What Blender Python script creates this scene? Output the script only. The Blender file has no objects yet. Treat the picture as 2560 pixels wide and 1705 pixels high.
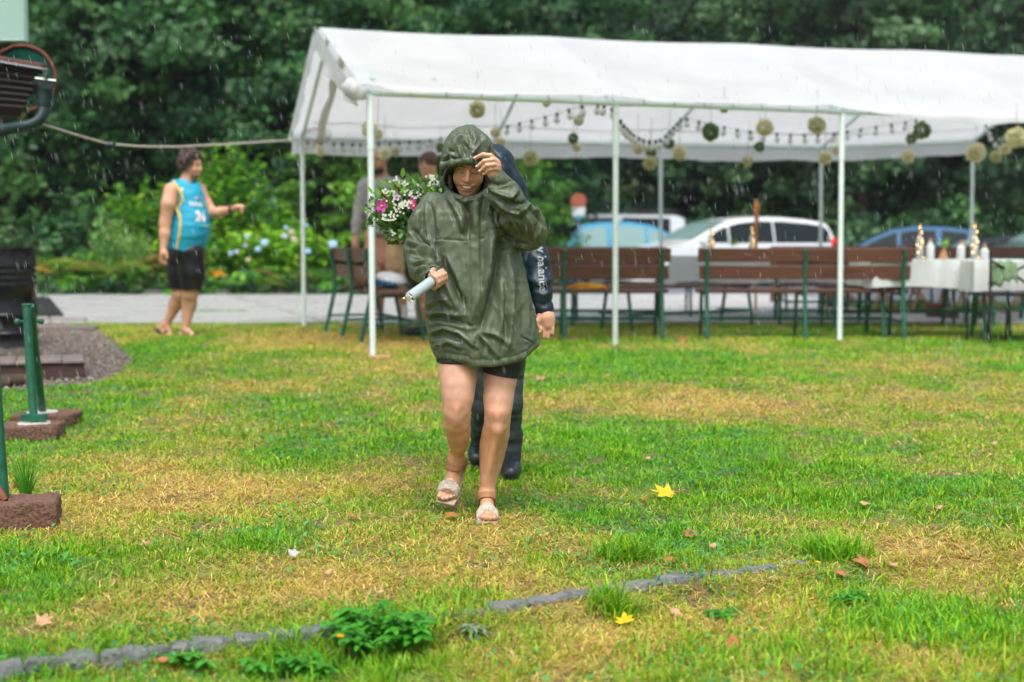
import bpy, math, random
import numpy as np
from mathutils import Vector, Matrix
from mathutils.bvhtree import BVHTree
R = math.radians
rng = np.random.default_rng(7)
random.seed(7)
scene = bpy.context.scene
col = scene.collection

# ------------------------------------------------------------------ camera, sky, sun, exposure
FPX, CX, CY, CH, TILT = 3555.0, 1280.0, 852.5, 0.94, R(4.05)
cam_data = bpy.data.cameras.new('camera')
cam = bpy.data.objects.new('camera', cam_data)
col.objects.link(cam)
cam.location = (0, 0, CH)
cam.rotation_euler = (math.pi / 2 - TILT, 0, 0)
cam_data.sensor_width = 36.0
cam_data.lens = 36.0 * FPX / 2560.0
cam_data.clip_end = 600
cam_data.dof.use_dof = True
cam_data.dof.focus_distance = 5.5
cam_data.dof.aperture_fstop = 2.0
scene.camera = cam

SUN_EL, SUN_ROT = R(62), R(200)
world = bpy.data.worlds.new('World')
scene.world = world
world.use_nodes = True
wn = world.node_tree.nodes; wl = world.node_tree.links
for n in list(wn): wn.remove(n)
w_out = wn.new('ShaderNodeOutputWorld'); w_bg = wn.new('ShaderNodeBackground')
w_sky = wn.new('ShaderNodeTexSky'); w_sky.sky_type = 'NISHITA'; w_sky.sun_disc = False
w_sky.sun_elevation = SUN_EL; w_sky.sun_rotation = SUN_ROT
w_sky.air_density = 1.0; w_sky.dust_density = 6.0; w_sky.ozone_density = 1.0
w_hsv = wn.new('ShaderNodeHueSaturation'); w_hsv.inputs['Saturation'].default_value = 0.62
wl.new(w_sky.outputs[0], w_hsv.inputs['Color']); wl.new(w_hsv.outputs[0], w_bg.inputs[0])
w_bg.inputs[1].default_value = 0.14
wl.new(w_bg.outputs[0], w_out.inputs[0])
sun_d = bpy.data.lights.new('sun', 'SUN'); sun_d.energy = 1.5; sun_d.angle = R(25); sun_d.color = (1.0, 0.985, 0.96)
sun = bpy.data.objects.new('sun', sun_d); col.objects.link(sun)
sun.rotation_euler = (R(28), 0, R(20))
sun.location = (0, -5, 20)
scene.view_settings.view_transform = 'Standard'
scene.view_settings.look = 'None'
scene.view_settings.exposure = 0.66
scene.view_settings.gamma = 1.0
scene.view_settings.use_curve_mapping = False
scene.render.engine = 'CYCLES'
scene.cycles.use_denoising = True
scene.cycles.max_bounces = 6
scene.cycles.transparent_max_bounces = 12
scene.cycles.caustics_reflective = False
scene.cycles.caustics_refractive = False
scene.cycles.volume_bounces = 0

# ------------------------------------------------------------------ measuring helpers
COS_T, SIN_T = math.cos(TILT), math.sin(TILT)
def terrain(x, y):
    x = np.asarray(x, float); y = np.asarray(y, float)
    t = np.clip((y - 6.9) / 4.8, 0, 1)
    z = -0.142 + 0.142 * (t * t * (3 - 2 * t))
    z = z - 0.012 * np.clip(6.9 - y, 0, 8)
    ky = kerb_y(x)
    z = z - 0.045 * np.clip((ky - y) / 0.10, 0, 1)
    z = z + 0.012 * np.sin(x * 1.3 + 0.5) * np.sin(y * 0.9) * np.clip((14 - y) / 4, 0, 1)
    hy = 33.0 + np.clip((x + 4) * 5.0, 0, 24)
    z = z + np.clip(y - hy, 0, 200) * 0.42
    return z
def kerb_y(x):
    return np.interp(x, [-3, -1.29, -0.80, -0.49, -0.03, 0.19, 0.57, 0.87, 3.0],
                        [3.35, 3.68, 3.86, 3.94, 4.18, 4.30, 4.56, 4.68, 5.6])
def W(px, py, Y):
    "the point that stands Y metres in front of the camera and shows at that spot of the photograph"
    rx = (px - CX) / FPX; ru = (CY - py) / FPX
    dy = COS_T + ru * SIN_T; dz = -SIN_T + ru * COS_T
    k = Y / dy
    return Vector((rx * k, Y, CH + dz * k))
def G(px, py, flat=None):
    "point of the ground seen at a spot of the photograph"
    rx = (px - CX) / FPX; ru = (CY - py) / FPX
    dy = COS_T + ru * SIN_T; dz = -SIN_T + ru * COS_T
    lo, hi = 1.0, 80.0
    for _ in range(50):
        m = (lo + hi) / 2
        z = CH + dz * m / dy
        if z > float(terrain(rx * m / dy, m)): lo = m
        else: hi = m
    return Vector((rx * lo / dy, lo, float(terrain(rx * lo / dy, lo))))

# ------------------------------------------------------------------ noise
_pt = rng.random((64, 64, 64)).astype(np.float32)
def vnoise(p):
    p = np.asarray(p, float)
    i = np.floor(p).astype(int); f = p - i
    f = f * f * (3 - 2 * f)
    i0 = i & 63; i1 = (i + 1) & 63
    x0, y0, z0 = i0[..., 0], i0[..., 1], i0[..., 2]
    x1, y1, z1 = i1[..., 0], i1[..., 1], i1[..., 2]
    fx, fy, fz = f[..., 0], f[..., 1], f[..., 2]
    a = _pt[x0, y0, z0] * (1 - fx) + _pt[x1, y0, z0] * fx
    b = _pt[x0, y1, z0] * (1 - fx) + _pt[x1, y1, z0] * fx
    c = _pt[x0, y0, z1] * (1 - fx) + _pt[x1, y0, z1] * fx
    d = _pt[x0, y1, z1] * (1 - fx) + _pt[x1, y1, z1] * fx
    return (a * (1 - fy) + b * fy) * (1 - fz) + (c * (1 - fy) + d * fy) * fz
def fbm(p, o=4):
    p = np.asarray(p, float); s = 0; a = 0.5
    for k in range(o):
        s = s + a * vnoise(p * 2 ** k + 11.3 * k); a *= 0.5
    return s / (1 - 0.5 ** o)
def n2(x, y, sc, o=4, off=0.0):
    x = np.asarray(x, float); y = np.asarray(y, float)
    return fbm(np.stack([x * sc + off, y * sc + off * 1.7, np.zeros_like(x) + off], -1), o)

# ------------------------------------------------------------------ object helpers
def T(o, label=None, cat=None, group=None, kind=None):
    if label: o['label'] = label
    if cat: o['category'] = cat
    if group: o['group'] = group
    if kind: o['kind'] = kind
    return o
def empty(name, loc=(0, 0, 0), rz=0.0, label=None, cat=None, group=None):
    o = bpy.data.objects.new(name, None)
    o.location = loc; o.rotation_euler = (0, 0, rz); o.empty_display_size = 0.1
    col.objects.link(o)
    return T(o, label, cat, group)
def copy_tree(o, parent=None):
    c = o.copy(); col.objects.link(c); c.parent = parent
    for ch in list(o.children): copy_tree(ch, c)
    return c
def link(name, me, mt=None, parent=None, loc=None):
    o = bpy.data.objects.new(name, me); col.objects.link(o)
    if mt is not None and len(me.materials) == 0: me.materials.append(mt)
    if parent is not None: o.parent = parent
    if loc is not None: o.location = loc
    return o
def finish(me, smooth=True, ang=35):
    if smooth:
        me.polygons.foreach_set('use_smooth', [True] * len(me.polygons))
        if ang: me.set_sharp_from_angle(angle=R(ang))
    me.update()
def rotz(a): return Matrix.Rotation(a, 3, 'Z')

class MB:
    "collects shapes of ONE part"
    def __init__(s): s.v = []; s.f = []
    def add(s, vs, fs):
        b = len(s.v); s.v += [tuple(v) for v in vs]; s.f += [tuple(b + i for i in f) for f in fs]; return s
    def box(s, c, d, rot=None, taper=1.0, bev=0.0):
        c = Vector(c); x, y, z = d[0] / 2, d[1] / 2, d[2] / 2
        vs = []
        if bev > 0:
            b = min(bev, x * .9, y * .9, z * .9)
            rings = [(-z, b), (-z + b, 0), (z - b, 0), (z, b)]
            for zz, ins in rings:
                xx, yy = x - ins, y - ins
                k = b * 0.7
                vs += [(-xx + k, -yy, zz), (xx - k, -yy, zz), (xx, -yy + k, zz), (xx, yy - k, zz), (xx - k, yy, zz), (-xx + k, yy, zz), (-xx, yy - k, zz), (-xx, -yy + k, zz)]
            fs = [tuple(range(7, -1, -1)), tuple(range(24, 32))]
            for r in range(3):
                for i in range(8):
                    j = (i + 1) % 8
                    fs.append((r * 8 + i, r * 8 + j, r * 8 + 8 + j, r * 8 + 8 + i))
        else:
            t = taper
            vs = [(-x, -y, -z), (x, -y, -z), (x, y, -z), (-x, y, -z), (-x * t, -y * t, z), (x * t, -y * t, z), (x * t, y * t, z), (-x * t, y * t, z)]
            fs = [(3, 2, 1, 0), (4, 5, 6, 7), (0, 1, 5, 4), (1, 2, 6, 5), (2, 3, 7, 6), (3, 0, 4, 7)]
        out = []
        for v in vs:
            v = Vector(v)
            if rot is not None: v = rot @ v
            out.append(c + v)
        return s.add(out, fs)
    def tube(s, pts, r, n=10, caps=True, flat=None):
        pts = [Vector(p) for p in pts]
        rs = [r] * len(pts) if isinstance(r, (int, float)) else list(r)
        b = len(s.v); prev = None
        for i, p in enumerate(pts):
            if i == 0: t = pts[1] - p
            elif i == len(pts) - 1: t = p - pts[i - 1]
            else: t = (pts[i + 1] - p).normalized() + (p - pts[i - 1]).normalized()
            t.normalize()
            if prev is None:
                a = Vector((0, 0, 1)) if abs(t.z) < 0.9 else Vector((1, 0, 0))
                u = t.cross(a).normalized()
            else:
                u = (prev - t * prev.dot(t)).normalized()
            w = t.cross(u); prev = u
            for k in range(n):
                a = 2 * math.pi * k / n
                s.v.append(tuple(p + (u * math.cos(a) + w * math.sin(a)) * rs[i]))
        for i in range(len(pts) - 1):
            for k in range(n):
                k2 = (k + 1) % n
                s.f.append((b + i * n + k, b + i * n + k2, b + (i + 1) * n + k2, b + (i + 1) * n + k))
        if caps:
            s.f.append(tuple(b + k for k in range(n - 1, -1, -1)))
            e = b + (len(pts) - 1) * n
            s.f.append(tuple(e + k for k in range(n)))
        return s
    def lathe(s, prof, c=(0, 0, 0), n=24, cap=True):
        c = Vector(c); b = len(s.v)
        for r, z in prof:
            for k in range(n):
                a = 2 * math.pi * k / n
                s.v.append((c.x + r * math.cos(a), c.y + r * math.sin(a), c.z + z))
        for i in range(len(prof) - 1):
            for k in range(n):
                k2 = (k + 1) % n
                s.f.append((b + i * n + k, b + i * n + k2, b + (i + 1) * n + k2, b + (i + 1) * n + k))
        if cap:
            s.f.append(tuple(b + k for k in range(n - 1, -1, -1)))
            e = b + (len(prof) - 1) * n
            s.f.append(tuple(e + k for k in range(n)))
        return s
    def ball(s, c, r, n=10, m=7):
        c = Vector(c); r = (r, r, r) if isinstance(r, (int, float)) else r
        b = len(s.v)
        s.v.append((c.x, c.y, c.z - r[2]))
        for i in range(1, m):
            ph = -math.pi / 2 + math.pi * i / m
            for k in range(n):
                a = 2 * math.pi * k / n
                s.v.append((c.x + r[0] * math.cos(ph) * math.cos(a), c.y + r[1] * math.cos(ph) * math.sin(a), c.z + r[2] * math.sin(ph)))
        s.v.append((c.x, c.y, c.z + r[2])); e = len(s.v) - 1
        for k in range(n):
            k2 = (k + 1) % n
            s.f.append((b, b + 1 + k2, b + 1 + k)); s.f.append((e, e - n + k, e - n + k2))
            for i in range(m - 2):
                q = b + 1 + i * n
                s.f.append((q + k, q + k2, q + n + k2, q + n + k))
        return s
    def grid(s, P):
        "P: rows of points"
        b = len(s.v); h = len(P); w = len(P[0])
        for row in P:
            for p in row: s.v.append(tuple(p))
        for i in range(h - 1):
            for j in range(w - 1):
                s.f.append((b + i * w + j, b + i * w + j + 1, b + (i + 1) * w + j + 1, b + (i + 1) * w + j))
        return s
    def prism(s, poly, z0, z1, rot=None, c=(0, 0, 0)):
        n = len(poly); c = Vector(c)
        vs = [Vector((x, y, z0)) for x, y in poly] + [Vector((x, y, z1)) for x, y in poly]
        vs = [c + (rot @ v if rot is not None else v) for v in vs]
        fs = [tuple(range(n - 1, -1, -1)), tuple(range(n, 2 * n))]
        for i in range(n):
            j = (i + 1) % n
            fs.append((i, j, n + j, n + i))
        return s.add(vs, fs)
    def mesh(s, name, smooth=True, ang=35):
        me = bpy.data.meshes.new(name); me.from_pydata(s.v, [], s.f); finish(me, smooth, ang); return me
    def build(s, name, mt, parent=None, smooth=True, ang=35, loc=None):
        return link(name, s.mesh(name, smooth, ang), mt, parent, loc)

def np_mesh(name, V, F, colr=None, smooth=False, attr='tint'):
    "V (n,3), F (m,k) all faces of one size"
    me = bpy.data.meshes.new(name)
    V = np.asarray(V, np.float32); F = np.asarray(F, np.int32)
    m, k = F.shape
    me.vertices.add(len(V)); me.vertices.foreach_set('co', V.ravel())
    me.loops.add(m * k); me.loops.foreach_set('vertex_index', F.ravel())
    me.polygons.add(m); me.polygons.foreach_set('loop_start', np.arange(0, m * k, k, dtype=np.int32))
    if smooth: me.polygons.foreach_set('use_smooth', np.ones(m, bool))
    me.update(calc_edges=True)
    if colr is not None:
        at = me.color_attributes.new(attr, 'FLOAT_COLOR', 'POINT')
        c = np.ones((len(V), 4), np.float32); c[:, :3] = colr
        at.data.foreach_set('color', c.ravel())
    return me

# ------------------------------------------------------------------ materials
def mat(name, c, rough=0.6, metal=0.0, spec=0.5, var=0.0, vscale=8.0, bump=0.0, bscale=60.0, attr=None, trans=0.0,
        coat=0.0, c2=None, stretch=None, emit=None, estr=0.0, alpha=1.0, sss=0.0, detail=4.0, thin=0.0, roughvar=0.0):
    m = bpy.data.materials.new(name); m.use_nodes = True
    nt = m.node_tree; N = nt.nodes; L = nt.links
    b = N['Principled BSDF']; out = N['Material Output']
    b.inputs['Roughness'].default_value = rough
    b.inputs['Metallic'].default_value = metal
    b.inputs['Specular IOR Level'].default_value = spec
    b.inputs['Coat Weight'].default_value = coat
    b.inputs['Coat Roughness'].default_value = 0.15
    b.inputs['Transmission Weight'].default_value = trans
    b.inputs['Alpha'].default_value = alpha
    if sss: b.inputs['Subsurface Weight'].default_value = sss; b.inputs['Subsurface Radius'].default_value = (0.02, 0.008, 0.004)
    b.inputs['Base Color'].default_value = (*c, 1)
    tc = N.new('ShaderNodeTexCoord'); mp = N.new('ShaderNodeMapping'); L.new(tc.outputs['Object'], mp.inputs[0])
    if stretch: mp.inputs['Scale'].default_value = stretch
    src = None
    if attr:
        a = N.new('ShaderNodeVertexColor'); a.layer_name = attr; src = a.outputs[0]
    if var > 0 or c2:
        nz = N.new('ShaderNodeTexNoise'); nz.inputs['Scale'].default_value = vscale; nz.inputs['Detail'].default_value = detail
        nz.inputs['Roughness'].default_value = 0.65
        L.new(mp.outputs[0], nz.inputs['Vector'])
        rp = N.new('ShaderNodeMapRange'); rp.inputs[1].default_value = 0.3; rp.inputs[2].default_value = 0.7
        L.new(nz.outputs[0], rp.inputs[0])
        if c2:
            mx = N.new('ShaderNodeMix'); mx.data_type = 'RGBA'
            mx.inputs[6].default_value = (*c, 1); mx.inputs[7].default_value = (*c2, 1)
            L.new(rp.outputs[0], mx.inputs[0]); src = mx.outputs[2]
        else:
            rp.inputs[3].default_value = 1 - var; rp.inputs[4].default_value = 1 + var
            mx = N.new('ShaderNodeMix'); mx.data_type = 'RGBA'; mx.blend_type = 'MULTIPLY'; mx.inputs[0].default_value = 1
            if src: L.new(src, mx.inputs[6])
            else: mx.inputs[6].default_value = (*c, 1)
            cb = N.new('ShaderNodeCombineColor')
            for i in range(3): L.new(rp.outputs[0], cb.inputs[i])
            L.new(cb.outputs[0], mx.inputs[7]); src = mx.outputs[2]
        if roughvar:
            r2 = N.new('ShaderNodeMapRange'); r2.inputs[1].default_value = 0.3; r2.inputs[2].default_value = 0.7
            r2.inputs[3].default_value = max(0.03, rough - roughvar); r2.inputs[4].default_value = min(1, rough + roughvar)
            L.new(nz.outputs[0], r2.inputs[0]); L.new(r2.outputs[0], b.inputs['Roughness'])
    if src: L.new(src, b.inputs['Base Color'])
    if bump > 0:
        nb = N.new('ShaderNodeTexNoise'); nb.inputs['Scale'].default_value = bscale; nb.inputs['Detail'].default_value = 5
        L.new(mp.outputs[0], nb.inputs['Vector'])
        bp = N.new('ShaderNodeBump'); bp.inputs['Strength'].default_value = bump; bp.inputs['Distance'].default_value = 0.01
        L.new(nb.outputs[0], bp.inputs['Height']); L.new(bp.outputs[0], b.inputs['Normal'])
    if emit:
        b.inputs['Emission Color'].default_value = (*emit, 1); b.inputs['Emission Strength'].default_value = estr
    if thin > 0:
        tr = N.new('ShaderNodeBsdfTranslucent'); ms = N.new('ShaderNodeMixShader'); ms.inputs[0].default_value = thin
        if src: L.new(src, tr.inputs[0])
        else: tr.inputs[0].default_value = (*c, 1)
        L.new(b.outputs[0], ms.inputs[1]); L.new(tr.outputs[0], ms.inputs[2]); L.new(ms.outputs[0], out.inputs[0])
    return m

M = {}
M['leaf'] = mat('foliage', (.06, .12, .03), .5, attr='tint', thin=.3, spec=.3)
M['grass'] = mat('grass_blades', (.1, .3, .03), .45, attr='tint', thin=.32, spec=.35)
M['weed'] = mat('weed_leaves', (.07, .33, .025), .4, var=.45, vscale=30, thin=.35)
M['bark'] = mat('bark', (.05, .038, .028), .9, var=.4, vscale=9, bump=.6, bscale=30)
M['tarp'] = mat('tent_cover_white', (.76, .79, .81), .38, var=.06, vscale=1.2, thin=.44, bump=.12, bscale=9)
M['tarp_under'] = mat('tent_cover_inside', (.80, .80, .78), .6, var=.03, vscale=2, thin=.45)
M['pole'] = mat('white_enamelled_steel', (.68, .79, .79), .3, var=.05, vscale=9)
M['greenmetal'] = mat('green_painted_steel', (.012, .105, .062), .38, var=.35, vscale=22, roughvar=.1)
M['board'] = mat('brown_stained_wood', (.115, .045, .028), .42, var=.4, vscale=6, stretch=(1, 9, 9), bump=.25, bscale=24)
M['board2'] = mat('weathered_board', (.25, .16, .12), .5, var=.3, vscale=6, stretch=(1, 9, 9), bump=.25, bscale=24)
M['rawwood'] = mat('raw_wood', (.40, .21, .10), .6, var=.3, vscale=9, stretch=(1, 5, 5))
M['cloth_white'] = mat('white_linen', (.60, .64, .63), .85, var=.04, vscale=6, thin=.12)
M['skin'] = mat('skin', (.60, .335, .215), .5, var=.07, vscale=16, sss=.12, spec=.4)
M['skin_leg'] = mat('skin_wet', (.62, .345, .225), .36, attr='tint', var=.10, vscale=26, sss=.12, spec=.45, bump=.05, bscale=40)
M['skin_ruddy'] = mat('skin_ruddy', (.52, .27, .19), .5, var=.08, vscale=16, sss=.12)
M['coat'] = mat('olive_rain_shell', (.076, .102, .060), .44, var=.13, vscale=9, bump=.30, bscale=26, spec=.42, roughvar=.12)
M['lining'] = mat('navy_lining', (.006, .010, .022), .6)
M['navy'] = mat('navy_shell', (.004, .018, .030), .45, var=.2, vscale=9, bump=.1, bscale=30)
M['black'] = mat('black_cloth', (.009, .012, .013), .62, var=.3, vscale=20)
M['denim'] = mat('charcoal_denim', (.028, .042, .048), .75, var=.35, vscale=24)
M['hair_dark'] = mat('brown_hair', (.045, .026, .020), .5, var=.45, vscale=60, bump=.8, bscale=90)
M['hair_short'] = mat('cropped_hair', (.10, .055, .038), .7, var=.3, vscale=60)
M['teeth'] = mat('teeth', (.78, .72, .60), .25)
M['lips'] = mat('lips', (.40, .12, .10), .35)
M['nail'] = mat('nails', (.66, .47, .42), .2)
M['ink'] = mat('dark_print', (.02, .025, .03), .6)
M['greyink'] = mat('grey_reflective_print', (.30, .33, .34), .5)
M['whiteink'] = mat('white_print', (.80, .78, .80), .6)
M['redink'] = mat('red_print', (.55, .03, .05), .6)
M['yellowink'] = mat('yellow_trim', (.80, .55, .02), .6)
M['greenink'] = mat('green_print', (.05, .42, .30), .6)
M['tan_strap'] = mat('tan_suede', (.30, .145, .06), .8, var=.15, vscale=40)
M['beige_strap'] = mat('beige_woven_strap', (.50, .44, .36), .85, var=.3, vscale=130, bump=.8, bscale=160)
M['sole'] = mat('sandal_sole', (.36, .28, .20), .8, var=.15, vscale=30)
M['jersey'] = mat('turquoise_jersey', (.006, .33, .52), .6, var=.10, vscale=9, bump=.15, bscale=14)
M['shorts_black'] = mat('wet_black_shorts', (.006, .008, .010), .38, var=.4, vscale=10, bump=.3, bscale=16)
M['hoodie'] = mat('grey_marl_hoodie', (.36, .36, .365), .9, var=.12, vscale=20)
M['tan_cloth'] = mat('tan_chinos', (.56, .37, .20), .8, var=.1, vscale=10)
M['sock'] = mat('white_sock', (.62, .68, .73), .9)
M['shoe_grey'] = mat('grey_trainer', (.22, .20, .21), .8, var=.3, vscale=40)
M['shoe_black'] = mat('black_shoe', (.012, .018, .024), .4, var=.3, vscale=30)
M['tube'] = mat('grey_plastic_tube', (.36, .44, .47), .28, var=.03, vscale=5)
M['foam'] = mat('cream_foam', (.72, .72, .60), .7)
M['petal_white'] = mat('white_petal', (.76, .79, .66), .6, var=.12, vscale=40, thin=.2)
M['petal_magenta'] = mat('magenta_petal', (.52, .06, .36), .55, var=.2, vscale=40, thin=.2)
M['petal_red'] = mat('burgundy_spike', (.20, .012, .03), .7, var=.3, vscale=60)
M['petal_yellow'] = mat('yellow_petal', (.85, .42, .01), .5, thin=.2)
M['petal_orange'] = mat('orange_petal', (.80, .25, .01), .5, thin=.2)
M['petal_blue'] = mat('pale_blue_floret', (.40, .62, .86), .6, var=.15, vscale=30)
M['petal_lilac'] = mat('lilac_floret', (.52, .50, .72), .6, var=.15, vscale=30)
M['petal_pink'] = mat('dusty_pink_floret', (.62, .46, .42), .6, var=.15, vscale=30)
M['bq_leaf'] = mat('bouquet_leaf', (.07, .16, .04), .45, var=.4, vscale=18, thin=.2)
M['bq_leaf2'] = mat('bright_bouquet_leaf', (.17, .42, .04), .45, var=.3, vscale=18, thin=.3)
M['bq_grey'] = mat('eucalyptus_leaf', (.22, .30, .20), .6, var=.2, vscale=18, thin=.2)
M['cream_paper'] = mat('cream_tissue_paper', (.92, .87, .64), .9, var=.08, vscale=28, thin=.5)
M['white_paper'] = mat('white_tissue_paper', (.90, .92, .74), .9, var=.10, vscale=28, thin=.5)
M['green_paper'] = mat('sage_tissue_paper', (.24, .36, .16), .9, var=.25, vscale=28, thin=.4)
M['olive_paper'] = mat('olive_cream_tissue_paper', (.78, .77, .50), .9, var=.2, vscale=24, thin=.5)
M['rubber'] = mat('black_rubber', (.012, .014, .014), .6)
M['bulb'] = mat('clear_bulb', (.86, .90, .90), .1, trans=.35)
M['string'] = mat('jute_string', (.24, .22, .17), .9)
M['rope'] = mat('wet_rope', (.55, .50, .45), .8, var=.25, vscale=90)
M['steelblack'] = mat('black_drum_paint', (.006, .006, .007), .25, var=.3, vscale=6, roughvar=.10)
M['granite'] = mat('red_granite', (.235, .125, .085), .85, c2=(.05, .024, .016), vscale=75, bump=1.0, bscale=70)
M['plate'] = mat('pale_cement_pad', (.46, .47, .42), .8, var=.15, vscale=30)
M['timber'] = mat('wet_grey_timber', (.235, .195, .18), .38, var=.25, vscale=8, stretch=(1, 6, 6), bump=.2, bscale=20)
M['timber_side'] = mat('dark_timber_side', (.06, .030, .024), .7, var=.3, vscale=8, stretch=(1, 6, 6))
M['slate'] = mat('grey_slate', (.095, .105, .105), .5, c2=(.21, .22, .215), vscale=16, bump=.9, bscale=42, detail=8)
M['concrete'] = mat('wet_concrete', (.50, .50, .50), .33, c2=(.38, .385, .38), vscale=1.1, bump=.15, bscale=30, roughvar=.14)
M['moss'] = mat('moss', (.05, .13, .025), .95, var=.4, vscale=30)
M['asphalt'] = mat('wet_asphalt', (.165, .18, .20), .3, c2=(.11, .12, .135), vscale=.9, bump=.3, bscale=80)
M['gravelbed'] = mat('gravel_bed', (.15, .115, .10), .9, var=.4, vscale=50, bump=.8, bscale=60)
M['soil'] = mat('soil', (.045, .032, .022), .95, var=.3, vscale=20, bump=.6)
M['stone'] = mat('gravel_stones', (.25, .22, .2), .55, attr='tint')
M['gutter'] = mat('dark_green_gutter', (.010, .030, .034), .22, var=.2, vscale=10)
M['fascia'] = mat('reddish_fascia', (.115, .05, .036), .6, var=.2, vscale=9)
M['soffit'] = mat('dark_soffit', (.010, .006, .005), .8, var=.4, vscale=16, stretch=(1, 1, 6))
M['mintpanel'] = mat('pale_mint_panel', (.30, .46, .42), .5, var=.03, vscale=3)
M['enamel_green'] = mat('green_enamel', (.004, .070, .048), .35, var=.15, vscale=6)
M['rust'] = mat('rusty_rim', (.17, .045, .02), .7, var=.3, vscale=20)
M['glass'] = mat('window_glass', (.010, .018, .020), .10, spec=.3)
M['glass_pale'] = mat('windscreen_glass', (.20, .34, .33), .07, spec=.9)
M['car_white'] = mat('white_car_paint', (.74, .79, .82), .18, coat=.6)
M['car_sky'] = mat('sky_blue_car_paint', (.05, .30, .50), .2, coat=.6)
M['car_blue'] = mat('dark_blue_car_paint', (.012, .11, .24), .15, coat=.7)
M['car_dark'] = mat('black_car_paint', (.008, .015, .02), .12, coat=.7)
M['car_grey'] = mat('grey_green_car_paint', (.12, .20, .20), .2, coat=.6)
M['tyre'] = mat('tyre', (.01, .01, .01), .8)
M['rim'] = mat('alloy_rim', (.35, .36, .38), .3, metal=.8)
M['taillight'] = mat('red_tail_light', (.55, .015, .012), .12)
M['headlight'] = mat('headlight_glass', (.55, .58, .6), .08)
M['chrome'] = mat('chrome_trim', (.6, .62, .65), .12, metal=.9)
M['bottle'] = mat('clear_glass_bottle', (.60, .66, .66), .06, trans=.6)
M['cork'] = mat('cork', (.33, .18, .10), .8)
M['fairy'] = mat('fairy_light', (1, .6, .2), .4, emit=(1.0, .52, .12), estr=13.0)
M['torch'] = mat('orange_bamboo', (.50, .19, .06), .6, var=.3, vscale=20)
M['sage_cloth'] = mat('sage_gauze', (.17, .27, .15), .9, var=.15, vscale=16, thin=.15)
M['kraft'] = mat('kraft_paper', (.27, .155, .09), .8, var=.12, vscale=12)
M['blue_plastic'] = mat('blue_plastic_bag', (.012, .12, .27), .25, var=.3, vscale=8)
M['white_plastic'] = mat('white_plastic_bag', (.72, .74, .78), .3, var=.06, vscale=6, bump=.3, bscale=14)
M['mustard'] = mat('mustard_towel', (.78, .38, .04), .8, var=.15, vscale=12)
M['sign_red'] = mat('orange_red_sign', (.34, .09, .055), .5, var=.15, vscale=8)
M['sign_white'] = mat('white_sign', (.6, .62, .66), .5)
M['leaf_yellow'] = mat('yellow_maple', (.86, .55, .02), .4, var=.12, vscale=30, thin=.25)
M['leaf_orange'] = mat('orange_leaf', (.50, .19, .045), .5, c2=(.26, .10, .04), vscale=24, thin=.2)
M['leaf_tan'] = mat('tan_leaf', (.62, .40, .24), .55, c2=(.46, .24, .12), vscale=24, thin=.2)
M['leaf_grey'] = mat('grey_leaf', (.36, .37, .37), .5, var=.1, vscale=40)
M['drop'] = mat('falling_water', (.92, .96, .98), .15, alpha=.19, thin=.4)
# ------------------------------------------------------------------ the ground
def inpoly(x, y, poly):
    x = np.asarray(x); y = np.asarray(y); r = np.zeros(x.shape, bool); n = len(poly)
    for i in range(n):
        x1, y1 = poly[i]; x2, y2 = poly[(i + 1) % n]
        c = ((y1 > y) != (y2 > y)) & (x < (x2 - x1) * (y - y1) / (y2 - y1 + 1e-12) + x1)
        r ^= c
    return r
def gp(px, py): g = G(px, py); return (g.x, g.y)
gravel_poly = [gp(-260, 790), gp(60, 770), gp(170, 812), gp(250, 830), gp(285, 855), gp(335, 905), gp(285, 940), gp(205, 962), gp(100, 972), gp(-80, 985), gp(-300, 985)]
LAWN_Y = 16.05
# straw patches read off the photograph: spot, half width, half height (photo pixels), strength
_pat = [(500, 1030, 170, 60, .55), (560, 960, 260, 30, .25), (380, 1260, 300, 60, .75), (900, 1210, 260, 40, .4), (760, 1440, 420, 80, .95), (1250, 1480, 300, 60, .7), (420, 1180, 330, 40, .35),
        (980, 940, 190, 50, .5), (760, 850, 240, 26, .85), (1000, 858, 120, 18, .5), (1850, 1020, 240, 40, .75), (1560, 975, 260, 40, .35), (2350, 1000, 200, 30, .3), (1900, 1530, 260, 80, .6), (1500, 1610, 330, 60, .5),
        (2200, 1640, 300, 60, .5), (2330, 920, 110, 20, .7), (1330, 1060, 120, 60, .3), (2300, 1400, 220, 60, .45), (300, 1480, 260, 60, .25), (2000, 850, 500, 12, .4), (1150, 1350, 200, 60, .4),
        (350, 880, 140, 40, -.8), (120, 1010, 300, 60, -.8), (700, 1000, 90, 30, -.25), (1500, 900, 300, 36, -.75), (2300, 860, 300, 22, -.6), (1700, 1150, 420, 80, -.65), (1620, 1330, 170, 50, -.5), (250, 1120, 200, 50, -.55),
        (2450, 1250, 260, 120, -.4), (620, 1380, 200, 40, -.3), (150, 1420, 220, 50, -.45), (1440, 1080, 160, 60, -.5), (2380, 1560, 160, 60, -.45), (900, 1090, 200, 40, -.4), (1100, 1250, 60, 30, -.3)]
_patw = []
for (px, py, rx, ry, s_) in _pat:
    g = G(px, py); g2 = G(px, py - ry); g3 = G(px, min(py + ry, 1900))
    _patw.append((g.x, g.y, rx * g.y / FPX, max(.12, (g2.y - g3.y) / 2), s_))
def dryness(x, y):
    d = 0.52 + .95 * (n2(x, y, 1.1, 5, 3.1) - 0.5) + 0.95 * (n2(x, y, 3.4, 4, 9.0) - .5)
    for (cx, cy, rx, ry, s_) in _patw:
        d = d + s_ * 0.60 * np.exp(-(((x - cx) / rx) ** 2 + ((y - cy) / ry) ** 2))
    return np.clip((d - 0.18) * .95, 0, 1)

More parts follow.
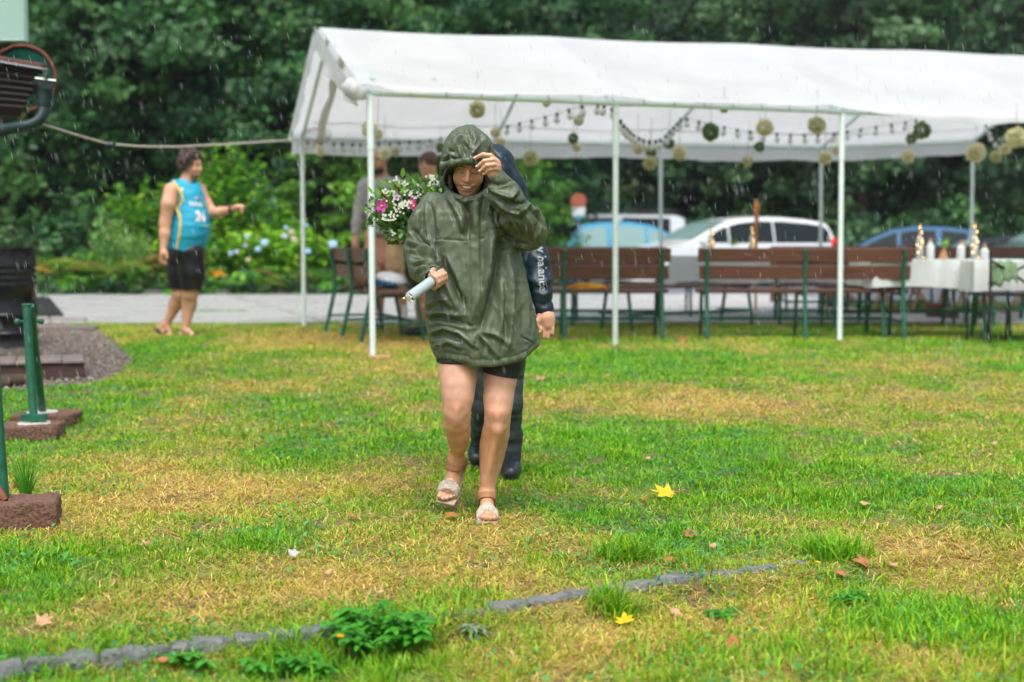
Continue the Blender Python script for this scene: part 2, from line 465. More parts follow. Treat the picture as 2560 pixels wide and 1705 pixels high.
def build_ground():
    xs = np.concatenate([np.linspace(-160, -9, 24), np.arange(-8.5, 8.6, .09), np.linspace(9, 160, 24)])
    ys = np.concatenate([[-40, -10, -2, 0.5], np.arange(1.2, 17.3, .075), np.linspace(18, 60, 60), np.linspace(63, 170, 24)])
    X, Y = np.meshgrid(xs, ys)
    Z = terrain(X, Y)
    near = (np.abs(X) < 8.6) & (Y < 17.2) & (Y > 1)
    Z = Z + np.where(near, (n2(X, Y, 4, 3) - .5) * .022, 0)
    d = dryness(X, Y)
    straw = np.array([.40, .27, .085]); soilc = np.array([.13, .09, .04]); greenc = np.array([.06, .17, .012])
    nn = n2(X, Y, 16, 3, 5)[..., None]
    c = greenc * (1 - d[..., None]) + straw * d[..., None]
    c = c * (.45 + .9 * nn) * (.6 + .8 * n2(X, Y, 40, 2, 6)[..., None])
    c = np.where((n2(X, Y, 7, 4, 20) > .66)[..., None], soilc * (.7 + nn), c)
    gv = inpoly(X, Y, gravel_poly)
    c = np.where(gv[..., None], np.array([.15, .12, .105]) * (.6 + .8 * nn), c)
    far = (Y > 30)[..., None]
    c = np.where(far, np.array([.018, .035, .010]) * (.6 + .9 * nn), c)
    h, w = X.shape
    idx = np.arange(h * w).reshape(h, w)
    F = np.stack([idx[:-1, :-1], idx[:-1, 1:], idx[1:, 1:], idx[1:, :-1]], -1).reshape(-1, 4)
    V = np.stack([X, Y, Z], -1).reshape(-1, 3)
    me = np_mesh('ground', V, F, c.reshape(-1, 3), True)
    m = mat('lawn_ground', (.1, .1, .05), .8, attr='tint', var=.55, vscale=85, detail=9.0, bump=1.0, bscale=110)
    T(link('ground', me, m), kind='structure')
build_ground()

# paving slabs, joints, asphalt, grass strip
def sheet(name, poly, z, mt, kind='structure'):
    mb = MB(); n = len(poly)
    mb.add([(x, y, z) for x, y in poly], [tuple(range(n))])
    return T(mb.build(name, mt, smooth=False), kind=kind)
sheet('paving_joints', [(-12, 15.9), (6.4, 15.9), (6.4, 24.4), (-12, 24.4)], .006, M['moss'])
sheet('road', [(4.6, 19.55), (40, 19.55), (40, 33), (60, 56), (-3.2, 56), (-3.2, 24.3), (4.6, 24.3)], .010, M['asphalt'])
pave = T(empty('paving'), kind='structure')
def slab(x0, x1, y0, y1, g=.013):
    q = MB(); sk = lambda y: -.34 * (y - 16)
    w = lambda: random.uniform(-.012, .012)
    pts = [(x0 + sk(y0) + g, y0 + g), (x1 + sk(y0) - g, y0 + g), (x1 + sk(y1) - g, y1 - g), (x0 + sk(y1) + g, y1 - g)]
    P = []
    n = 5
    for i in range(4):
        a = pts[i]; b = pts[(i + 1) % 4]
        for k in range(n):
            t = k / n; P.append((a[0] + (b[0] - a[0]) * t + w(), a[1] + (b[1] - a[1]) * t + w()))
    dz = random.uniform(-.004, .006)
    q.prism(P, -.06, .026 + dz)
    o = q.build('slab', M['concrete'], pave, smooth=False)
for (y0, y1) in ((16.0, 18.35), (18.35, 20.7), (20.7, 24.2)):
    x = -11.4
    while x < 10.5:
        w_ = 3.1
        if not (y0 > 18 and x + w_ > 7.4): slab(x, x + w_, y0, y1)
        x += w_
sheet('grass_verge', [(4.7, 18.45), (22, 18.45), (22, 19.6), (4.3, 19.6)], .030, M['moss'])

# gravel
def build_gravel():
    xs = np.array([p[0] for p in gravel_poly]); ys = np.array([p[1] for p in gravel_poly])
    n = 9000
    x = rng.uniform(max(xs.min(), -6), xs.max(), n * 3); y = rng.uniform(ys.min(), ys.max(), n * 3)
    k = inpoly(x, y, gravel_poly); x = x[k][:n]; y = y[k][:n]; n = len(x)
    base = np.array([(1, 0, 0), (0, 1, 0), (-1, 0, 0), (0, -1, 0), (0, 0, 1), (0, 0, -1)], float)
    tri = np.array([(0, 1, 4), (1, 2, 4), (2, 3, 4), (3, 0, 4), (1, 0, 5), (2, 1, 5), (3, 2, 5), (0, 3, 5)])
    s = rng.uniform(.006, .017, (n, 1, 1)) * rng.uniform(.6, 1.3, (n, 1, 3)); s[..., 2] *= .6
    a = rng.uniform(0, 6.28, n); ca, sa = np.cos(a), np.sin(a)
    jit = base[None] * rng.uniform(.7, 1.2, (n, 6, 1))
    P = jit * s
    Q = np.empty_like(P); Q[..., 0] = P[..., 0] * ca[:, None] - P[..., 1] * sa[:, None]; Q[..., 1] = P[..., 0] * sa[:, None] + P[..., 1] * ca[:, None]; Q[..., 2] = P[..., 2]
    z = terrain(x, y) + .012
    Q += np.stack([x, y, z], -1)[:, None]
    F = (tri[None] + (np.arange(n) * 6)[:, None, None]).reshape(-1, 3)
    t = rng.choice(4, n); pal = np.array([(.30, .25, .20), (.15, .125, .10), (.24, .185, .13), (.34, .33, .31)])
    c = np.repeat(pal[t] * rng.uniform(.6, 1.2, (n, 1)), 6, 0)
    T(link('gravel', np_mesh('gravel', Q.reshape(-1, 3), F, c), M['stone']), kind='stuff')
build_gravel()

# stone edging in the lawn
edging = empty('stone_edging', label='half buried line of grey slate slabs crossing the lawn near the front', cat='edging')
def build_edging():
    px = [(-30, 1712), (60, 1695), (170, 1680), (250, 1668), (345, 1655), (430, 1640), (505, 1628), (590, 1615), (660, 1606), (740, 1600), (815, 1590), (900, 1578)]
    px2 = [(1240, 1533), (1330, 1518), (1430, 1502), (1510, 1492), (1590, 1480), (1660, 1466), (1725, 1452), (1800, 1440), (1880, 1432), (1960, 1420), (2030, 1410)]
    px3 = [(905, 1578), (990, 1567), (1075, 1556), (1150, 1545), (1235, 1534)]
    for L in (px, px3, px2):
        P = [G(*p) for p in L]
        P = P[:1] + P[1:-1:2] + P[-1:] if L is px else P
        for i in range(len(P) - 1):
            a, b = P[i], P[i + 1]
            d = (b - a); ln = d.length; d.normalize(); nrm = Vector((-d.y, d.x, 0)).normalized()
            wid = random.uniform(.05, .08)
            if L is px2 and i > 5: wid *= .7
            front = [a + d * (ln * t) + nrm * random.uniform(-.008, .009) for t in (.008, .2, .36, .52, .68, .84, .992)]
            back = [a + d * (ln * t) + nrm * (wid + random.uniform(-.012, .012)) for t in (.985, .7, .45, .2, .015)]
            tilt = random.uniform(-.008, .008)
            poly = front + back
            top = max(terrain(p.x, p.y) for p in back) + (.007 if (L is px3 or (L is px2 and i > 5)) else .016)
            mb = MB(); n = len(poly)
            vs = [(p.x, p.y, top - .075) for p in poly] + [(p.x, p.y, top - .008 + tilt * k / n) for k, p in enumerate(poly)]
            c = sum(poly, Vector()) / n
            vs += [(p.x + (c.x - p.x) * .12, p.y + (c.y - p.y) * .12, top + random.uniform(-.004, .006)) for p in poly]
            fs = [tuple(range(n - 1, -1, -1)), tuple(range(2 * n, 3 * n))]
            for k in range(n):
                j = (k + 1) % n
                fs += [(k, j, n + j, n + k), (n + k, n + j, 2 * n + j, 2 * n + k)]
            mb.add(vs, fs); mb.build('stone', M['slate'], edging, ang=25)
build_edging()

# ------------------------------------------------------------------ grass
def build_grass():
    N = 740000
    y0, y1 = 3.1, 16.35
    u = rng.random(N)
    y = (math.sqrt(y0) + u * (math.sqrt(y1) - math.sqrt(y0))) ** 2
    x = rng.uniform(-1, 1, N) * (.385 * y + .35)
    # gather into tufts
    cl = n2(x, y, 9, 2, 2.2)
    keep = rng.random(N) < np.clip((cl - .22) * 2.2, .25, 1)
    d = dryness(x, y)
    keep &= rng.random(N) < 1 - .15 * d
    keep &= ~inpoly(x, y, gravel_poly) | (rng.random(N) < .02)
    keep &= y < LAWN_Y + .25 * (n2(x, y * 0, .9, 3, 4) - .3)
    ky = kerb_y(x)
    onk = (y > ky - .01) & (y < ky + .09) & ((x < -.42) | ((x > -.05) & (x < .62)))
    keep &= ~onk | (rng.random(N) < .30)
    bare = n2(x, y, 7, 4, 20) > .66
    keep &= ~bare | (rng.random(N) < .3)
    x = x[keep]; y = y[keep]; d = d[keep]; n = len(x)
    t = n2(x, y, 5.5, 3, 31)
    L = rng.uniform(.014, .034, n) * (1 + .9 * np.clip((t - .55) * 5, 0, 1) * (1 - d))
    L *= np.where(rng.random(n) < .03, 1.8, 1)
    below = y < kerb_y(x)
    L *= np.where(below, 1.25, 1)
    # named tufts
    tu = [(1560, 1400, .10, 500, .10), (2080, 1395, .11, 600, .11), (1530, 1525, .08, 380, .11), (1440, 1090, .2, 400, .07), (640, 1370, .14, 400, .07), (2200, 1560, .3, 700, .08), (2350, 1580, .3, 700, .08),
          (900, 1560, .10, 260, .09), (760, 1640, .16, 300, .09), (1700, 1660, .3, 500, .06), (300, 1660, .3, 400, .07), (1050, 1560, .18, 380, .10), (2000, 1250, .3, 500, .06), (1150, 1500, .15, 300, .07), (1000, 1340, .2, 300, .05),
          (2000, 1190, .35, 500, .05), (180, 1380, .25, 500, .06), (1900, 1640, .3, 400, .07)]
    ex, ey, el = [x], [y], [L]
    tuft = [np.zeros(n, bool)]
    for (px, py, r, k, l_) in tu:
        g = G(px, py); k = int(k * .8)
        ex.append(g.x + rng.normal(0, r * .5, k)); ey.append(g.y + rng.normal(0, r * .4, k)); el.append(rng.uniform(.4, 1, k) * l_); tuft.append(np.ones(k, bool))
    x = np.concatenate(ex); y = np.concatenate(ey); L = np.concatenate(el); tuft = np.concatenate(tuft)
    d = dryness(x, y); d = np.where(tuft, d * .25, d); n = len(x)
    z = terrain(x, y) + (n2(x, y, 4, 3) - .5) * .022 - .004
    a = rng.uniform(0, 6.283, n)
    isdry = rng.random(n) < np.clip(d * 1.05 - .02, .06, .93)
    lean = np.where(isdry, rng.uniform(.6, 1.5, n), rng.uniform(.25, 1.35, n))
    hgt = np.where(isdry, L * rng.uniform(.15, .6, n), L * np.sqrt(np.clip(1 - (lean * .6) ** 2, .2, 1)))
    lx = np.cos(a) * lean * L; ly = np.sin(a) * lean * L
    wd = (.0009 + .00019 * y) * rng.uniform(.7, 1.5, n) * np.where(isdry, .8, 1) * np.where(tuft, 1.3, 1)
    b = a + math.pi / 2 + rng.normal(0, .7, n)
    wx, wy = np.cos(b) * wd, np.sin(b) * wd
    P = np.empty((n, 5, 3), np.float32)
    P[:, 0] = np.stack([x - wx, y - wy, z], -1); P[:, 1] = np.stack([x + wx, y + wy, z], -1)
    mx, my, mz = x + lx * .38, y + ly * .38, z + hgt * .68
    P[:, 2] = np.stack([mx - wx * .9, my - wy * .9, mz], -1); P[:, 3] = np.stack([mx + wx * .9, my + wy * .9, mz], -1)
    P[:, 4] = np.stack([x + lx, y + ly, z + hgt], -1)
    F = (np.array([(0, 1, 3), (0, 3, 2), (2, 3, 4)])[None] + (np.arange(n) * 5)[:, None, None]).reshape(-1, 3)
    g = np.array([(.13, .44, .010), (.07, .33, .016), (.24, .54, .010), (.10, .38, .010), (.40, .60, .012)])
    s = np.array([(.72, .53, .15), (.58, .37, .09), (.80, .64, .20), (.64, .62, .06), (.42, .24, .05)])
    hue = n2(x, y, .9, 3, 50)
    gi = rng.choice(5, n, p=[.3, .2, .22, .18, .1])
    c = np.where(isdry[:, None], s[rng.choice(5, n, p=[.32, .22, .2, .18, .08])], g[gi])
    warm = np.clip(d * 1.3 + .12, 0, 1)[:, None] * (~isdry)[:, None]
    c = c * (1 - .5 * warm) + np.array([.46, .50, .02]) * .5 * warm
    c = c * rng.uniform(.7, 1.2, (n, 1)) * (.8 + .4 * hue[:, None])
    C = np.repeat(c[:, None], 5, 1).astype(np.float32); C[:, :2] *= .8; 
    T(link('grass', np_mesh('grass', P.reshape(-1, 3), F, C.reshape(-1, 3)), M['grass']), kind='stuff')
    # matted dry straw lying flat
    N = 330000
    y = (math.sqrt(y0) + rng.random(N) * (math.sqrt(15.8) - math.sqrt(y0))) ** 2
    x = rng.uniform(-1, 1, N) * (.385 * y + .35)
    k = (rng.random(N) < dryness(x, y) * 1.25 - .08) & ~inpoly(x, y, gravel_poly)
    x, y = x[k], y[k]; n = len(x)
    z = terrain(x, y) + (n2(x, y, 4, 3) - .5) * .022 + rng.uniform(.001, .014, n)
    a = rng.uniform(0, 6.283, n); l_ = rng.uniform(.010, .027, n); w_ = (.0005 + .00016 * y) * rng.uniform(.7, 1.4, n); dz = rng.normal(0, .006, n)
    u = np.stack([np.cos(a) * l_, np.sin(a) * l_, dz], -1); v = np.stack([-np.sin(a) * w_, np.cos(a) * w_, w_ * 0], -1); p = np.stack([x, y, z], -1)
    Pq = np.stack([p - u - v, p - u + v, p + u + v, p + u - v], 1)
    sp = np.array([(.74, .54, .16), (.64, .42, .11), (.84, .68, .24), (.44, .27, .07), (.64, .60, .10)])[rng.choice(5, n)] * rng.uniform(.6, 1.25, (n, 1))
    T(link('straw', np_mesh('straw', Pq.reshape(-1, 3), np.arange(n * 4).reshape(-1, 4), np.repeat(sp, 4, 0)), M['grass']), kind='stuff')
    # small round leaves of clover and plantain between the blades
    N = 60000
    y = (math.sqrt(y0) + rng.random(N) * (math.sqrt(15.8) - math.sqrt(y0))) ** 2
    x = rng.uniform(-1, 1, N) * (.385 * y + .35)
    k = (n2(x, y, 2.1, 3, 77) > .5) & (rng.random(N) > dryness(x, y) * 1.3) & ~inpoly(x, y, gravel_poly)
    x, y = x[k], y[k]; n = len(x)
    z = terrain(x, y) + rng.uniform(.006, .026, n)
    a = rng.uniform(0, 6.283, n); l_ = rng.uniform(.005, .013, n) * (1 + .03 * y); w_ = l_ * rng.uniform(.35, .8, n)
    tl = rng.normal(0, .35, (n, 2))
    u = np.stack([np.cos(a), np.sin(a), tl[:, 0]], -1) * l_[:, None]; v = np.stack([-np.sin(a), np.cos(a), tl[:, 1]], -1) * w_[:, None]
    p = np.stack([x, y, z], -1)
    P = np.stack([p - u, p + v * .9, p + u, p - v * .9], 1)
    F = np.arange(n * 4).reshape(-1, 4)
    c = np.array([(.05, .24, .05)]) * rng.uniform(.6, 1.8, (n, 1)) + rng.uniform(0, .04, (n, 3))
    T(link('clover', np_mesh('clover', P.reshape(-1, 3), F, np.repeat(c, 4, 0)), M['grass']), kind='stuff')
build_grass()

# fringe of grass growing over the paving, the verge and the joints
def build_fringe():
    n = 9000
    x = np.concatenate([rng.uniform(4.6, 13, n), rng.uniform(-7, 7, 3000)]); y = np.concatenate([rng.uniform(18.5, 19.6, n), rng.normal(18.35, .03, 3000)])
    k = (y > 18.42) | (n2(x, y * 0, .8, 3, 8) > .55); x, y = x[k], y[k]; n = len(x)
    L = np.where(y > 18.45, rng.uniform(.05, .14, n), rng.uniform(.02, .05, n)); a = rng.uniform(0, 6.28, n); w_ = .006
    p = np.stack([x, y, np.full(n, .02)], -1); dx = np.stack([np.cos(a) * w_, np.sin(a) * w_, a * 0], -1)
    tip = p + np.stack([rng.normal(0, .02, n), rng.normal(0, .02, n), L], -1)
    P = np.stack([p - dx, p + dx, tip], 1); F = np.arange(n * 3).reshape(-1, 3)
    c = np.array([(.10, .32, .03)]) * rng.uniform(.6, 1.3, (n, 1))
    T(link('verge_grass', np_mesh('verge_grass', P.reshape(-1, 3), F, np.repeat(c, 3, 0)), M['grass']), kind='stuff')
build_fringe()

# ------------------------------------------------------------------ foliage
def leafcloud(centers, normals, per, spread, size, pal, seed, flat=.6, aspect=.6):
    r = np.random.default_rng(seed)
    nc = len(centers); n = nc * per
    c = np.repeat(centers, per, 0); nm = np.repeat(normals, per, 0)
    off = r.normal(0, 1, (n, 3)); off /= np.linalg.norm(off, axis=1)[:, None] + 1e-9; off *= (r.random((n, 1)) ** .5)
    sp = np.repeat(np.broadcast_to(np.asarray(spread, float).reshape(-1, 1), (nc, 1)), per, 0)
    off[:, 2] *= flat
    p = c + off * sp
    d = nm * .8 + r.normal(0, .7, (n, 3)) + np.array([0, 0, .5]); d /= np.linalg.norm(d, axis=1)[:, None]
    a = r.normal(0, 1, (n, 3)); u = np.cross(d, a); u /= np.linalg.norm(u, axis=1)[:, None]; v = np.cross(d, u)
    s = size * r.uniform(.6, 1.3, (n, 1))
    P = np.stack([p - u * s, p + v * s * aspect - u * s * .1, p + u * s, p - v * s * aspect - u * s * .1], 1)
    P[:, 1] += d * s * .15; P[:, 3] += d * s * .15
    pal = np.asarray(pal); cc = np.repeat(pal[r.choice(len(pal), nc)] * r.uniform(.65, 1.3, (nc, 1)), per, 0) * r.uniform(.75, 1.25, (n, 1))
    return P.reshape(-1, 3), np.repeat(cc, 4, 0)
def cloud_mesh(name, P, C):
    return np_mesh(name, P, np.arange(len(P)).reshape(-1, 4), C)
def crown_mesh(name, seed, rad, size, pal, nclump=230, per=42, hollow=.55, spread=(.35, .95), squash=.55):
    r = np.random.default_rng(seed)
    d = r.normal(0, 1, (nclump, 3)); d /= np.linalg.norm(d, axis=1)[:, None]
    rr = r.uniform(hollow, 1.0, (nclump, 1))
    lob = 1 + .35 * (vnoise(d * 2.1 + seed) - .5)[:, None] * 2
    c = d * rr * lob * np.array(rad)
    P, C = leafcloud(c, d, per, r.uniform(*spread, nclump), size, pal, seed + 1, squash)
    return cloud_mesh(name, P, C)
DARK = [(.034, .130, .036), (.046, .160, .042), (.028, .105, .038), (.075, .20, .046), (.055, .145, .056)]
GREY = [(.060, .145, .060), (.080, .185, .068), (.046, .115, .050), (.12, .23, .095), (.070, .155, .075)]
LIME = [(.070, .21, .020), (.095, .27, .022), (.050, .15, .022), (.13, .31, .028)]
PINE = [(.030, .075, .042), (.040, .10, .048), (.022, .055, .034), (.08, .11, .055)]
crowns = {}
for k in range(3):
    crowns['dark', k] = crown_mesh('crown', 100 + k, (4.3, 3.6, 5.4), .12, DARK, 280, 62)
    crowns['grey', k] = crown_mesh('crown', 200 + k, (4.2, 3.6, 5.2), .145, GREY, 220, 56, spread=(.4, 1.1))
for k in range(2):
    crowns['lime', k] = crown_mesh('crown', 300 + k, (2.7, 2.2, 3.2), .11, LIME, 170, 38, spread=(.3, .7), squash=.4)
    crowns['pine', k] = crown_mesh('crown', 400 + k, (3.4, 3.0, 6.2), .13, PINE, 190, 36, hollow=.3, spread=(.4, 1.1), squash=.3)
def trunk_mesh(seed, h, r0):
    r = random.Random(seed); mb = MB()
    pts = [Vector((0, 0, -.4))]
    for i in range(1, 7): pts.append(Vector((r.uniform(-.12, .12) * i * .5, r.uniform(-.1, .1) * i * .5, h * i / 6)))
    mb.tube(pts, [r0 * (1.25 if i == 0 else 1 - .13 * i) for i in range(7)], 9)
    for k in range(7):
        i = r.randint(2, 5); a = r.uniform(0, 6.28); b = pts[i]
        q = b + Vector((math.cos(a) * h * .18, math.sin(a) * h * .18, h * .12)); e = q + Vector((math.cos(a + .3) * h * .14, math.sin(a + .3) * h * .14, h * .06))
        mb.tube([b, q, e], [r0 * .4, r0 * .22, r0 * .08], 6)
    return mb.mesh('trunk')
trunks = [trunk_mesh(k, 8.5, .22) for k in range(3)]
words = {'dark': 'dark leafy deciduous tree', 'grey': 'grey green broadleaf tree', 'lime': 'small bright green feathery tree', 'pine': 'dark blue green conifer'}
tree_no = [0]
def tree(kind, x, y, sc, label, zc=5.2):
    k = tree_no[0]; tree_no[0] += 1
    z = float(terrain(x, y))
    t = empty('tree', (x, y, z), random.uniform(0, 6.28), label, 'tree', 'trees of the wooded hillside')
    t.scale = (sc, sc, sc)
    n = 2 if kind in ('lime', 'pine') else 3
    c = link('crown', crowns[kind, k % n], M['leaf'], t, (0, 0, zc if kind not in ('lime',) else 2.9))
    link('trunk', trunks[k % 3], M['bark'], t)
    if kind == 'lime': t.children[-1].scale = (.5, .5, .55)
    return t
def px2x(px, Y): return (px - CX) / FPX * Y
front = [ # kind, photo column, distance, scale, label tail
    ('dark', -120, 33, 1.0, 'at the far left above the black barrel'), ('dark', 130, 32, .95, 'behind the gutter corner and rope'), ('dark', 420, 33.5, 1.0, 'behind the curly haired man'),
    ('dark', 690, 32.5, 1.0, 'left of the tent peak'), ('lime', 830, 28.5, .60, 'beside the left rear tent pole'), ('lime', 1010, 28, .66, 'behind the man in the grey hoodie'), ('dark', 800, 30.5, .62, 'small and low between the two left tent poles'), ('dark', 1100, 32, .8, 'behind the green hood'),
    ('dark', 930, 34, 1.05, 'rising above the tent peak'), ('lime', 1265, 29, .5, 'behind the navy jacket, left of the round sign'), ('dark', 1180, 37, 1.0, 'above the tent roof near the green hood'),
    ('pine', 1420, 44, 1.1, 'with gaps above the middle of the tent roof'), ('grey', 1560, 48, 1.0, 'directly behind the white van'), ('dark', 1720, 50, 1.0, 'behind the front of the white family car'),
    ('pine', 1700, 53, 1.15, 'with a bare trunk right of the tent middle'), ('grey', 1930, 47, 1.0, 'behind the tail of the white family car'), ('grey', 2150, 45, 1.05, 'behind the dark blue car'),
    ('grey', 2380, 47, 1.05, 'behind the right rear tent pole'), ('grey', 2620, 44, 1.1, 'at the right edge of the view'), ('grey', 2900, 48, 1.1, 'outside the right end of the tent'), ('pine', 2020, 55, 1.2, 'in a dark gap above the right half of the roof')]
for kd, px, Y, sc, tail in front: tree(kd, px2x(px, Y), Y, sc, words[kd] + ' ' + tail)
back = []
for r_, (Y0, n_) in enumerate(((39, 9), (45, 8))):
    for i in range(n_): back.append((-300 + i * 185 + r_ * 90, Y0))
for r_, (Y0, n_) in enumerate(((58, 8), (66, 8))):
    for i in range(n_): back.append((1300 + i * 210 + r_ * 90, Y0))
for i, (px, Y) in enumerate(back):
    kd = 'dark' if px < 1300 else random.choice(['grey', 'dark', 'grey'])
    Y += random.uniform(-1.5, 1.5)
    o = tree(kd, px2x(px + random.uniform(-30, 30), Y), Y, random.uniform(1.0, 1.25), 'hillside tree of the rear rows, seen only through gaps between the front crowns' if px < 1300 else 'pale hazy tree of the rear rows beyond the parked cars, seen through gaps')
# undergrowth in front of the trunks
def bush_mesh(name, seed, rad, size, pal, ncl, per, squash=.6):
    r = np.random.default_rng(seed)
    d = r.normal(0, 1, (ncl, 3)); d[:, 2] = np.abs(d[:, 2]); d /= np.linalg.norm(d, axis=1)[:, None]
    c = d * r.uniform(.35, 1, (ncl, 1)) * np.array(rad)
    P, C = leafcloud(c, d, per, r.uniform(.12, .3, ncl) * max(rad) * .9, size, pal, seed + 1, squash)
    P[:, 2] = np.maximum(P[:, 2], .01)
    return cloud_mesh(name, P, C)
ub = [bush_mesh('undergrowth', 500 + k, (2.4, 1.5, 1.9), .12, [DARK, GREY, DARK][k], 90, 40) for k in range(3)]
i = 0
for px, Y in [(-150, 29.5), (60, 29), (240, 29.5), (430, 29), (620, 29.5), (780, 30), (960, 30.5), (1130, 31), (1280, 36), (1450, 44), (1620, 45), (1800, 45), (1980, 44), (2160, 43), (2340, 42), (2520, 42), (2700, 43)]:
    x = px2x(px, Y)
    o = link('undergrowth', ub[i % 3], M['leaf'], None, (x, Y, float(terrain(x, Y)) - .1)); o.rotation_euler = (0, 0, i * 1.3)
    o.scale = (1, 1, random.uniform(.8, 1.3))
    T(o, kind='stuff', group='undergrowth'); i += 1

# ------------------------------------------------------------------ the flower bed
def stems_and_leaves(seed, h, rx, ry, ns, nl, ll, lw, pal, up=.6, droop=.25, base=.15):
    r = np.random.default_rng(seed); V = []; C = []; st = MB()
    for s in range(ns):
        a = r.uniform(0, 6.28); q = r.random() ** .5
        b = np.array([math.cos(a) * rx * base * q, math.sin(a) * ry * base * q, 0])
        tip = np.array([math.cos(a) * rx * q, math.sin(a) * ry * q, h * r.uniform(.7, 1.0) * (1 - .25 * q * q)])
        mid = (b + tip) / 2 + np.array([0, 0, h * .08])
        st.tube([b, mid, tip], [.012, .008, .004], 5)
        for k in range(nl):
            t = .25 + .75 * (k + r.random()) / nl
            p = b * (1 - t) ** 2 + mid * 2 * t * (1 - t) + tip * t * t
            aa = r.uniform(0, 6.28); d = np.array([math.cos(aa), math.sin(aa), r.uniform(-droop, up)]); d /= np.linalg.norm(d)
            side = np.cross(d, [0, 0, 1]); side /= np.linalg.norm(side) + 1e-9
            side = side + np.array([0, 0, r.normal(0, .3)])
            l_ = ll * r.uniform(.6, 1.2); w_ = lw * r.uniform(.7, 1.2)
            V += [p, p + d * l_ * .45 + side * w_ + [0, 0, .01], p + d * l_ - [0, 0, l_ * .2], p + d * l_ * .45 - side * w_ + [0, 0, .01]]
            c = np.array(pal[r.integers(len(pal))]) * r.uniform(.7, 1.3); C += [c] * 4
    return np.array(V), np.array(C), st
def plant(name, label, cat, x, y, z, args, group=None, rz=0):
    V, C, st_ = stems_and_leaves(*args)
    t = empty(name, (x, y, z), rz, label, cat, group)
    link('leaves', cloud_mesh('leaves', V, C), M['leaf'], t)
    st_.build('stems', M['weed'], t)
    return t
BR = [(.15, .42, .02), (.24, .52, .025), (.10, .30, .02), (.34, .58, .04)]
MD = [(.07, .24, .02), (.10, .31, .03), (.05, .17, .02), (.17, .40, .03)]
BN = [(.34, .22, .05), (.22, .27, .04), (.42, .20, .05), (.14, .27, .03), (.30, .15, .05)]
PAL_ = [(.36, .50, .18), (.46, .58, .26), (.20, .40, .07)]
def bedx(px, Y=24.9): return px2x(px, Y)
def fern(seed, n, L, pal):
    r = np.random.default_rng(seed); V = []; C = []
    for f in range(n):
        a = 6.283 * f / n + r.uniform(-.3, .3); d = np.array([math.cos(a), math.sin(a), 0]); side = np.array([-d[1], d[0], 0])
        l_ = L * r.uniform(.7, 1.1); c0 = np.array(pal[r.integers(len(pal))]) * r.uniform(.8, 1.2)
        up = r.uniform(.6, 1.1)
        for k in range(16):
            t = (k + 1) / 17
            p = d * l_ * (t * .8) + np.array([0, 0, l_ * (up * t - .75 * t * t * up)])
            w_ = l_ * .2 * math.sin(math.pi * min(1, t * .9 + .08)) + .01
            for s in (-1, 1):
                q = p + side * s * w_ + d * w_ * .25 - np.array([0, 0, w_ * .25])
                V += [p - d * l_ * .02, (p + q) / 2 + d * .012, q, (p + q) / 2 - d * l_ * .025]; C += [c0 * r.uniform(.8, 1.2)] * 4
    return cloud_mesh('fronds', np.array(V), np.array(C))
ferns = [fern(600 + k, 16, 1.15, [BN, BN, MD][k]) for k in range(3)]
for i, (px, Y, s, k, lb) in enumerate([(120, 24.9, .85, 0, 'brownish fern just right of the black barrel'), (190, 25.4, 1.15, 0, 'tall browning fern between the barrel and the pale grass'), (300, 25.3, 1.25, 1, 'tall rust tipped fern in the middle of the fern patch'),
                                       (390, 25.0, 1.2, 1, 'browning fern left of the man in the blue jersey'), (250, 24.6, .75, 2, 'low green fern at the paving edge left of the man'), (640, 24.8, .75, 2, 'green fern under the pale blue hydrangeas'), (745, 24.7, .8, 1, 'brown green fern at the left rear tent pole')]):
    t = empty('fern', (bedx(px, Y), Y - .25, .02), i * .9, lb, 'fern', 'ferns in the flower bed'); t.scale = (s * 1.15, s * 1.15, s * 1.35)
    link('fronds', ferns[k], M['leaf'], t)
plant('ornamental_grass', 'pale seeding tuft of grass among the ferns', 'grass', bedx(265), 25.0, .02, (611, 1.45, .45, .3, 40, 12, .16, .012, PAL_, 1.5, 0, .3))
plant('ornamental_grass', 'second pale grass tuft just left of the blue jersey', 'grass', bedx(345), 24.8, .02, (612, 1.25, .35, .3, 34, 12, .15, .012, PAL_, 1.5, 0, .3))
plant('leafy_shrub', 'tall leafy shrub rising behind the man on his left side', 'shrub', bedx(380, 26.5), 26.5, .02, (613, 2.25, 1.0, .5, 70, 24, .17, .04, BR + BR + MD, .6, .3, .3))
plant('leafy_shrub', 'tallest light green shrub showing above the outstretched arm', 'shrub', bedx(565, 26.2), 26.2, .02, (614, 2.9, .95, .5, 80, 28, .18, .04, BR + BR + MD, .6, .3, .3))
plant('leafy_shrub', 'loose mid green shrub between the tall shrub and the hydrangeas', 'shrub', bedx(655, 26.3), 26.3, .02, (615, 1.9, .9, .5, 60, 22, .16, .04, MD + BR, .6, .3, .3))
plant('leafy_shrub', 'bushy green shrub behind the black shorts', 'shrub', bedx(500, 25.2), 25.2, .02, (616, 1.25, .9, .5, 60, 22, .14, .04, MD + BR, .5, .4, .4))
plant('leafy_shrub', 'broad light green shrub behind the first ferns', 'shrub', bedx(180, 26.3), 26.3, .02, (617, .75, 1.1, .6, 50, 18, .15, .04, MD, .5, .4, .4))
hy = empty('hydrangea_bush', (bedx(700, 25.2), 25.2, .02), 0, 'large bright green hydrangea bush with pale blue and pink flower heads', 'hydrangea')
V, C, st_ = stems_and_leaves(620, 1.25, 1.15, .6, 120, 16, .17, .055, [(.30, .62, .03), (.22, .52, .03), (.40, .66, .04), (.14, .36, .03)], .5, .4, .4)
link('leaves', cloud_mesh('leaves', V, C), M['leaf'], hy); st_.build('stems', M['weed'], hy)
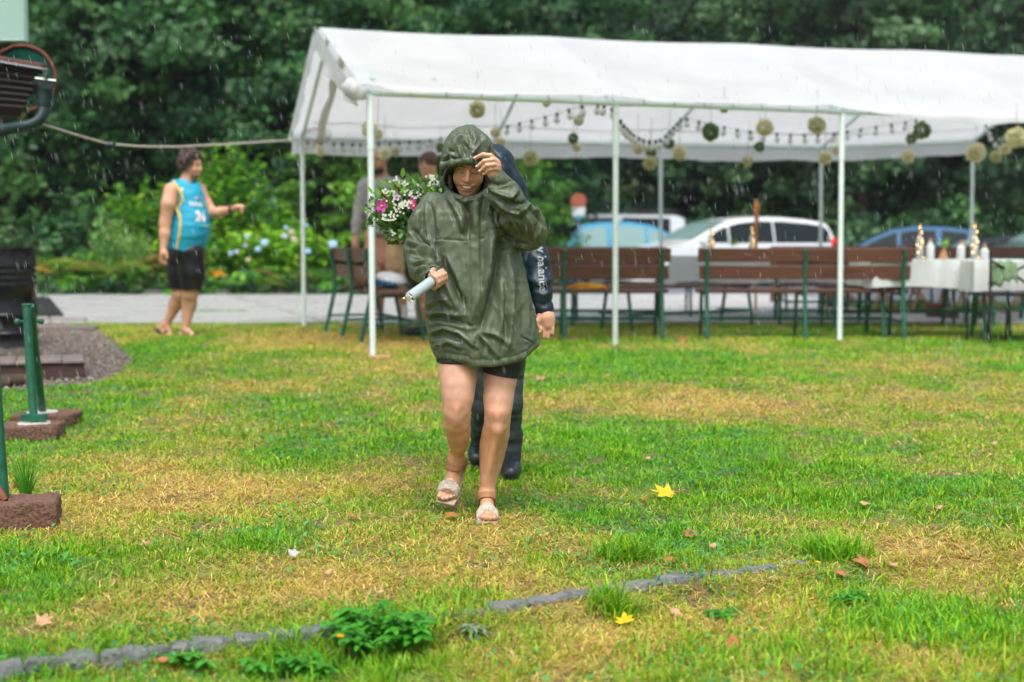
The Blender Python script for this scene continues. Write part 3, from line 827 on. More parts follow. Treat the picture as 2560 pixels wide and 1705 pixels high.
def floret_head(seed, r0):
    r = np.random.default_rng(seed); V = []; n = 90
    for k in range(n):
        z = 1 - 1.5 * (k + .5) / n; a = k * 2.399963; q = math.sqrt(max(0, 1 - z * z)); d = np.array([q * math.cos(a), q * math.sin(a), z])
        p = d * r0 * r.uniform(.86, 1.06); u = np.cross(d, r.normal(0, 1, 3)); u /= np.linalg.norm(u); v = np.cross(d, u); s = r0 * .24
        V += [p - u * s, p - v * s + d * s * .2, p + u * s, p + v * s + d * s * .2]
    V = np.array(V); return np_mesh('flower_head', V, np.arange(len(V)).reshape(-1, 4))
fh = floret_head(1, .085)
for (px, py, cm, s) in [(617, 592, 'petal_blue', .8), (661, 608, 'petal_blue', 1.3), (645, 624, 'petal_blue', 1.0), (592, 630, 'petal_lilac', .8), (577, 634, 'petal_blue', .8), (712, 591, 'petal_lilac', 1.0), (729, 581, 'petal_pink', 1.0), (735, 600, 'petal_pink', 1.1),
                        (715, 570, 'petal_blue', .7), (765, 564, 'petal_blue', .7), (832, 612, 'petal_blue', 1.5), (770, 629, 'petal_blue', 1.0), (620, 651, 'petal_pink', .8), (614, 614, 'petal_lilac', .7)]:
    p = W(px, py, 24.35); me = fh.copy(); me.materials.append(M[cm])
    o = link('flower_head', me, None, hy); o.location = (p.x - hy.location.x, p.y - hy.location.y, p.z - hy.location.z); s *= .60; o.scale = (s, s, s)
    if cm != 'petal_blue': o['label'] = {'petal_lilac': 'lilac flower head', 'petal_pink': 'faded pink flower head'}[cm]
lily = empty('day_lily', (bedx(548, 24.5), 24.5, .02), 0, 'orange yellow lily flowering low beside the black shorts', 'flower')
mb = MB()
for k in range(14):
    a = k * .45; mb.tube([(0, 0, 0), (math.cos(a) * .1, math.sin(a) * .1, .22), (math.cos(a) * .26, math.sin(a) * .2, .3)], [.012, .01, .002], 4)
mb.build('leaves', M['bq_leaf2'], lily)
for k in range(4):
    mb = MB(); c = Vector((-.09 + .06 * k, -.05, .38 - .05 * (k % 2)))
    for j in range(6):
        a = j * 1.047; d = Vector((math.cos(a), -.3, math.sin(a))); e = Vector((-math.sin(a), 0, math.cos(a)))
        mb.add([c, c + d * .03 + e * .014, c + d * .06, c + d * .03 - e * .014], [(0, 1, 2, 3)])
    mb.build('flower', M['petal_yellow'] if k % 2 else M['petal_orange'], lily, smooth=False)
gc = [bush_mesh('ground_cover', 630 + k, (.8, .4, .42), .055, [DARK, MD][k % 2], 60, 30) for k in range(2)]
for i in range(16):
    x = bedx(80 + i * 52, 24.5); o = link('ground_cover', gc[i % 2], M['leaf'], None, (x, 24.55 + random.uniform(-.1, .15), .02)); o.rotation_euler = (0, 0, i * 2.1)
    T(o, kind='stuff', group='ground cover')
sheet('flower_bed', [(-14, 24.3), (-2.9, 24.3), (-2.9, 29), (-14, 29)], .016, M['soil'])
bk = empty('bed_edging', label='low edging of grey kerb stones along the flower bed', cat='kerb')
for i in range(11):
    MB().box((bedx(110 + i * 68, 24.28), 24.28 + random.uniform(-.02, .02), .05), (.44, .10, .10 + random.uniform(-.01, .02)), rotz(random.uniform(-.03, .03)), bev=.015).build('kerb_stone', M['slate'], bk)
# ------------------------------------------------------------------ party tent
tent = empty('party_tent', (0, 0, 0), 0, 'long white party tent with ridge roof on white steel poles', 'tent')
TD = Vector((.898, .442, 0))
def ip(t, xs, ys): return float(np.interp(t, xs, ys))
def Fe(t): return Vector((-1.12, 11.33, 0)) + TD * t + Vector((0, 0, ip(t, [0, 2.24, 4.68, 9.6], [2.10, 2.118, 2.139, 2.18])))
def Be(t): return Vector((-2.27, 15.5, 0)) + TD * t + Vector((0, 0, ip(t, [0, 2.3, 4.53, 7, 9.6], [2.04, 2.07, 2.105, 2.14, 2.30])))
def Rd(t): return Vector((-1.70, 13.42, 0)) + TD * t + Vector((0, 0, ip(t, [0, 8.8, 9.6], [2.89, 3.15, 3.16])))
FT = [0, 2.24, 4.68, 7.25, 9.6]; BT = [0, 2.3, 4.55, 7.0, 9.6]
def sag(t, A):
    for a, b in zip(A[:-1], A[1:]):
        if a <= t <= b: return math.sin(math.pi * (t - a) / (b - a))
    return 0
def cover(E, A, edge, side, name, drop, parent):
    "one slope of the roof, from ridge to below the eave"
    rows = []
    nt, nv = 150, 30
    out = Vector((.442, -.898, 0)) * side
    for i in range(nt + 1):
        t = -.10 + (9.8) * i / nt
        r_ = Rd(t) + Vector((0, 0, .035)); e = E(t); row = []
        ez = ip(t, edge[0], edge[1])
        e2 = Vector((e.x, e.y, e.z + .03 + ez * .3)) + out * .03
        s = sag(t, A)
        for j in range(nv + 1):
            v = j / nv
            if v <= .88:
                q = v / .88
                p = r_.lerp(e2, q)
                p.z -= s * .05 * math.sin(math.pi * min(1, q * .9 + .1)) ** .8
                if q < .04: p.z -= .012 * (1 - q / .04)
            else:
                q = (v - .88) / .12
                bot = e2.z - drop + ez
                p = Vector((e2.x, e2.y, e2.z + (bot - e2.z) * q)) + out * (.035 * math.sin(q * 1.6) + .012 * math.sin(t * 9) * q)
            nz = float(vnoise(np.array([t * 1.7, v * 5.0, side * 3.0 + 7]))) - .5
            n3 = float(vnoise(np.array([t * 6.5, v * 7.0, side * 3.0 + 17]))) - .5
            gather = max(0, 1 - abs(t) / .9) + .35
            p.z += nz * .03 * min(1, v * 3) + n3 * .045 * v * v * gather
            row.append(p)
        rows.append(row)
    mb = MB().grid(rows)
    o = mb.build(name, M['tarp'], parent, ang=0)
    return o
fe_edge = ([-.1, 0, .25, .6, 1.2, 2.0, 2.24, 2.6, 3.5, 4.6, 5.3, 6.3, 6.9, 7.3, 8.5, 9.7], [.10, .10, .05, .075, .07, .085, .09, .06, .065, .09, .03, -.01, .02, .05, .0, .05])
front_cover = cover(Fe, FT, fe_edge, 1, 'roof_cover', .095, tent)
be_edge = ([-.1, 9.7], [0, 0])
back_cover = cover(Be, BT, be_edge, -1, 'roof_cover', .20, tent)
front_cover['label'] = 'front roof slope of white tarpaulin with gathered lower edge'; back_cover['label'] = 'rear roof slope with hanging valance'
# wrinkled gable flap, front half and rear half
for E, side, h in ((Fe, 1, .23), (Be, -1, .16)):
    rows = []
    for i in range(70):
        v = i / 69; r_ = Rd(-.1); e = E(-.1); p = r_.lerp(e, v) + Vector((0, 0, .035)); row = []
        hh = h * (1.0 + .12 * math.sin(v * 5)) * (1 - .25 * max(0, v - .8) * 5)
        for j in range(12):
            q = j / 11
            w_ = .012 * math.sin(v * 26 + q * 5.0) * q + .014 * math.sin(v * 13 - q * 4 + 1) * q + .03 * (float(vnoise(np.array([v * 9, q * 3, side + 5.]))) - .5) * q
            row.append(p + Vector((-.898, -.442, 0)) * (.045 + w_ - .015 * q * q) + Vector((0, 0, -hh * q)) + Vector((.442, -.898, 0)) * side * (.02 * math.sin(q * 3)))
        rows.append(row)
    MB().grid(rows).build('gable_flap', M['tarp'], tent, ang=0)
# bunched corner of the cover
mb = MB(); rows = []
c = Fe(-.05) + Vector((0, -.03, .02))
for i in range(22):
    a = i / 21 * 6.283; row = []
    for j in range(9):
        q = j / 8; rr = (.022 + .060 * math.sin(q * 2.9)) * (1 + .25 * math.sin(a * 5 + q * 6) + .18 * math.sin(a * 9))
        row.append(c + Vector((math.cos(a) * rr * 1.05 - .10 + .06 * q, math.sin(a) * rr * .8, .09 - .17 * q)))
    rows.append(row)
MB().grid(rows).build('gathered_corner', M['tarp'], tent, ang=0)
# rolled side curtain tied inside the left gable
pts = [Rd(.16).lerp(Be(.16), k / 8) + Vector((.02 * math.sin(k * 2), 0, -.10 - .02 * math.sin(k * 1.3))) for k in range(9)]
MB().tube(pts, [.035, .045, .04, .045, .028, .045, .04, .045, .03], 10).build('rolled_curtain', M['tarp_under'], tent)
# seam line along the foot of the rear slope
MB().tube([Be(t) + Vector((.06, -.30, .175)) for t in np.linspace(.1, 9.5, 20)], .012, 6).build('cover_hem', M['tarp_under'], tent)

# frame
def pipe(name, pts, r, n=12, label=None):
    o = MB().tube(pts, r, n).build(name, M['pole'], tent)
    if label: o['label'] = label
    return o
fpole = [((932, 896), (918, 240)), ((1538, 864), (1519, 262)), ((2099, 852), (2073, 284)), (None, None), (None, None)]
for i, t in enumerate(FT):
    top = Fe(t)
    if fpole[i][0]:
        b = G(*fpole[i][0]); b = Vector((b.x, b.y, b.z))
    else: b = Vector((top.x + .04, top.y, 0))
    b.z -= .02
    mid = b.lerp(top, .80)
    pole = pipe('pole', [b, mid], .0245)
    s = MB().tube([mid - (mid - b).normalized() * .02, top + Vector((0, 0, -.02))], .0285, 12).build('sleeve', M['pole'], pole)
    MB().tube([top + TD * -.16 * (0 if i == 0 else 1), top, top + TD * .16], .029, 12).build('corner_joint', M['pole'], tent)
bpx = [((760, 815), (747, 352)), None, ((1645, 783), (1641, 362)), ((2050, 772), (2049, 369)), ((2420, 762), (2425, 346))]
for i, t in enumerate(BT):
    top = Be(t); b = Vector((top.x + .02, top.y, 0))
    if i == 0: b = Vector((W(760, 815, 15.5).x, 15.5, 0))
    mid = b.lerp(top, .82)
    pole = pipe('pole', [b, mid], .0235)
    MB().tube([mid - Vector((0, 0, .02)), top], .027, 12).build('sleeve', M['pole'], pole)
pipe('eave_pipe', [Fe(t) for t in FT], .0235)
pipe('eave_pipe', [Be(t) for t in BT], .0235)
pipe('ridge_pipe', [Rd(t) + Vector((0, 0, -.03)) for t in FT], .0235)
for tf, tb in zip(FT, BT):
    r_ = Rd(tf) + Vector((0, 0, -.02))
    pipe('rafter', [Fe(tf), r_], .0225); pipe('rafter', [r_, Be(tb)], .0225)
for t in (1.1, 3.4, 6.0, 8.4):
    MB().tube([Fe(t) - TD * .07, Fe(t) + TD * .07], .0265, 12).build('pipe_coupling', M['pole'], tent)
for i in range(30):
    t = .35 + i * .31; p = Fe(t)
    MB().tube([p + Vector((0, -.028, -.012)), p + Vector((0, -.03, .02)), p + Vector((0, 0, .05))], .003, 5).build('tie', M['rubber'], tent)
for (px, py, r_) in [(932, 897, .085)]:
    g = G(px, py); o = MB().box((0, 0, .012), (.19, .10, .030), bev=.006).build('wooden_block', M['rawwood'], None, loc=(g.x + .05, g.y - .0, g.z))
    T(o, 'short flat wooden block under the nearest left tent pole', 'wood block')

# wires, string lights
def hang(pts, s, n=14):
    out = []
    for a, b in zip(pts[:-1], pts[1:]):
        for k in range(n): q = k / n; p = a.lerp(b, q); p.z -= s * 4 * q * (1 - q) * (b - a).length; out.append(p)
    out.append(pts[-1]); return out
bulb_mb = MB(); bulb_mb.lathe([(.004, -.10), (.016, -.094), (.027, -.075), (.029, -.06), (.022, -.04), (.012, -.028)], n=12)
bulb_me = bulb_mb.mesh('bulb'); bulb_me.materials.append(M['bulb'])
sock_me = MB().lathe([(.010, -.034), (.015, -.03), (.015, .004), (.008, .012)], n=10).mesh('socket'); sock_me.materials.append(M['rubber'])
def lights(pts, bulbs, label, r=.0024):
    t = empty('string_lights', (0, 0, 0), 0, label, 'string lights', 'strings of clear bulbs in the tent')
    MB().tube(pts, r, 5).build('cable', M['rubber'], t)
    for p in bulbs:
        b = link('bulb', bulb_me, None, t, p); b.rotation_euler = (random.uniform(-.2, .2), random.uniform(-.2, .2), 0)
        s = link('socket', sock_me, None, b)
def at(L, Y0, Y1): n = len(L); return [W(x, y, Y0 + (Y1 - Y0) * i / (n - 1)) for i, (x, y) in enumerate(L)]
A = at([(1242, 321), (1269, 315), (1299, 308), (1329, 301), (1363, 292), (1393, 284), (1422, 274), (1455, 265), (1495, 261), (1511, 262)], 15.6, 12.6)
lights(A, A, 'string of clear bulbs rising from behind the green hood to the middle pole')
B1 = at([(1530, 272), (1540, 290), (1552, 302), (1560, 313), (1568, 322), (1575, 330), (1584, 337), (1597, 345), (1609, 350), (1623, 353), (1640, 352), (1651, 349), (1664, 339), (1674, 328), (1684, 318), (1693, 308), (1701, 298)], 12.5, 15.2)
lights(B1, B1, 'tight loop of clear bulbs sagging right of the middle pole')
B2 = at([(1701, 298), (1717, 296), (1748, 304), (1780, 312), (1811, 318), (1843, 324), (1876, 329), (1909, 332), (1942, 334), (1976, 337), (2011, 337), (2045, 336), (2085, 334), (2118, 328), (2153, 323), (2191, 317), (2228, 311), (2264, 305), (2290, 300)], 15.2, 15.8)
lights(B2, B2[1:], 'long shallow string of clear bulbs along the right half of the tent')
C_ = at([(752, 352), (769, 354), (802, 357), (835, 359), (856, 359), (882, 360), (902, 360), (922, 359), (947, 358), (975, 358), (998, 356), (1024, 354), (1048, 353), (1075, 350), (1102, 346), (1130, 344)], 15.3, 15.9)
lights(C_, C_[1:], 'string of clear bulbs along the rear eave at the left end')
D_ = at([(2465, 312), (2472, 322), (2480, 335), (2489, 350), (2500, 358), (2512, 352), (2524, 340), (2540, 322)], 17.2, 17.4)
lights(D_, D_, 'short loop of clear bulbs at the far right corner')

# rope from the house corner to the tent
rp = [W(95, 306, 9.6), W(130, 318, 9.9), W(200, 340, 10.6), W(272, 360, 11.2), W(350, 366, 11.9), W(440, 367, 12.6), W(560, 361, 13.6), W(680, 353, 14.7), W(745, 350, 15.45)]
rope = empty('guy_rope', (0, 0, 0), 0, 'pale wet rope strung from the gutter corner to the left tent corner', 'rope')
MB().tube(rp, .0080, 8).build('rope', M['rope'], rope)
k = rp[3]; MB().ball(k + Vector((.015, 0, -.008)), (.042, .03, .030), 12, 8).build('knot', M['gutter'], rope)
coil = empty('rope_coil', (0, 0, 0), 0, 'spare rope coiled round the left rear tent corner', 'rope')
mb = MB(); c = W(790, 345, 15.35)
for k in range(5):
    pts = []
    for i in range(19):
        a = i / 18 * 6.283; pts.append(c + Vector((math.cos(a) * (.10 + .015 * k) + .012 * k - .04, .05 * math.sin(a * 2 + k), math.sin(a) * (.045 + .012 * k) + .01 * k)))
    mb.tube(pts, .005, 6)
mb.build('coil', M['rope'], coil)

# paper pom-poms
def pompom_mesh(seed, k=1.0):
    r = np.random.default_rng(seed); V = []; F = []; n = 150
    for i in range(n):
        z = 1 - 2 * (i + .5) / n; a = i * 2.399963; q = math.sqrt(1 - z * z)
        d = np.array([q * math.cos(a), q * math.sin(a), z]) + r.normal(0, .12, 3); d /= np.linalg.norm(d)
        u = np.cross(d, r.normal(0, 1, 3)); u /= np.linalg.norm(u); v = np.cross(d, u)
        b = len(V); R_ = r.uniform(.84, 1.08); w_ = r.uniform(.16, .28)
        V.append(d * .45)
        for j in range(5):
            s = (j - 2) / 2; V.append(d * R_ * (1 - .12 * s * s + r.uniform(-.07, .07)) + u * s * w_ + v * (.12 * math.sin(s * 4 + i) + r.uniform(-.05, .05)))
        for j in range(4): F.append((b, b + 1 + j, b + 2 + j))
    return np_mesh('paper_ball', np.array(V), np.array(F))
pm = {}
for c in ('cream_paper', 'white_paper', 'green_paper', 'olive_paper'):
    for k in range(2):
        me = pompom_mesh(40 + k + len(c)); me.materials.append(M[c]); pm[c, k] = me
POM = [ # px, py, radius px, distance, paper, label
    (1193, 274, 21, 12.3, 'olive_paper', 'largest yellow cream pom-pom under the roof edge above the green hood'),
    (922, 322, 21, 11.9, 'white_paper', 'white pom-pom hanging behind the nearest left pole'),
    (945, 335, 14, 12.3, 'cream_paper', 'small cream pom-pom overlapping the white one at the nearest left pole'),
    (800, 377, 14, 14.9, 'white_paper', 'white pom-pom between the two left poles'),
    (962, 383, 17, 13.6, 'white_paper', 'white pom-pom in front of the bearded man'),
    (988, 380, 12, 15.2, 'olive_paper', 'small olive pom-pom right of the bearded man'),
    (1101, 370, 12, 14.9, 'green_paper', 'green pom-pom just left of the green hood'),
    (1238, 332, 13, 13.9, 'cream_paper', 'cream pom-pom at the first inner rafter right of the hood'),
    (1252, 358, 14, 14.4, 'cream_paper', 'cream pom-pom above the navy hood'),
    (1326, 397, 20, 14.4, 'olive_paper', 'open olive and white pom-pom hanging lowest between hood and middle pole'),
    (1447, 300, 15, 13.8, 'white_paper', 'pale pom-pom just left of the middle pole'),
    (1433, 346, 15, 13.9, 'green_paper', 'green pom-pom below the pale one left of the middle pole'),
    (1441, 367, 12, 14.6, 'cream_paper', 'small cream pom-pom under the green one left of the middle pole'),
    (1594, 372, 14, 14.2, 'cream_paper', 'oval cream pom-pom below the loop of bulbs'),
    (1628, 380, 14, 14.5, 'green_paper', 'green pom-pom of the cluster right of the middle pole'),
    (1624, 408, 18, 14.0, 'olive_paper', 'olive pom-pom at the bottom of the cluster right of the middle pole'),
    (1673, 359, 14, 14.7, 'green_paper', 'flat green pom-pom at the foot of the second inner rafter'),
    (1699, 382, 19, 14.4, 'cream_paper', 'cream pom-pom right of the second rear pole'),
    (1776, 330, 23, 13.3, 'green_paper', 'big round green pom-pom in the middle of the right half'),
    (1366, 258, 11, 12.6, 'olive_paper', 'olive pom-pom half hidden by the front pipe left of the middle pole'),
    (1810, 272, 12, 12.9, 'olive_paper', 'olive pom-pom half hidden by the front pipe right of the middle pole'),
    (1912, 319, 22, 13.6, 'cream_paper', 'big cream pom-pom midway between middle and right pole'),
    (2042, 313, 24, 13.5, 'olive_paper', 'big brownish cream pom-pom close left of the right front pole'),
    (1898, 367, 14, 14.8, 'green_paper', 'green pom-pom under the big cream one'),
    (1869, 402, 14, 14.8, 'olive_paper', 'lowest olive pom-pom above the white family car'),
    (2063, 394, 19, 14.7, 'cream_paper', 'cream pom-pom behind the right front pole'),
    (2091, 376, 12, 15.3, 'cream_paper', 'small cream pom-pom just right of the right front pole'),
    (2305, 326, 23, 14.4, 'green_paper', 'big dark green pom-pom hanging under the roof at far right'),
    (2278, 347, 14, 14.9, 'green_paper', 'small green pom-pom touching the big dark green one'),
    (2270, 391, 17, 14.8, 'cream_paper', 'cream pom-pom alone below the two dark green ones'),
    (2439, 382, 25, 14.6, 'cream_paper', 'biggest cream pom-pom at the right rear pole'),
    (2489, 392, 16, 14.9, 'olive_paper', 'olive and cream pom-pom right of the right rear pole'),
    (2514, 372, 15, 14.7, 'cream_paper', 'cream pom-pom near the right edge of the view'),
    (2540, 343, 27, 14.3, 'olive_paper', 'biggest olive pom-pom at the right edge of the view')]
for i, (px, py, r_, Y, c, lb) in enumerate(POM):
    p = W(px, py, Y); s = r_ * Y / FPX
    o = link('pom_pom', pm[c, i % 2], None, None, p); o.scale = (s, s, s * (.92 if i % 3 else 1.05)); o.rotation_euler = (i, i * 2.1, i * .7)
    T(o, lb, 'pom-pom', 'paper pom-poms under the tent roof')
    h = .34 if r_ > 12 else .2
    st = MB().tube([p, p + Vector((.004, 0, h))], .0022, 4).build('string', M['string'])
    st.parent = o; bpy.context.view_layer.update(); st.matrix_parent_inverse = o.matrix_world.inverted()

# ------------------------------------------------------------------ benches
def make_bench(L=2.0, posts=(-.93, 0, .93), back=True, label='', wood='board', cat='bench', dark=False):
    t = empty('bench', (0, 0, 0), 0, label, cat, 'green and brown garden benches')
    for k in range(3):
        MB().box((random.uniform(-.004, .004), .155 + k * .125, .452 + random.uniform(-.002, .002)), (L, .112, .034), bev=.006).build('seat_plank', M[wood], t)
    if back:
        for k, z in enumerate((.635, .80)):
            MB().box((random.uniform(-.01, .01), .042 - .02 * k, z), (L + .03 * k, .028, .130), Matrix.Rotation(.10, 3, 'X'), bev=.006).build('back_board', M[wood], t)
    for x in posts:
        g = MB()
        if back: g.tube([(x, -.075, 0), (x, -.02, .24), (x, .028, .44), (x, .022, .6), (x, -.010, .78), (x, -.022, .855)], [.021, .021, .021, .02, .02, .018], 8)
        else: g.tube([(x, .02, 0), (x, .10, .43)], .019, 8)
        g.build('rear_leg', M['greenmetal'], t)
        MB().tube([(x, .53, 0), (x, .50, .2), (x, .455, .43)], .018, 8).build('front_leg', M['greenmetal'], t)
        MB().tube([(x, .02, .425), (x, .47, .425)], .015, 6).tube([(x, -.03, .17), (x, .505, .17)], .013, 6).build('cross_bar', M['greenmetal'], t)
        if back:
            for z in (.635, .80): MB().tube([(x, -.03, z), (x, -.045, z)], .012, 6).build('bolt', M['greenmetal'], t)
    MB().box((0, .505, .17), (posts[-1] - posts[0], .012, .034)).build('rail', M['greenmetal'], t)
    return t
def place(o, px, Y, rz, x=None):
    X = px2x(px, Y); o.location = (X, Y, float(terrain(X, Y))); o.rotation_euler = (0, 0, rz); return o
b1 = place(make_bench(label='brown bench seen from behind, left of the middle pole, yellow cloth on its seat'), 1411, 13.52, .015)
b2 = copy_tree(b1); place(b2, 2013, 13.50, -.02); b2['label'] = 'long brown bench seen from behind, crossed by the right front tent pole'
b0 = copy_tree(b1); b0['label'] = 'bench seen end-on at the left pole with bags on its seat'
b0.location = (-1.585, 13.85, 0); b0.rotation_euler = (0, 0, R(-72)); b0.scale = (.93, 1.0, 1)
b3 = make_bench(1.9, (-.85, .85), False, 'x'); place(b3, 1655, 15.6, math.pi + .6); b3['label'] = 'bench turned at an angle behind the gap between the two front benches'
b4 = copy_tree(b1); place(b4, 2150, 16.0, math.pi - .10); b4['label'] = 'bench facing the camera behind the long front bench'
b5 = copy_tree(b1); place(b5, 2120, 18.4, 0.05 + math.pi); b5['label'] = 'bench on the far side of the right table, only its top board visible'
b6 = copy_tree(b1); place(b6, 2560, 16.6, .1 + math.pi); b6['label'] = 'bench behind the white covered table at the right edge'
b7 = copy_tree(b1); place(b7, 1440, 16.1, math.pi - .12); b7['label'] = 'bench facing the camera under the tent behind the left front bench'
b8 = make_bench(1.9, (-.85, .85), False, 'dark backless bench beside the right white table', 'timber_side'); place(b8, 2290, 14.9, .06)
for x in (-.85, .85): pass

# ------------------------------------------------------------------ tables with cloths
def table(name_label, cloth_label, px, Y, L, D, hem, rz):
    t = empty('table', (0, 0, 0), 0, name_label, 'table', 'tables under the tent')
    MB().box((0, 0, .73), (L - .04, D - .04, .03), bev=.004).build('table_top', M['board'], t)
    for x in (-L * .4, L * .4):
        for y in (-D * .33, D * .33):
            MB().tube([(x, y * .6, .72), (x, y * 1.2, 0)], .017, 6).build('leg', M['greenmetal'], t)
    place(t, px, Y, rz)
    # cloth
    mb = MB(); P = []; n = 140
    cor = [(-L / 2, -D / 2), (L / 2, -D / 2), (L / 2, D / 2), (-L / 2, D / 2)]
    per = 2 * (L + D); ring = []
    for i in range(n):
        s = per * i / n
        if s < L: p = (-L / 2 + s, -D / 2); nn = (0, -1)
        elif s < L + D: p = (L / 2, -D / 2 + s - L); nn = (1, 0)
        elif s < 2 * L + D: p = (L / 2 - (s - L - D), D / 2); nn = (0, 1)
        else: p = (-L / 2, D / 2 - (s - 2 * L - D)); nn = (-1, 0)
        ring.append((p, nn, s))
    rows = []
    for z, k in ((.752, 0), (.75, .0), (.735, .25), (.66, .5), (.57, .8), (hem, 1.0)):
        row = []
        for p, nn, s in ring:
            w_ = k * (.012 + .016 * math.sin(s * 23) + .012 * math.sin(s * 41 + 1) + .01 * math.sin(s * 9))
            row.append((p[0] + nn[0] * (w_ + .004), p[1] + nn[1] * (w_ + .004), z + (.012 * math.sin(s * 5) if z == hem else 0)))
        row.append(row[0]); rows.append(row)
    mb.grid(rows[::-1]); b = len(mb.v); mb.f.append(tuple(range(b - n - 1, b - 1)))
    c = mb.build('tablecloth', M['cloth_white'], None); c.location = t.location; c.rotation_euler = t.rotation_euler
    T(c, cloth_label, 'tablecloth', 'white tablecloths')
    return t
t1 = table('folding table behind the gap between the two brown front benches', 'white cloth over the table behind the two front benches', 1890, 17.3, 2.05, .75, .44, -.02)
t2 = table('folding table right of the long brown bench', 'cream white cloth over the table right of the long bench', 2345, 13.95, 1.55, .72, .49, .06)
t3 = table('folding table at the right edge of the view', 'pale cloth over the table at the right edge, behind the folding chair', 2590, 13.35, 1.3, .72, .47, -.10)

# things on the tables
def bottle(px, py_base, Y, z, h, label, lit=True):
    p = W(px, 600, Y); b = empty('bottle', (p.x, Y, z), 0, label, 'bottle', 'glass bottles with fairy lights')
    k = h / .32
    MB().lathe([(.030 * k, 0), (.038 * k, .01), (.039 * k, .17 * k), (.030 * k, .21 * k), (.014 * k, .245 * k), (.013 * k, .30 * k), (.016 * k, .305 * k), (.016 * k, .32 * k)], n=16).build('glass', M['bottle'], b)
    MB().lathe([(.012 * k, .318 * k), (.014 * k, .32 * k), (.014 * k, .35 * k), (.010 * k, .36 * k)], n=8).build('cork', M['cork'], b)
    if lit:
        pts = []
        for i in range(13):
            q = i / 12; a = i * 1.9; rr = (.033 if q < .55 else .015) * k
            pts.append(Vector((math.cos(a) * rr, math.sin(a) * rr - .01, .02 + q * .30 * k)))
        MB().tube(pts, .0012, 4).build('light_wire', M['chrome'], b)
        for i, q in enumerate(pts):
            if i % 2 == 0 or i in (5, 7): MB().ball(q + Vector((0, -.008, 0)), .0042, 6, 4).build('fairy_bulb', M['fairy'], b)
    return b
bottle(1778, 0, 17.15, .755, .31, 'clear bottle with fairy lights, left one on the rear table before the white car')
bottle(1880, 0, 17.15, .755, .33, 'clear bottle with fairy lights beside the orange torch')
bottle(2300, 0, 13.85, .755, .31, 'clear bottle with fairy lights on the left of the right table')
bottle(2437, 0, 13.85, .755, .32, 'clear bottle with fairy lights next to the right rear tent pole')
tc_ = empty('garden_torch', (W(1891, 600, 18.6).x, 18.6, 0), 0, 'tall orange bamboo garden torch standing behind the rear table', 'torch')
MB().tube([(0, 0, 0), (0, 0, 1.1)], .016, 8).build('pole', M['torch'], tc_)
MB().lathe([(.018, 1.1), (.03, 1.2), (.038, 1.33), (.042, 1.40), (.034, 1.42)], n=12).build('burner', M['torch'], tc_)
MB().lathe([(.024, 1.42), (.02, 1.46), (.008, 1.48)], n=10).build('lid', M['cork'], tc_)
for i, (px, h, lb) in enumerate([(2326, .17, 'white bottle on the right table next to the lit bottle'), (2403, .15, 'white jar on the right table left of the rear pole'), (2462, .12, 'small white jar beside the folding chair')]):
    p = W(px, 600, 13.9 if i < 2 else 13.3); o = MB().lathe([(.036, 0), (.04, .01), (.04, h * .75), (.022, h * .9), (.022, h)], n=14).build('jar', M['cloth_white'], None, loc=(p.x, p.y, .755)); T(o, lb, 'jar', 'white jars on the tables')
    MB().lathe([(.020, h), (.020, h + .03), (.012, h + .034)], n=10).build('lid', M['cork'], o)
def vase(px, Y, label, cone=False):
    p = W(px, 600, Y); o = empty('flower_vase', (p.x, Y, .755), 0, label, 'vase', 'small vases')
    if cone: MB().lathe([(.05, 0), (.012, .12), (.01, .13)], n=4).build('stand', M['rawwood'], o)
    else: MB().lathe([(.02, 0), (.026, .02), (.012, .07), (.014, .09)], n=10).build('glass', M['bottle'], o)
    V, C, s = stems_and_leaves(int(px), .12, .06, .05, 10, 5, .05, .01, BR + PAL_, .8, .1, .1)
    V = V + np.array([0, 0, .09]); link('sprig', cloud_mesh('sprig', V, C), M['leaf'], o)
vase(1834, 17.15, 'tiny vase with a sprig between the two lit bottles'); vase(2360, 13.9, 'wooden easel vase with grass sprigs on the right table', True)
for i, (px, Y, lb) in enumerate([(1862, 17.2, 'drinking glass nearest the little vase'), (1908, 17.2, 'drinking glass right of the torch'), (1935, 17.3, 'second drinking glass right of the torch'), (1960, 17.3, 'rightmost drinking glass on the rear table')]):
    p = W(px, 600, Y); T(MB().lathe([(.028, 0), (.034, .09), (.031, .088), (.026, .006)], n=12, cap=False).build('drinking_glass', M['bottle'], None, loc=(p.x, Y, .755)), lb, 'glass', 'drinking glasses on the rear table')

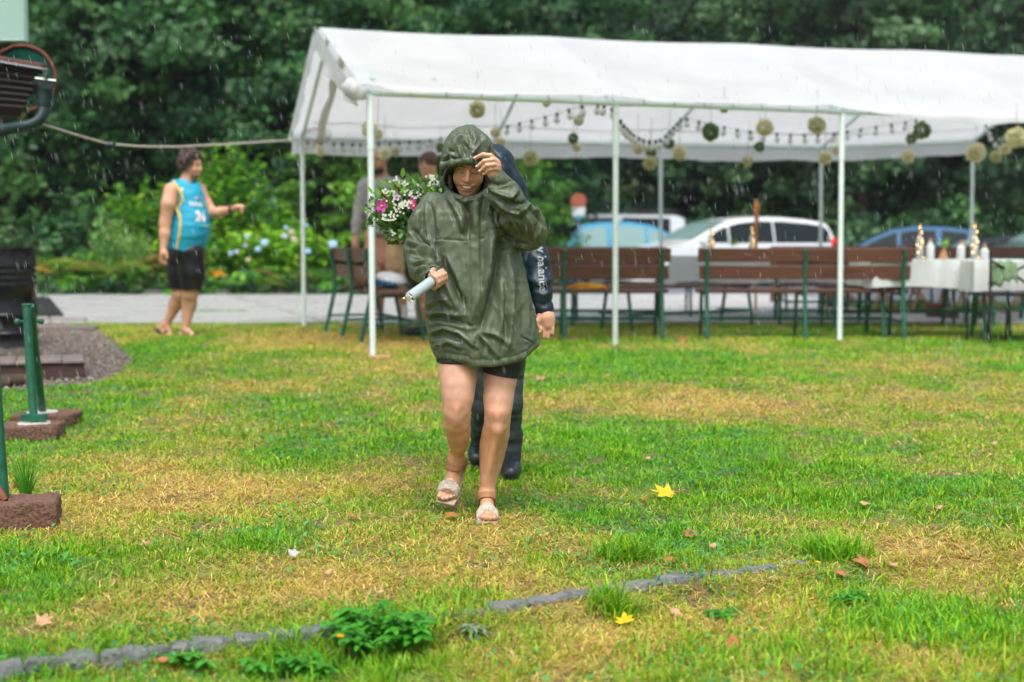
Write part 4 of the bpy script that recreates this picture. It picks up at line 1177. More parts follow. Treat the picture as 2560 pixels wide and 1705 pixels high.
# folding chair in the front right with a green cloth
fc = empty('folding_chair', (0, 0, 0), 0, 'dark folding chair with crossed legs at the right white table, green cloth on it', 'chair')
place(fc, 2500, 13.0, .2)
for s in (-1, 1):
    MB().tube([(s * .22, -.22, 0), (s * .22, -.20, .82)], .011, 8).build('rear_post', M['black'], fc)
    MB().tube([(s * .20, .22, 0), (s * .20, .20, .44)], .011, 8).build('front_leg', M['black'], fc)
MB().tube([(-.22, -.21, .55), (.22, -.21, .76)], .012, 6).build('back_brace', M['black'], fc)
MB().tube([(-.22, -.23, .76), (.22, -.23, .50)], .012, 6).build('back_brace', M['black'], fc)
MB().box((0, 0, .45), (.44, .42, .022), bev=.005).build('seat', M['black'], fc)
def drape(name, c, w_, h, d, mt, seed, label, cat):
    r = np.random.default_rng(seed); rows = []
    for i in range(14):
        u = i / 13; row = []
        for j in range(18):
            v = j / 17; a = (v - .5) * 2
            y = d * (a); z = -abs(a) ** 2.2 * h * (1 + .15 * math.sin(u * 5 + 1)) + .015 * math.sin(u * 17 + v * 3)
            row.append(Vector(c) + Vector(((u - .5) * w_ * (1 + .1 * math.sin(v * 6)), y * .5 + .02 * math.sin(u * 19 + v * 2), z)))
        rows.append(row)
    o = MB().grid(rows).build(name, mt, None, ang=0)
    sm = o.modifiers.new('thickness', 'SOLIDIFY'); sm.thickness = .006
    return T(o, label, cat)
p = fc.location; drape('green_cloth', W(2508, 655, 12.8), .21, .19, .14, M['sage_cloth'], 3, 'green gauze cloth hung over the dark folding chair', 'cloth')

# brown wooden folding chairs beyond
def wood_chair():
    t = empty('wooden_chair', (0, 0, 0), 0, '', 'chair', 'brown wooden folding chairs on the paving')
    for s in (-1, 1):
        MB().box((s * .20, 0, .42), (.028, .028, .95), Matrix.Rotation(.35, 3, 'X')).build('long_leg', M['rawwood'], t)
        MB().box((s * .17, 0, .23), (.028, .028, .56), Matrix.Rotation(-.62, 3, 'X')).build('short_leg', M['rawwood'], t)
    for k in range(4): MB().box((0, -.14 + k * .09, .45), (.40, .075, .018), bev=.004).build('seat_slat', M['board2'], t)
    for k in range(2): MB().box((0, -.17 - k * .03, .74 + k * .10), (.40, .016, .06), bev=.004).build('back_slat', M['board2'], t)
    return t
wc = wood_chair()
for i, (px, Y, rz, lb) in enumerate([(2215, 17.9, 1.2, 'leftmost wooden folding chair showing under the table'), (2300, 18.1, 1.5, 'second wooden folding chair from the left under the right table'), (2390, 18.0, 1.9, 'third wooden folding chair, behind the right rear pole'), (2478, 17.9, 1.4, 'wooden folding chair behind the green cloth'), (2560, 18.0, 1.1, 'wooden folding chair at the right edge')]):
    o = wc if i == 0 else copy_tree(wc); place(o, px, Y, rz); o['label'] = lb

# logs, blocks and a board on the paving
def log(px, Y, r, L, rz, label, mt='rawwood', upright=False):
    x = px2x(px, Y); o = empty('log', (x, Y, .026), rz, label, 'log', 'cut logs on the paving')
    if upright: MB().lathe([(r, 0), (r * 1.03, L * .5), (r, L)], n=16).build('bark', M['board'], o); MB().lathe([(r * .92, L), (r * .92, L + .003)], n=16).build('cut_face', M['rawwood'], o)
    else: MB().tube([(-L / 2, 0, r), (L / 2, 0, r)], r, 14).build('bark', M['board'], o); MB().tube([(-L / 2 - .003, 0, r), (L / 2 + .003, 0, r)], r * .9, 14).build('cut_face', M['rawwood'], o)
log(1942, 21.2, .10, .22, 0, 'upright log seen under the long bench', upright=True)
log(2085, 19.4, .10, .26, .3, 'lying log left of the stacked blocks seen under the long bench')
log(2120, 19.5, .09, .24, 1.4, 'second log against the lying one under the long bench')
for i, (px, lb) in enumerate([(2328, 'left brown block under the right table'), (2346, 'middle brown block under the right table'), (2364, 'right brown block under the right table')]):
    x = px2x(px, 17.0); T(MB().box((0, 0, .085), (.085, .14, .17), bev=.01).build('wood_block', M['board'], None, loc=(x, 17.0, .026)), lb, 'wood block', 'brown blocks in a row')
x = px2x(2415, 16.8); T(MB().box((0, 0, .1), (.44, .26, .03), bev=.006).build('chopping_board', M['rawwood'], None, loc=(x, 16.8, .026)), 'pale wooden board lying low under the right table', 'board')
for s in (-.16, .16): pass
ob = bpy.context.scene.objects['chopping_board']; MB().box((-.15, 0, .043), (.08, .2, .083)).build('support', M['board'], ob); MB().box((.15, 0, .043), (.08, .2, .083)).build('support', M['board'], ob)

# yellow towel and bags on the benches
def lump(name, c, r, mt, seed, label, cat, amp=.3, sc=6, n=36, flatbase=True):
    mb = MB().ball((0, 0, 0), r, n, n // 2); V = np.array(mb.v); nr = V / (np.linalg.norm(V, axis=1)[:, None] + 1e-9)
    k = 1 + amp * (fbm(nr * sc * .5 + seed, 3) - .5) * 2 + amp * .4 * np.abs(vnoise(nr * sc + seed * 2) - .5)
    V = V * k[:, None]
    if flatbase: V[:, 2] = np.maximum(V[:, 2], -r[2] * .35)
    mb.v = [tuple(v) for v in V]; o = mb.build(name, mt, None, ang=0, loc=c)
    return T(o, label, cat)
lump('towel', (px2x(1470, 13.75), 13.75, .487), (.17, .11, .042), M['mustard'], 5, 'crumpled mustard yellow cloth on the seat of the left front bench', 'cloth', .6, 9)
lump('paper_bag', (-1.50, 14.15, .52), (.12, .17, .12), M['kraft'], 8, 'brown paper bag on the end-on bench behind its backrest', 'bag', .3, 5)
bag = lump('plastic_bag', (-1.19, 14.0, .520), (.17, .25, .07), M['blue_plastic'], 11, 'blue and white plastic bag on the seat of the end-on bench', 'bag', .25, 6)
MB().ball((0, 0, 0), (.16, .23, .075), 24, 12).build('white_side', M['white_plastic'], bag, loc=(0.0, -.02, .035)).rotation_euler = (.1, .15, .3)
# ------------------------------------------------------------------ corner of the house, upper left
house = empty('house', (0, 0, 0), 0, 'corner of a house eave with dark gutter and elbow pipe at the upper left', 'house')
HY = 9.6
def hw(px, py, dy=0): return W(px, py, HY + dy)
# eave: boards run off to the left, away from the camera side
mb = MB()
a, b, c, d = hw(-420, 95, 1.2), hw(108, 168, .0), hw(94, 190, .02), hw(50, 290, .25)
e, f = hw(-420, 250, 1.4), hw(-420, 100, 1.4)
mb.add([a, b, c, d, e, b + Vector((-.3, .5, .02)), d + Vector((-.3, .5, 0)), e + Vector((0, .5, 0)), a + Vector((0, .5, .02))], [(0, 4, 3, 2, 1), (1, 2, 3, 6, 5), (0, 1, 5, 8), (4, 7, 6, 3), (8, 5, 6, 7), (0, 8, 7, 4)])
mb.build('soffit', M['soffit'], house, smooth=False)
for k in range(7):
    q = k / 7; p0 = hw(-420, 108 + 20 * k, 1.15); p1 = hw(104 - 7 * k, 182 + 14.5 * k, -.02)
    MB().tube([p0, p1], .011, 4).build('soffit_board', M['soffit'], house)
def beam(name, p0, p1, h, t, mt, par=house):
    d = (p1 - p0); L = d.length; d.normalize(); s = d.cross(Vector((0, 0, 1))).normalized(); u = s.cross(d)
    rot = Matrix((d, s, u)).transposed()
    return MB().box((p0 + p1) / 2, (L, t, h), rot, bev=.004).build(name, mt, par)
beam('fascia', hw(-420, 75, 1.1), hw(110, 166, -.04), .035, .05, M['fascia'])
beam('roof_edge', hw(-420, 84, 1.09), hw(112, 173, -.07), .014, .06, M['chrome'])
# gutter: half round channel end with its stop cap
g0 = hw(117, 200, 0); r_ = .064
rows = []
for xx, yy in ((0, -.02), (-.9, 1.3)):
    rows.append([g0 + Vector((xx + math.cos(a_) * r_ * 1.02, yy, math.sin(a_) * r_ - (.008 * math.cos(a_)))) for a_ in np.linspace(math.pi, 2 * math.pi, 16)])
gt = MB().grid(rows); g = gt.build('gutter', M['gutter'], house); g.modifiers.new('t', 'SOLIDIFY').thickness = .004
mb = MB(); mb.add([g0 + Vector((math.cos(a_) * r_, -.024, math.sin(a_) * r_ - .008 * math.cos(a_))) for a_ in np.linspace(math.pi, 2 * math.pi, 16)], [tuple(range(16))]); mb.build('gutter_end', M['gutter'], house, smooth=False)
MB().tube([g0 + Vector((-r_ - .004, -.026, .010)), g0 + Vector((r_ + .006, -.026, -.008))], .006, 8).build('gutter_lip', M['chrome'], house)
MB().tube([hw(106, 196, .02), hw(113, 180, .02)], [.012, .016], 8).build('gutter_bracket', M['plate'], house)
pts = [hw(113, 216, .05), hw(112, 262, .05), hw(108, 285, .03), hw(96, 303, .01), hw(76, 313, 0), hw(45, 318, 0), hw(-60, 332, .1), hw(-400, 378, .5)]
MB().tube(pts[:2], .056, 20).build('outlet', M['gutter'], house)
pp = []
for i in range(len(pts) - 2):
    a, b = pts[i + 1], pts[i + 2]
    for k in range(4): pp.append(a.lerp(b, k / 4))
pp.append(pts[-1]); 
for _ in range(3): pp = [pp[0]] + [(pp[i - 1] + pp[i] * 2 + pp[i + 1]) / 4 for i in range(1, len(pp) - 1)] + [pp[-1]]
MB().tube(pp, .040, 20).build('downpipe', M['gutter'], house)
MB().tube([hw(112, 258, .05), hw(111, 268, .05)], .048, 20).build('pipe_collar', M['gutter'], house)
# faded string of little flags seen under the eave
for i, (px, py) in enumerate([(92, 246), (84, 258), (76, 266), (65, 276), (56, 286), (50, 292)]):
    o = MB().ball(hw(px, py, .35), (.022, .01, .022), 8, 6).build('hanging_bead', M['petal_pink'] if i % 2 == 0 else M['bq_grey'], house)
# green enamel disc and pale panel behind it
disc = empty('round_sign', (0, 0, 0), 0, 'round dark green disc with a rusty brown rim behind the gutter', 'sign')
c = W(58, 196, 10.6)
MB().tube([c, c + Vector((0, .02, 0))], .232, 48).build('face', M['enamel_green'], disc, ang=30)
ring = [c + Vector((math.cos(a) * .238, -.004, math.sin(a) * .238)) for a in np.linspace(0, 2 * math.pi, 49)]
MB().tube(ring, .013, 8, caps=False).build('rim', M['rust'], disc)
beam('strut', W(-20, 140, 10.55), W(40, 112, 10.55), .02, .02, M['rust'], disc)
pan = empty('panel', (0, 0, 0), 0, 'pale mint green flat panel cut by the upper left corner of the view', 'panel')
p0, p1 = W(-260, -120, 9.9), W(70, 107, 9.9)
MB().box(((p0.x + p1.x) / 2, 9.9, (p0.z + p1.z) / 2), (p1.x - p0.x, .05, p0.z - p1.z), bev=.006).build('board', M['mintpanel'], pan)
MB().tube([(p1.x - .012, 9.868, p0.z), (p1.x - .012, 9.868, p1.z + .012), (p0.x, 9.868, p1.z + .012)], .006, 6).build('edge_bead', M['mintpanel'], pan)
MB().tube([(p0.x + .3, 9.95, p0.z - .1), (p0.x + .2, 9.98, -.05)], .04, 10).build('post', M['gutter'], pan)
# wall under the eave, outside the frame, carrying it
MB().box((hw(-420, 300, 1).x - .3, 11.2, 1.1), (.6, 3.0, 2.4)).build('wall', M['plate'], house, smooth=False)

# ------------------------------------------------------------------ black drum
g = G(8, 872); by = 12.55; bx = W(8, 800, by).x
drum = empty('steel_drum', (bx, by, float(terrain(bx, by))), 0, 'black ribbed steel drum standing at the left edge', 'barrel')
R0 = .293; prof = [(R0 - .02, 0), (R0 + .004, .006), (R0 + .004, .022), (R0 - .004, .03)]
def rib(z): return [(R0 - .004, z - .022), (R0 - .001, z - .016), (R0 + .006, z - .006), (R0 + .006, z + .006), (R0 - .001, z + .016), (R0 - .004, z + .022)]
for z in (.13, .29): prof += rib(z)
for z in (.555, .61, .665, .72): prof += [(R0 - .004, z - .02), (R0 + .001, z - .006), (R0 + .001, z + .006), (R0 - .004, z + .02)]
prof += [(R0 - .004, .855), (R0 + .006, .86), (R0 + .006, .878), (R0 - .01, .88), (R0 - .014, .868), (.01, .862)]
MB().lathe(prof, n=48, cap=False).build('drum_body', M['steelblack'], drum, ang=50)
MB().lathe([(.03, .862), (.03, .876), (.026, .88)], c=(.12, -.14, 0), n=14).build('bung', M['steelblack'], drum)

# ------------------------------------------------------------------ timbers on the gravel
mbx = lambda n, c, d, rz, mt, par, bev=.01: MB().box(c, d, rotz(rz), bev=bev).build(n, mt, par)
g = G(-40, 940)
plat = empty('timber_platform', (0, 0, 0), 0, 'low wet timber platform with dark sides in front of the drum', 'platform')
pa, pb = G(212, 948), G(-200, 962)
dr = (pa - pb); dr.z = 0; Lx = dr.length; dr.normalize(); nrm = Vector((-dr.y, dr.x, 0)); rza = math.atan2(dr.y, dr.x)
z0 = float(terrain(pa.x, pa.y)); 
hgt = .115
mid = (pa + pb) / 2 + nrm * .24
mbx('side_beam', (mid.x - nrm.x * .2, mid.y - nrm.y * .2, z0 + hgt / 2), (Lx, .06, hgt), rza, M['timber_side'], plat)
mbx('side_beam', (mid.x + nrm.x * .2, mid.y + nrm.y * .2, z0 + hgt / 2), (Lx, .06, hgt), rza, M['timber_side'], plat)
nb = 7
for k in range(nb):
    c = pb + dr * (Lx * (k + .5) / nb) + nrm * .24
    mbx('plank', (c.x, c.y, z0 + hgt + .012 + random.uniform(-.003, .003)), (Lx / nb - .008, .50, .024), rza + random.uniform(-.008, .008), M['timber'], plat, .004)
g = G(165, 826)
def plankthing(px0, px1, py, d, h, mt, label, name='plank', cat='plank'):
    a, b = G(px0, py), G(px1, py); c = (a + b) / 2
    return T(MB().box((0, 0, h / 2), (b.x - a.x, d, h), bev=.006).build(name, mt, None, loc=(c.x, c.y + d / 2, c.z + .01)), label, cat)
plankthing(40, 236, 830, .16, .05, M['timber'], 'pale wet plank lying right of the drum at the edge of the paving')
plankthing(40, 212, 806, .13, .035, M['timber'], 'thinner pale plank just behind the wet one right of the drum')
a = G(60, 796); 
mm = MB(); q = [G(40, 796), G(160, 796), G(122, 748), G(40, 748)]
mm.prism([(p.x, p.y) for p in q], .028, .045); T(mm.build('door_mat', M['rubber'], None, smooth=False), 'dark rubber mat on the paving right of the drum', 'mat')
for i, (px, py, r_, lb) in enumerate([(22, 968, .042, 'cut log end lying before the platform at the left edge'), (-20, 975, .04, 'second cut log at the left edge under the platform')]):
    g = G(px, py); o = empty('firewood', (g.x, g.y + .05, g.z), .35, lb, 'log', 'firewood by the platform')
    MB().tube([(-.09, 0, r_), (.09, 0, r_)], r_, 14).build('bark', M['bark'], o); MB().tube([(.090, 0, r_), (.093, 0, r_)], r_ * .93, 14).build('cut_face', M['rawwood'], o); MB().tube([(-.093, 0, r_), (-.090, 0, r_)], r_ * .93, 14).build('cut_face', M['rawwood'], o)

# ------------------------------------------------------------------ green metal posts on stone blocks
def rough_block(name, c, d, rz, label, seed):
    n = 14; V = []; F = []
    mb = MB()
    faces = []
    def face(o, u, v):
        rows = []
        for i in range(n + 1):
            rows.append([tuple(np.array(o) + np.array(u) * i / n + np.array(v) * j / n) for j in range(n + 1)])
        mb.grid(rows)
    x, y, z = d[0] / 2, d[1] / 2, d[2]
    face((-x, -y, 0), (0, 0, z), (2 * x, 0, 0)); face((-x, y, 0), (2 * x, 0, 0), (0, 0, z)); face((-x, -y, 0), (0, 2 * y, 0), (0, 0, z)); face((x, -y, 0), (0, 0, z), (0, 2 * y, 0)); face((-x, -y, z), (0, 2 * y, 0), (2 * x, 0, 0))
    P = np.array(mb.v); ctr = np.array([0, 0, z / 2]); q = P - ctr
    rr = np.abs(q) / np.array([x, y, z / 2]); m = (rr ** 18).sum(1) ** (1 / 18)
    P = ctr + q / m[:, None] * 1.0
    P += (fbm(P * 14 + seed, 4)[:, None] - .5) * .035 * (q / (np.linalg.norm(q, axis=1)[:, None])) + (fbm(P * 60 + seed, 2)[:, None] - .5) * .010
    mb.v = [tuple(v) for v in P]
    o = mb.build(name, M['granite'], None, ang=0, loc=c); o.rotation_euler = (0, 0, rz); return T(o, label, 'stone block', 'red stone blocks under the green posts')
ga = G(73, 1108); gb = G(105, 1072); gc_ = G(40, 1326)
# tops of the blocks in the photograph: 1060, 1032, 1240
A_ = Vector((W(76, 1060, ga.y + .10).x, ga.y + .16, ga.z)); 
rough_block('stone_block', (A_.x - .02, A_.y, ga.z - .03), (.32, .24, .115), .03, 'square red stone block under the nearer upright green post', 1)
B_ = Vector((W(105, 1035, gb.y + .15).x, gb.y + .16, gb.z))
rough_block('stone_block', (B_.x + .02, B_.y, gb.z - .03), (.34, .26, .105), -.1, 'red stone block behind, under the slanting green post', 2)
C3 = Vector((W(55, 1290, gc_.y).x, gc_.y + .10, gc_.z))
rough_block('stone_block', (C3.x - .05, C3.y, gc_.z - .03), (.30, .22, .135), .22, 'front red stone block at the left edge beside the long grass', 3)
za, zb = ga.z + .083, gb.z + .073
ra = empty('steel_post', (0, 0, 0), 0, 'upright dark green metal post on the nearer stone block', 'post', 'green metal posts')
top = W(67, 762, A_.y + .05)
MB().tube([(A_.x, A_.y, za), top.lerp(Vector((A_.x, A_.y, za)), .5) + Vector((-.004, 0, 0)), top], .0225, 14).build('post', M['greenmetal'], ra)
MB().lathe([(.085, 0), (.088, .004), (.085, .010)], c=(A_.x, A_.y, za - .002), n=24).build('pad', M['plate'], ra)
MB().box((A_.x, A_.y, za + .035), (.14, .03, .04), bev=.004).build('foot_bracket', M['greenmetal'], ra)
MB().box((top.x, top.y, top.z - .0), (.049, .049, .014), bev=.006).build('cap', M['greenmetal'], ra)
rb = empty('steel_post', (0, 0, 0), 0, 'slanting dark green metal post leaning against the upright one', 'post', 'green metal posts')
tb = W(76, 764, A_.y + .12)
MB().tube([(B_.x, B_.y, zb), tb], .0215, 14).build('post', M['greenmetal'], rb)
MB().lathe([(.085, 0), (.088, .004), (.085, .010)], c=(B_.x, B_.y, zb - .002), n=24).build('pad', M['plate'], rb)
q = tb.lerp(Vector((B_.x, B_.y, zb)), .14); MB().tube([q + Vector((-.07, -.05, 0)), q + Vector((.055, .02, 0))], .010, 8).ball(q + Vector((.05, 0, 0)), .018, 8, 6).ball(q + Vector((-.065, -.05, 0)), .018, 8, 6).build('bolt', M['greenmetal'], rb)
rc = empty('steel_post', (0, 0, 0), 0, 'green metal post cut by the left edge, standing on the front stone block', 'post', 'green metal posts')
zc = gc_.z + .10
MB().tube([W(6, 1245, C3.y), W(-8, 1060, C3.y + .02), W(-30, 700, C3.y + .06)], .026, 14).build('post', M['greenmetal'], rc)
MB().tube([W(-6, 1225, C3.y - .03), W(14, 1252, C3.y - .05)], [.02, .012], 8).build('foot_bracket', M['rust'], rc)

def grassclump(name, c, n, L, spread, label, mt, seed, wd=.005):
    r = np.random.default_rng(seed); mb = MB()
    for i in range(n):
        a = r.uniform(0, 6.28); d = Vector((math.cos(a), math.sin(a), 0)); s = Vector((-d.y, d.x, 0)); l_ = L * r.uniform(.5, 1); sp = spread * r.uniform(.2, 1)
        P = []
        for k in range(6):
            t = k / 5; p = Vector(c) + d * (l_ * sp * t * t + .015) + Vector((0, 0, l_ * (t - .28 * sp * t * t)))
            w_ = wd * (1 - t * .95); P.append((p - s * w_, p + s * w_))
        mb.grid([[a_[0], a_[1]] for a_ in P])
    o = mb.build(name, mt, None, ang=0); return T(o, label, 'plant')
gg = G(62, 1262); grassclump('tall_grass', (gg.x, gg.y + .02, gg.z), 60, .31, .75, 'tall dark green grass clump behind the front stone block', M['weed'], 4, .0042)

# ------------------------------------------------------------------ weeds in the lawn
def jag_leaf(L, w_, fold=.15, teeth=5):
    "serrated leaf lying along +x"
    pts = []
    for k in range(teeth * 2 + 1):
        t = k / (teeth * 2); ww = w_ * math.sin(math.pi * min(1, t * .9 + .1)) ** .7 * (1.0 if k % 2 else .78); pts.append((t * L, ww))
    return pts
def weed(name, label, g, n_st, h, rad, L, w_, seed, mt=None, cat='weed'):
    r = random.Random(seed); t = empty(name, g, 0, label, cat)
    st = MB(); lf = MB()
    for i in range(n_st):
        a = r.uniform(0, 6.28); q = math.sqrt(r.random()); tip = Vector((math.cos(a) * rad * q, math.sin(a) * rad * q * .8, h * r.uniform(.55, 1) * (1 - .35 * q)))
        b = tip * .25; b.z = 0
        st.tube([b, (b + tip) / 2 + Vector((0, 0, .01)), tip], .0016, 5)
        for k in range(3):
            p = b.lerp(tip, 1 - .27 * k)
            for s in range(4 if k == 0 else 2):
                aa = a + s * (1.57 if k == 0 else 3.14) + k * 1.57 + r.uniform(-.3, .3)
                d = Vector((math.cos(aa), math.sin(aa), r.uniform(.0, .35))).normalized(); sd = d.cross(Vector((0, 0, 1))).normalized(); up = sd.cross(d)
                l_ = L * r.uniform(.7, 1.15) * (1 - .0 * k); pts = jag_leaf(l_, w_ * r.uniform(.8, 1.1))
                c = []; e1 = []; e2 = []
                for (x, y) in pts:
                    dp = -up * (x / l_) ** 2 * l_ * .3
                    c.append(p + d * x + dp); e1.append(p + d * x + sd * y + up * y * .35 + dp); e2.append(p + d * x - sd * y + up * y * .35 + dp)
                lf.grid([e1, c, e2])
    st.build('stem', M['weed'], t); lf.build('leaves', mt or M['weed'], t, ang=50)
    return t
weed('nettle', 'big bushy nettle plant growing over the slate edging', G(945, 1628), 52, .14, .15, .038, .012, 1, cat='nettle')
weed('nettle', 'small low nettle growing over the edging at the lower left', G(720, 1690), 14, .06, .12, .032, .011, 2, cat='nettle')
weed('nettle', 'broad leafed weed with folded leaves left of the small nettle', G(470, 1668), 5, .045, .06, .036, .013, 3, cat='weed')
weed('dock_plant', 'flat dark broad leafed weed below the right end of the edging', G(2120, 1505), 7, .035, .08, .045, .010, 5, cat='weed')
weed('thistle', 'prickly rosette weed in the lower right lawn', G(1800, 1540), 6, .025, .07, .05, .008, 6, cat='weed')
weed('thistle', 'grey green rosette right of the nettle', G(1180, 1600), 5, .05, .04, .045, .006, 7, M['bq_grey'], cat='weed')
def dandelion(px, py, h, label, r0=.012):
    g = G(px, py + 0); g = G(px, py + int(h * FPX / g.y)); t = empty('dandelion', g, 0, label, 'flower', 'yellow lawn flowers')
    MB().tube([(0, 0, 0), (.004, 0, h * .5), (0, 0, h)], .0014, 5).build('stem', M['weed'], t)
    mb = MB()
    for k in range(20):
        a = k * 2.4; q = .35 + .65 * (k / 20); d = Vector((math.cos(a), math.sin(a), .9 - .8 * q)).normalized(); s = Vector((-math.sin(a), math.cos(a), 0)) * .003
        c = Vector((0, 0, h)); mb.add([c, c + d * r0 * .7 + s, c + d * r0 * 1.1, c + d * r0 * .7 - s], [(0, 1, 2, 3)])
    mb.build('flower', M['petal_yellow'], t, smooth=False)
dandelion(852, 1594, .10, 'yellow flower in front of the nettle on the edging'); dandelion(1145, 1414, .09, 'higher of two small orange flowers on thin stalks right of the nettle', .008)
dandelion(1136, 1433, .07, 'lower of two small orange flowers on thin stalks right of the nettle', .007); dandelion(4, 1005, .05, 'yellow flower at the left edge near the firewood', .016); dandelion(2518, 1460, .03, 'tiny yellow flower in the lawn far right', .008)
def seedhead(px, py, h, label, mt='cork'):
    g = G(px, py); t = empty('seed_stalk', g, 0, label, 'plant', 'brown seed stalks')
    MB().tube([(0, 0, 0), (.004, 0, h * .5), (.002, 0, h)], .0014, 5).build('stem', M['weed'], t)
    MB().tube([(.002, 0, h * .72), (.002, 0, h * .85), (.002, 0, h)], [.003, .006, .002], 7).build('seed_head', M[mt], t)
seedhead(2163, 1372, .06, 'brown seed stalk right of the long grass tuft'); seedhead(2330, 1350, .06, 'brown seed stalk further right in the lawn'); seedhead(1180, 1500, .16, 'tall brown stalk beside the orange flowers')

# ------------------------------------------------------------------ fallen leaves
def maple_poly():
    P = []
    tips = [(-150, .55), (-100, .8), (-45, .95), (0, 1.1), (45, .95), (100, .8), (150, .55)]
    for i, (a, r_) in enumerate(tips):
        a = R(a + 90)
        for da, k in ((-15, .72), (-8, .80), (0, 1.0), (8, .80), (15, .72)): P.append((math.cos(a + R(da)) * r_ * k, math.sin(a + R(da)) * r_ * k))
        if i < 6:
            a2 = R((tips[i][0] + tips[i + 1][0]) / 2 + 90); P.append((math.cos(a2) * .48, math.sin(a2) * .48))
    return P
def oval_poly():
    return [(math.cos(a) * .55 * (1 + .1 * math.sin(a * 5)), math.sin(a) * 1.0) for a in np.linspace(0, 6.283, 20)[:-1]]
def fallen(px, py, r_, mt, label, seed, shape='maple', curl=.5, lift=.022, rx=0.0):
    g = G(px, py); r = random.Random(seed); t = empty('fallen_leaf', (g.x, g.y, g.z + lift), r.uniform(0, 6.28), label, 'leaf', 'fallen leaves on the lawn')
    t.rotation_mode = 'ZYX'; t.rotation_euler = (r.uniform(-.1, .15) + rx, r.uniform(-.2, .2), r.uniform(0, 6.28))
    P = maple_poly() if shape == 'maple' else oval_poly()
    mb = MB(); n = len(P); vs = [(0, -.05 * r_, 0)]
    ph = r.uniform(0, 6)
    for k in (.5, 1.0):
        for (x, y) in P:
            x, y = x * k, y * k
            z = curl * (x * x * .35 + .12 * math.sin(y * 5 + ph) * abs(x) + .10 * math.sin(x * 6 + ph) + .15 * y * y)
            vs.append((x * r_, y * r_, z * r_))
    fs = [(0, 1 + i, 1 + (i + 1) % n) for i in range(n)] + [(1 + i, 1 + n + i, 1 + n + (i + 1) % n, 1 + (i + 1) % n) for i in range(n)]
    mb.add(vs, fs); mb.build('blade', M[mt], t, ang=0)
    MB().tube([(0, -.1 * r_, 0), (.1 * r_, -.6 * r_, .05 * r_), (.05 * r_, -1.1 * r_, .25 * r_)], .0012, 5).build('stalk', M['leaf_tan'], t)
fallen(1668, 1252, .072, 'leaf_yellow', 'large bright yellow maple leaf lying right of the woman', 1, curl=.5, lift=.036, rx=.22)
fallen(1612, 1260, .018, 'leaf_orange', 'orange tip of leaf at the left of the yellow maple leaf', 2, 'oval')
for i, (px, py, r_, mt, lb, sh) in enumerate([
    (362, 1378, .026, 'leaf_tan', 'tan leaf with orange bloom in the left lawn', 'maple'), (372, 1372, .012, 'leaf_orange', 'little orange leaf on the tan one at left', 'oval'),
    (736, 1402, .026, 'leaf_grey', 'pale grey folded leaf left of the nettle row', 'maple'), (105, 1575, .034, 'leaf_tan', 'pinkish tan maple leaf in the lower left corner', 'maple'),
    (820, 1449, .014, 'leaf_tan', 'tiny tan leaf in the straw patch', 'oval'), (880, 1305, .02, 'leaf_orange', 'small brown leaf left of the lifted foot', 'oval'),
    (1352, 954, .042, 'leaf_tan', 'pale orange leaf standing up behind the woman', 'maple'), (1205, 1226, .020, 'leaf_orange', 'thin orange leaf between the two feet', 'oval'),
    (1130, 1302, .026, 'leaf_orange', 'brown leaf under the lifted sandal', 'oval'), (1725, 1347, .034, 'leaf_orange', 'brown curled leaf below the yellow maple leaf', 'maple'),
    (1782, 1380, .015, 'leaf_tan', 'small pale leaf right of the brown curled leaf', 'oval'), (1675, 1413, .026, 'leaf_orange', 'orange and brown leaf above the slate edging', 'maple'),
    (1562, 1571, .036, 'leaf_yellow', 'yellow and orange maple leaf below the edging', 'maple'), (1690, 1552, .022, 'leaf_tan', 'faded pinkish leaf right of the yellow one below the edging', 'oval'),
    (1832, 1628, .026, 'leaf_orange', 'orange brown leaf near the bottom edge', 'oval'), (2160, 1424, .036, 'leaf_orange', 'orange maple leaf right of the long grass tuft', 'maple'),
    (2232, 1428, .016, 'leaf_tan', 'small cream leaf right of the orange maple leaf', 'oval'), (2105, 1452, .026, 'leaf_orange', 'brown leaf under the long grass tuft', 'maple'),
    (2045, 1422, .009, 'leaf_yellow', 'tiny yellow leaf left of the long grass tuft', 'oval'), (2160, 1273, .024, 'leaf_tan', 'thin tan leaf in the right lawn', 'oval'),
    (2345, 1282, .024, 'leaf_tan', 'pinkish tan leaf further right in the lawn', 'maple'), (2395, 1198, .018, 'leaf_tan', 'small pale leaf high in the right lawn', 'oval'),
    (2486, 1120, .02, 'leaf_tan', 'faint tan leaf near the right edge', 'oval'), (410, 1672, .018, 'leaf_orange', 'orange leaf beside the small nettle', 'oval'),
    (1620, 1158, .018, 'leaf_tan', 'tan leaf behind the yellow maple leaf', 'oval'), (1290, 1203, .016, 'leaf_orange', 'small orange leaf beside the black shoe', 'oval'),
    (1705, 858, .05, 'leaf_orange', 'orange leaf in front of the long bench', 'maple'), (950, 1500, .012, 'leaf_tan', 'tiny curled leaf in the straw above the nettle', 'oval')]):
    fallen(px, py, r_ * 1.12, mt, lb, 10 + i, sh, curl=random.uniform(.6, 1.3), lift=.024, rx=.32)

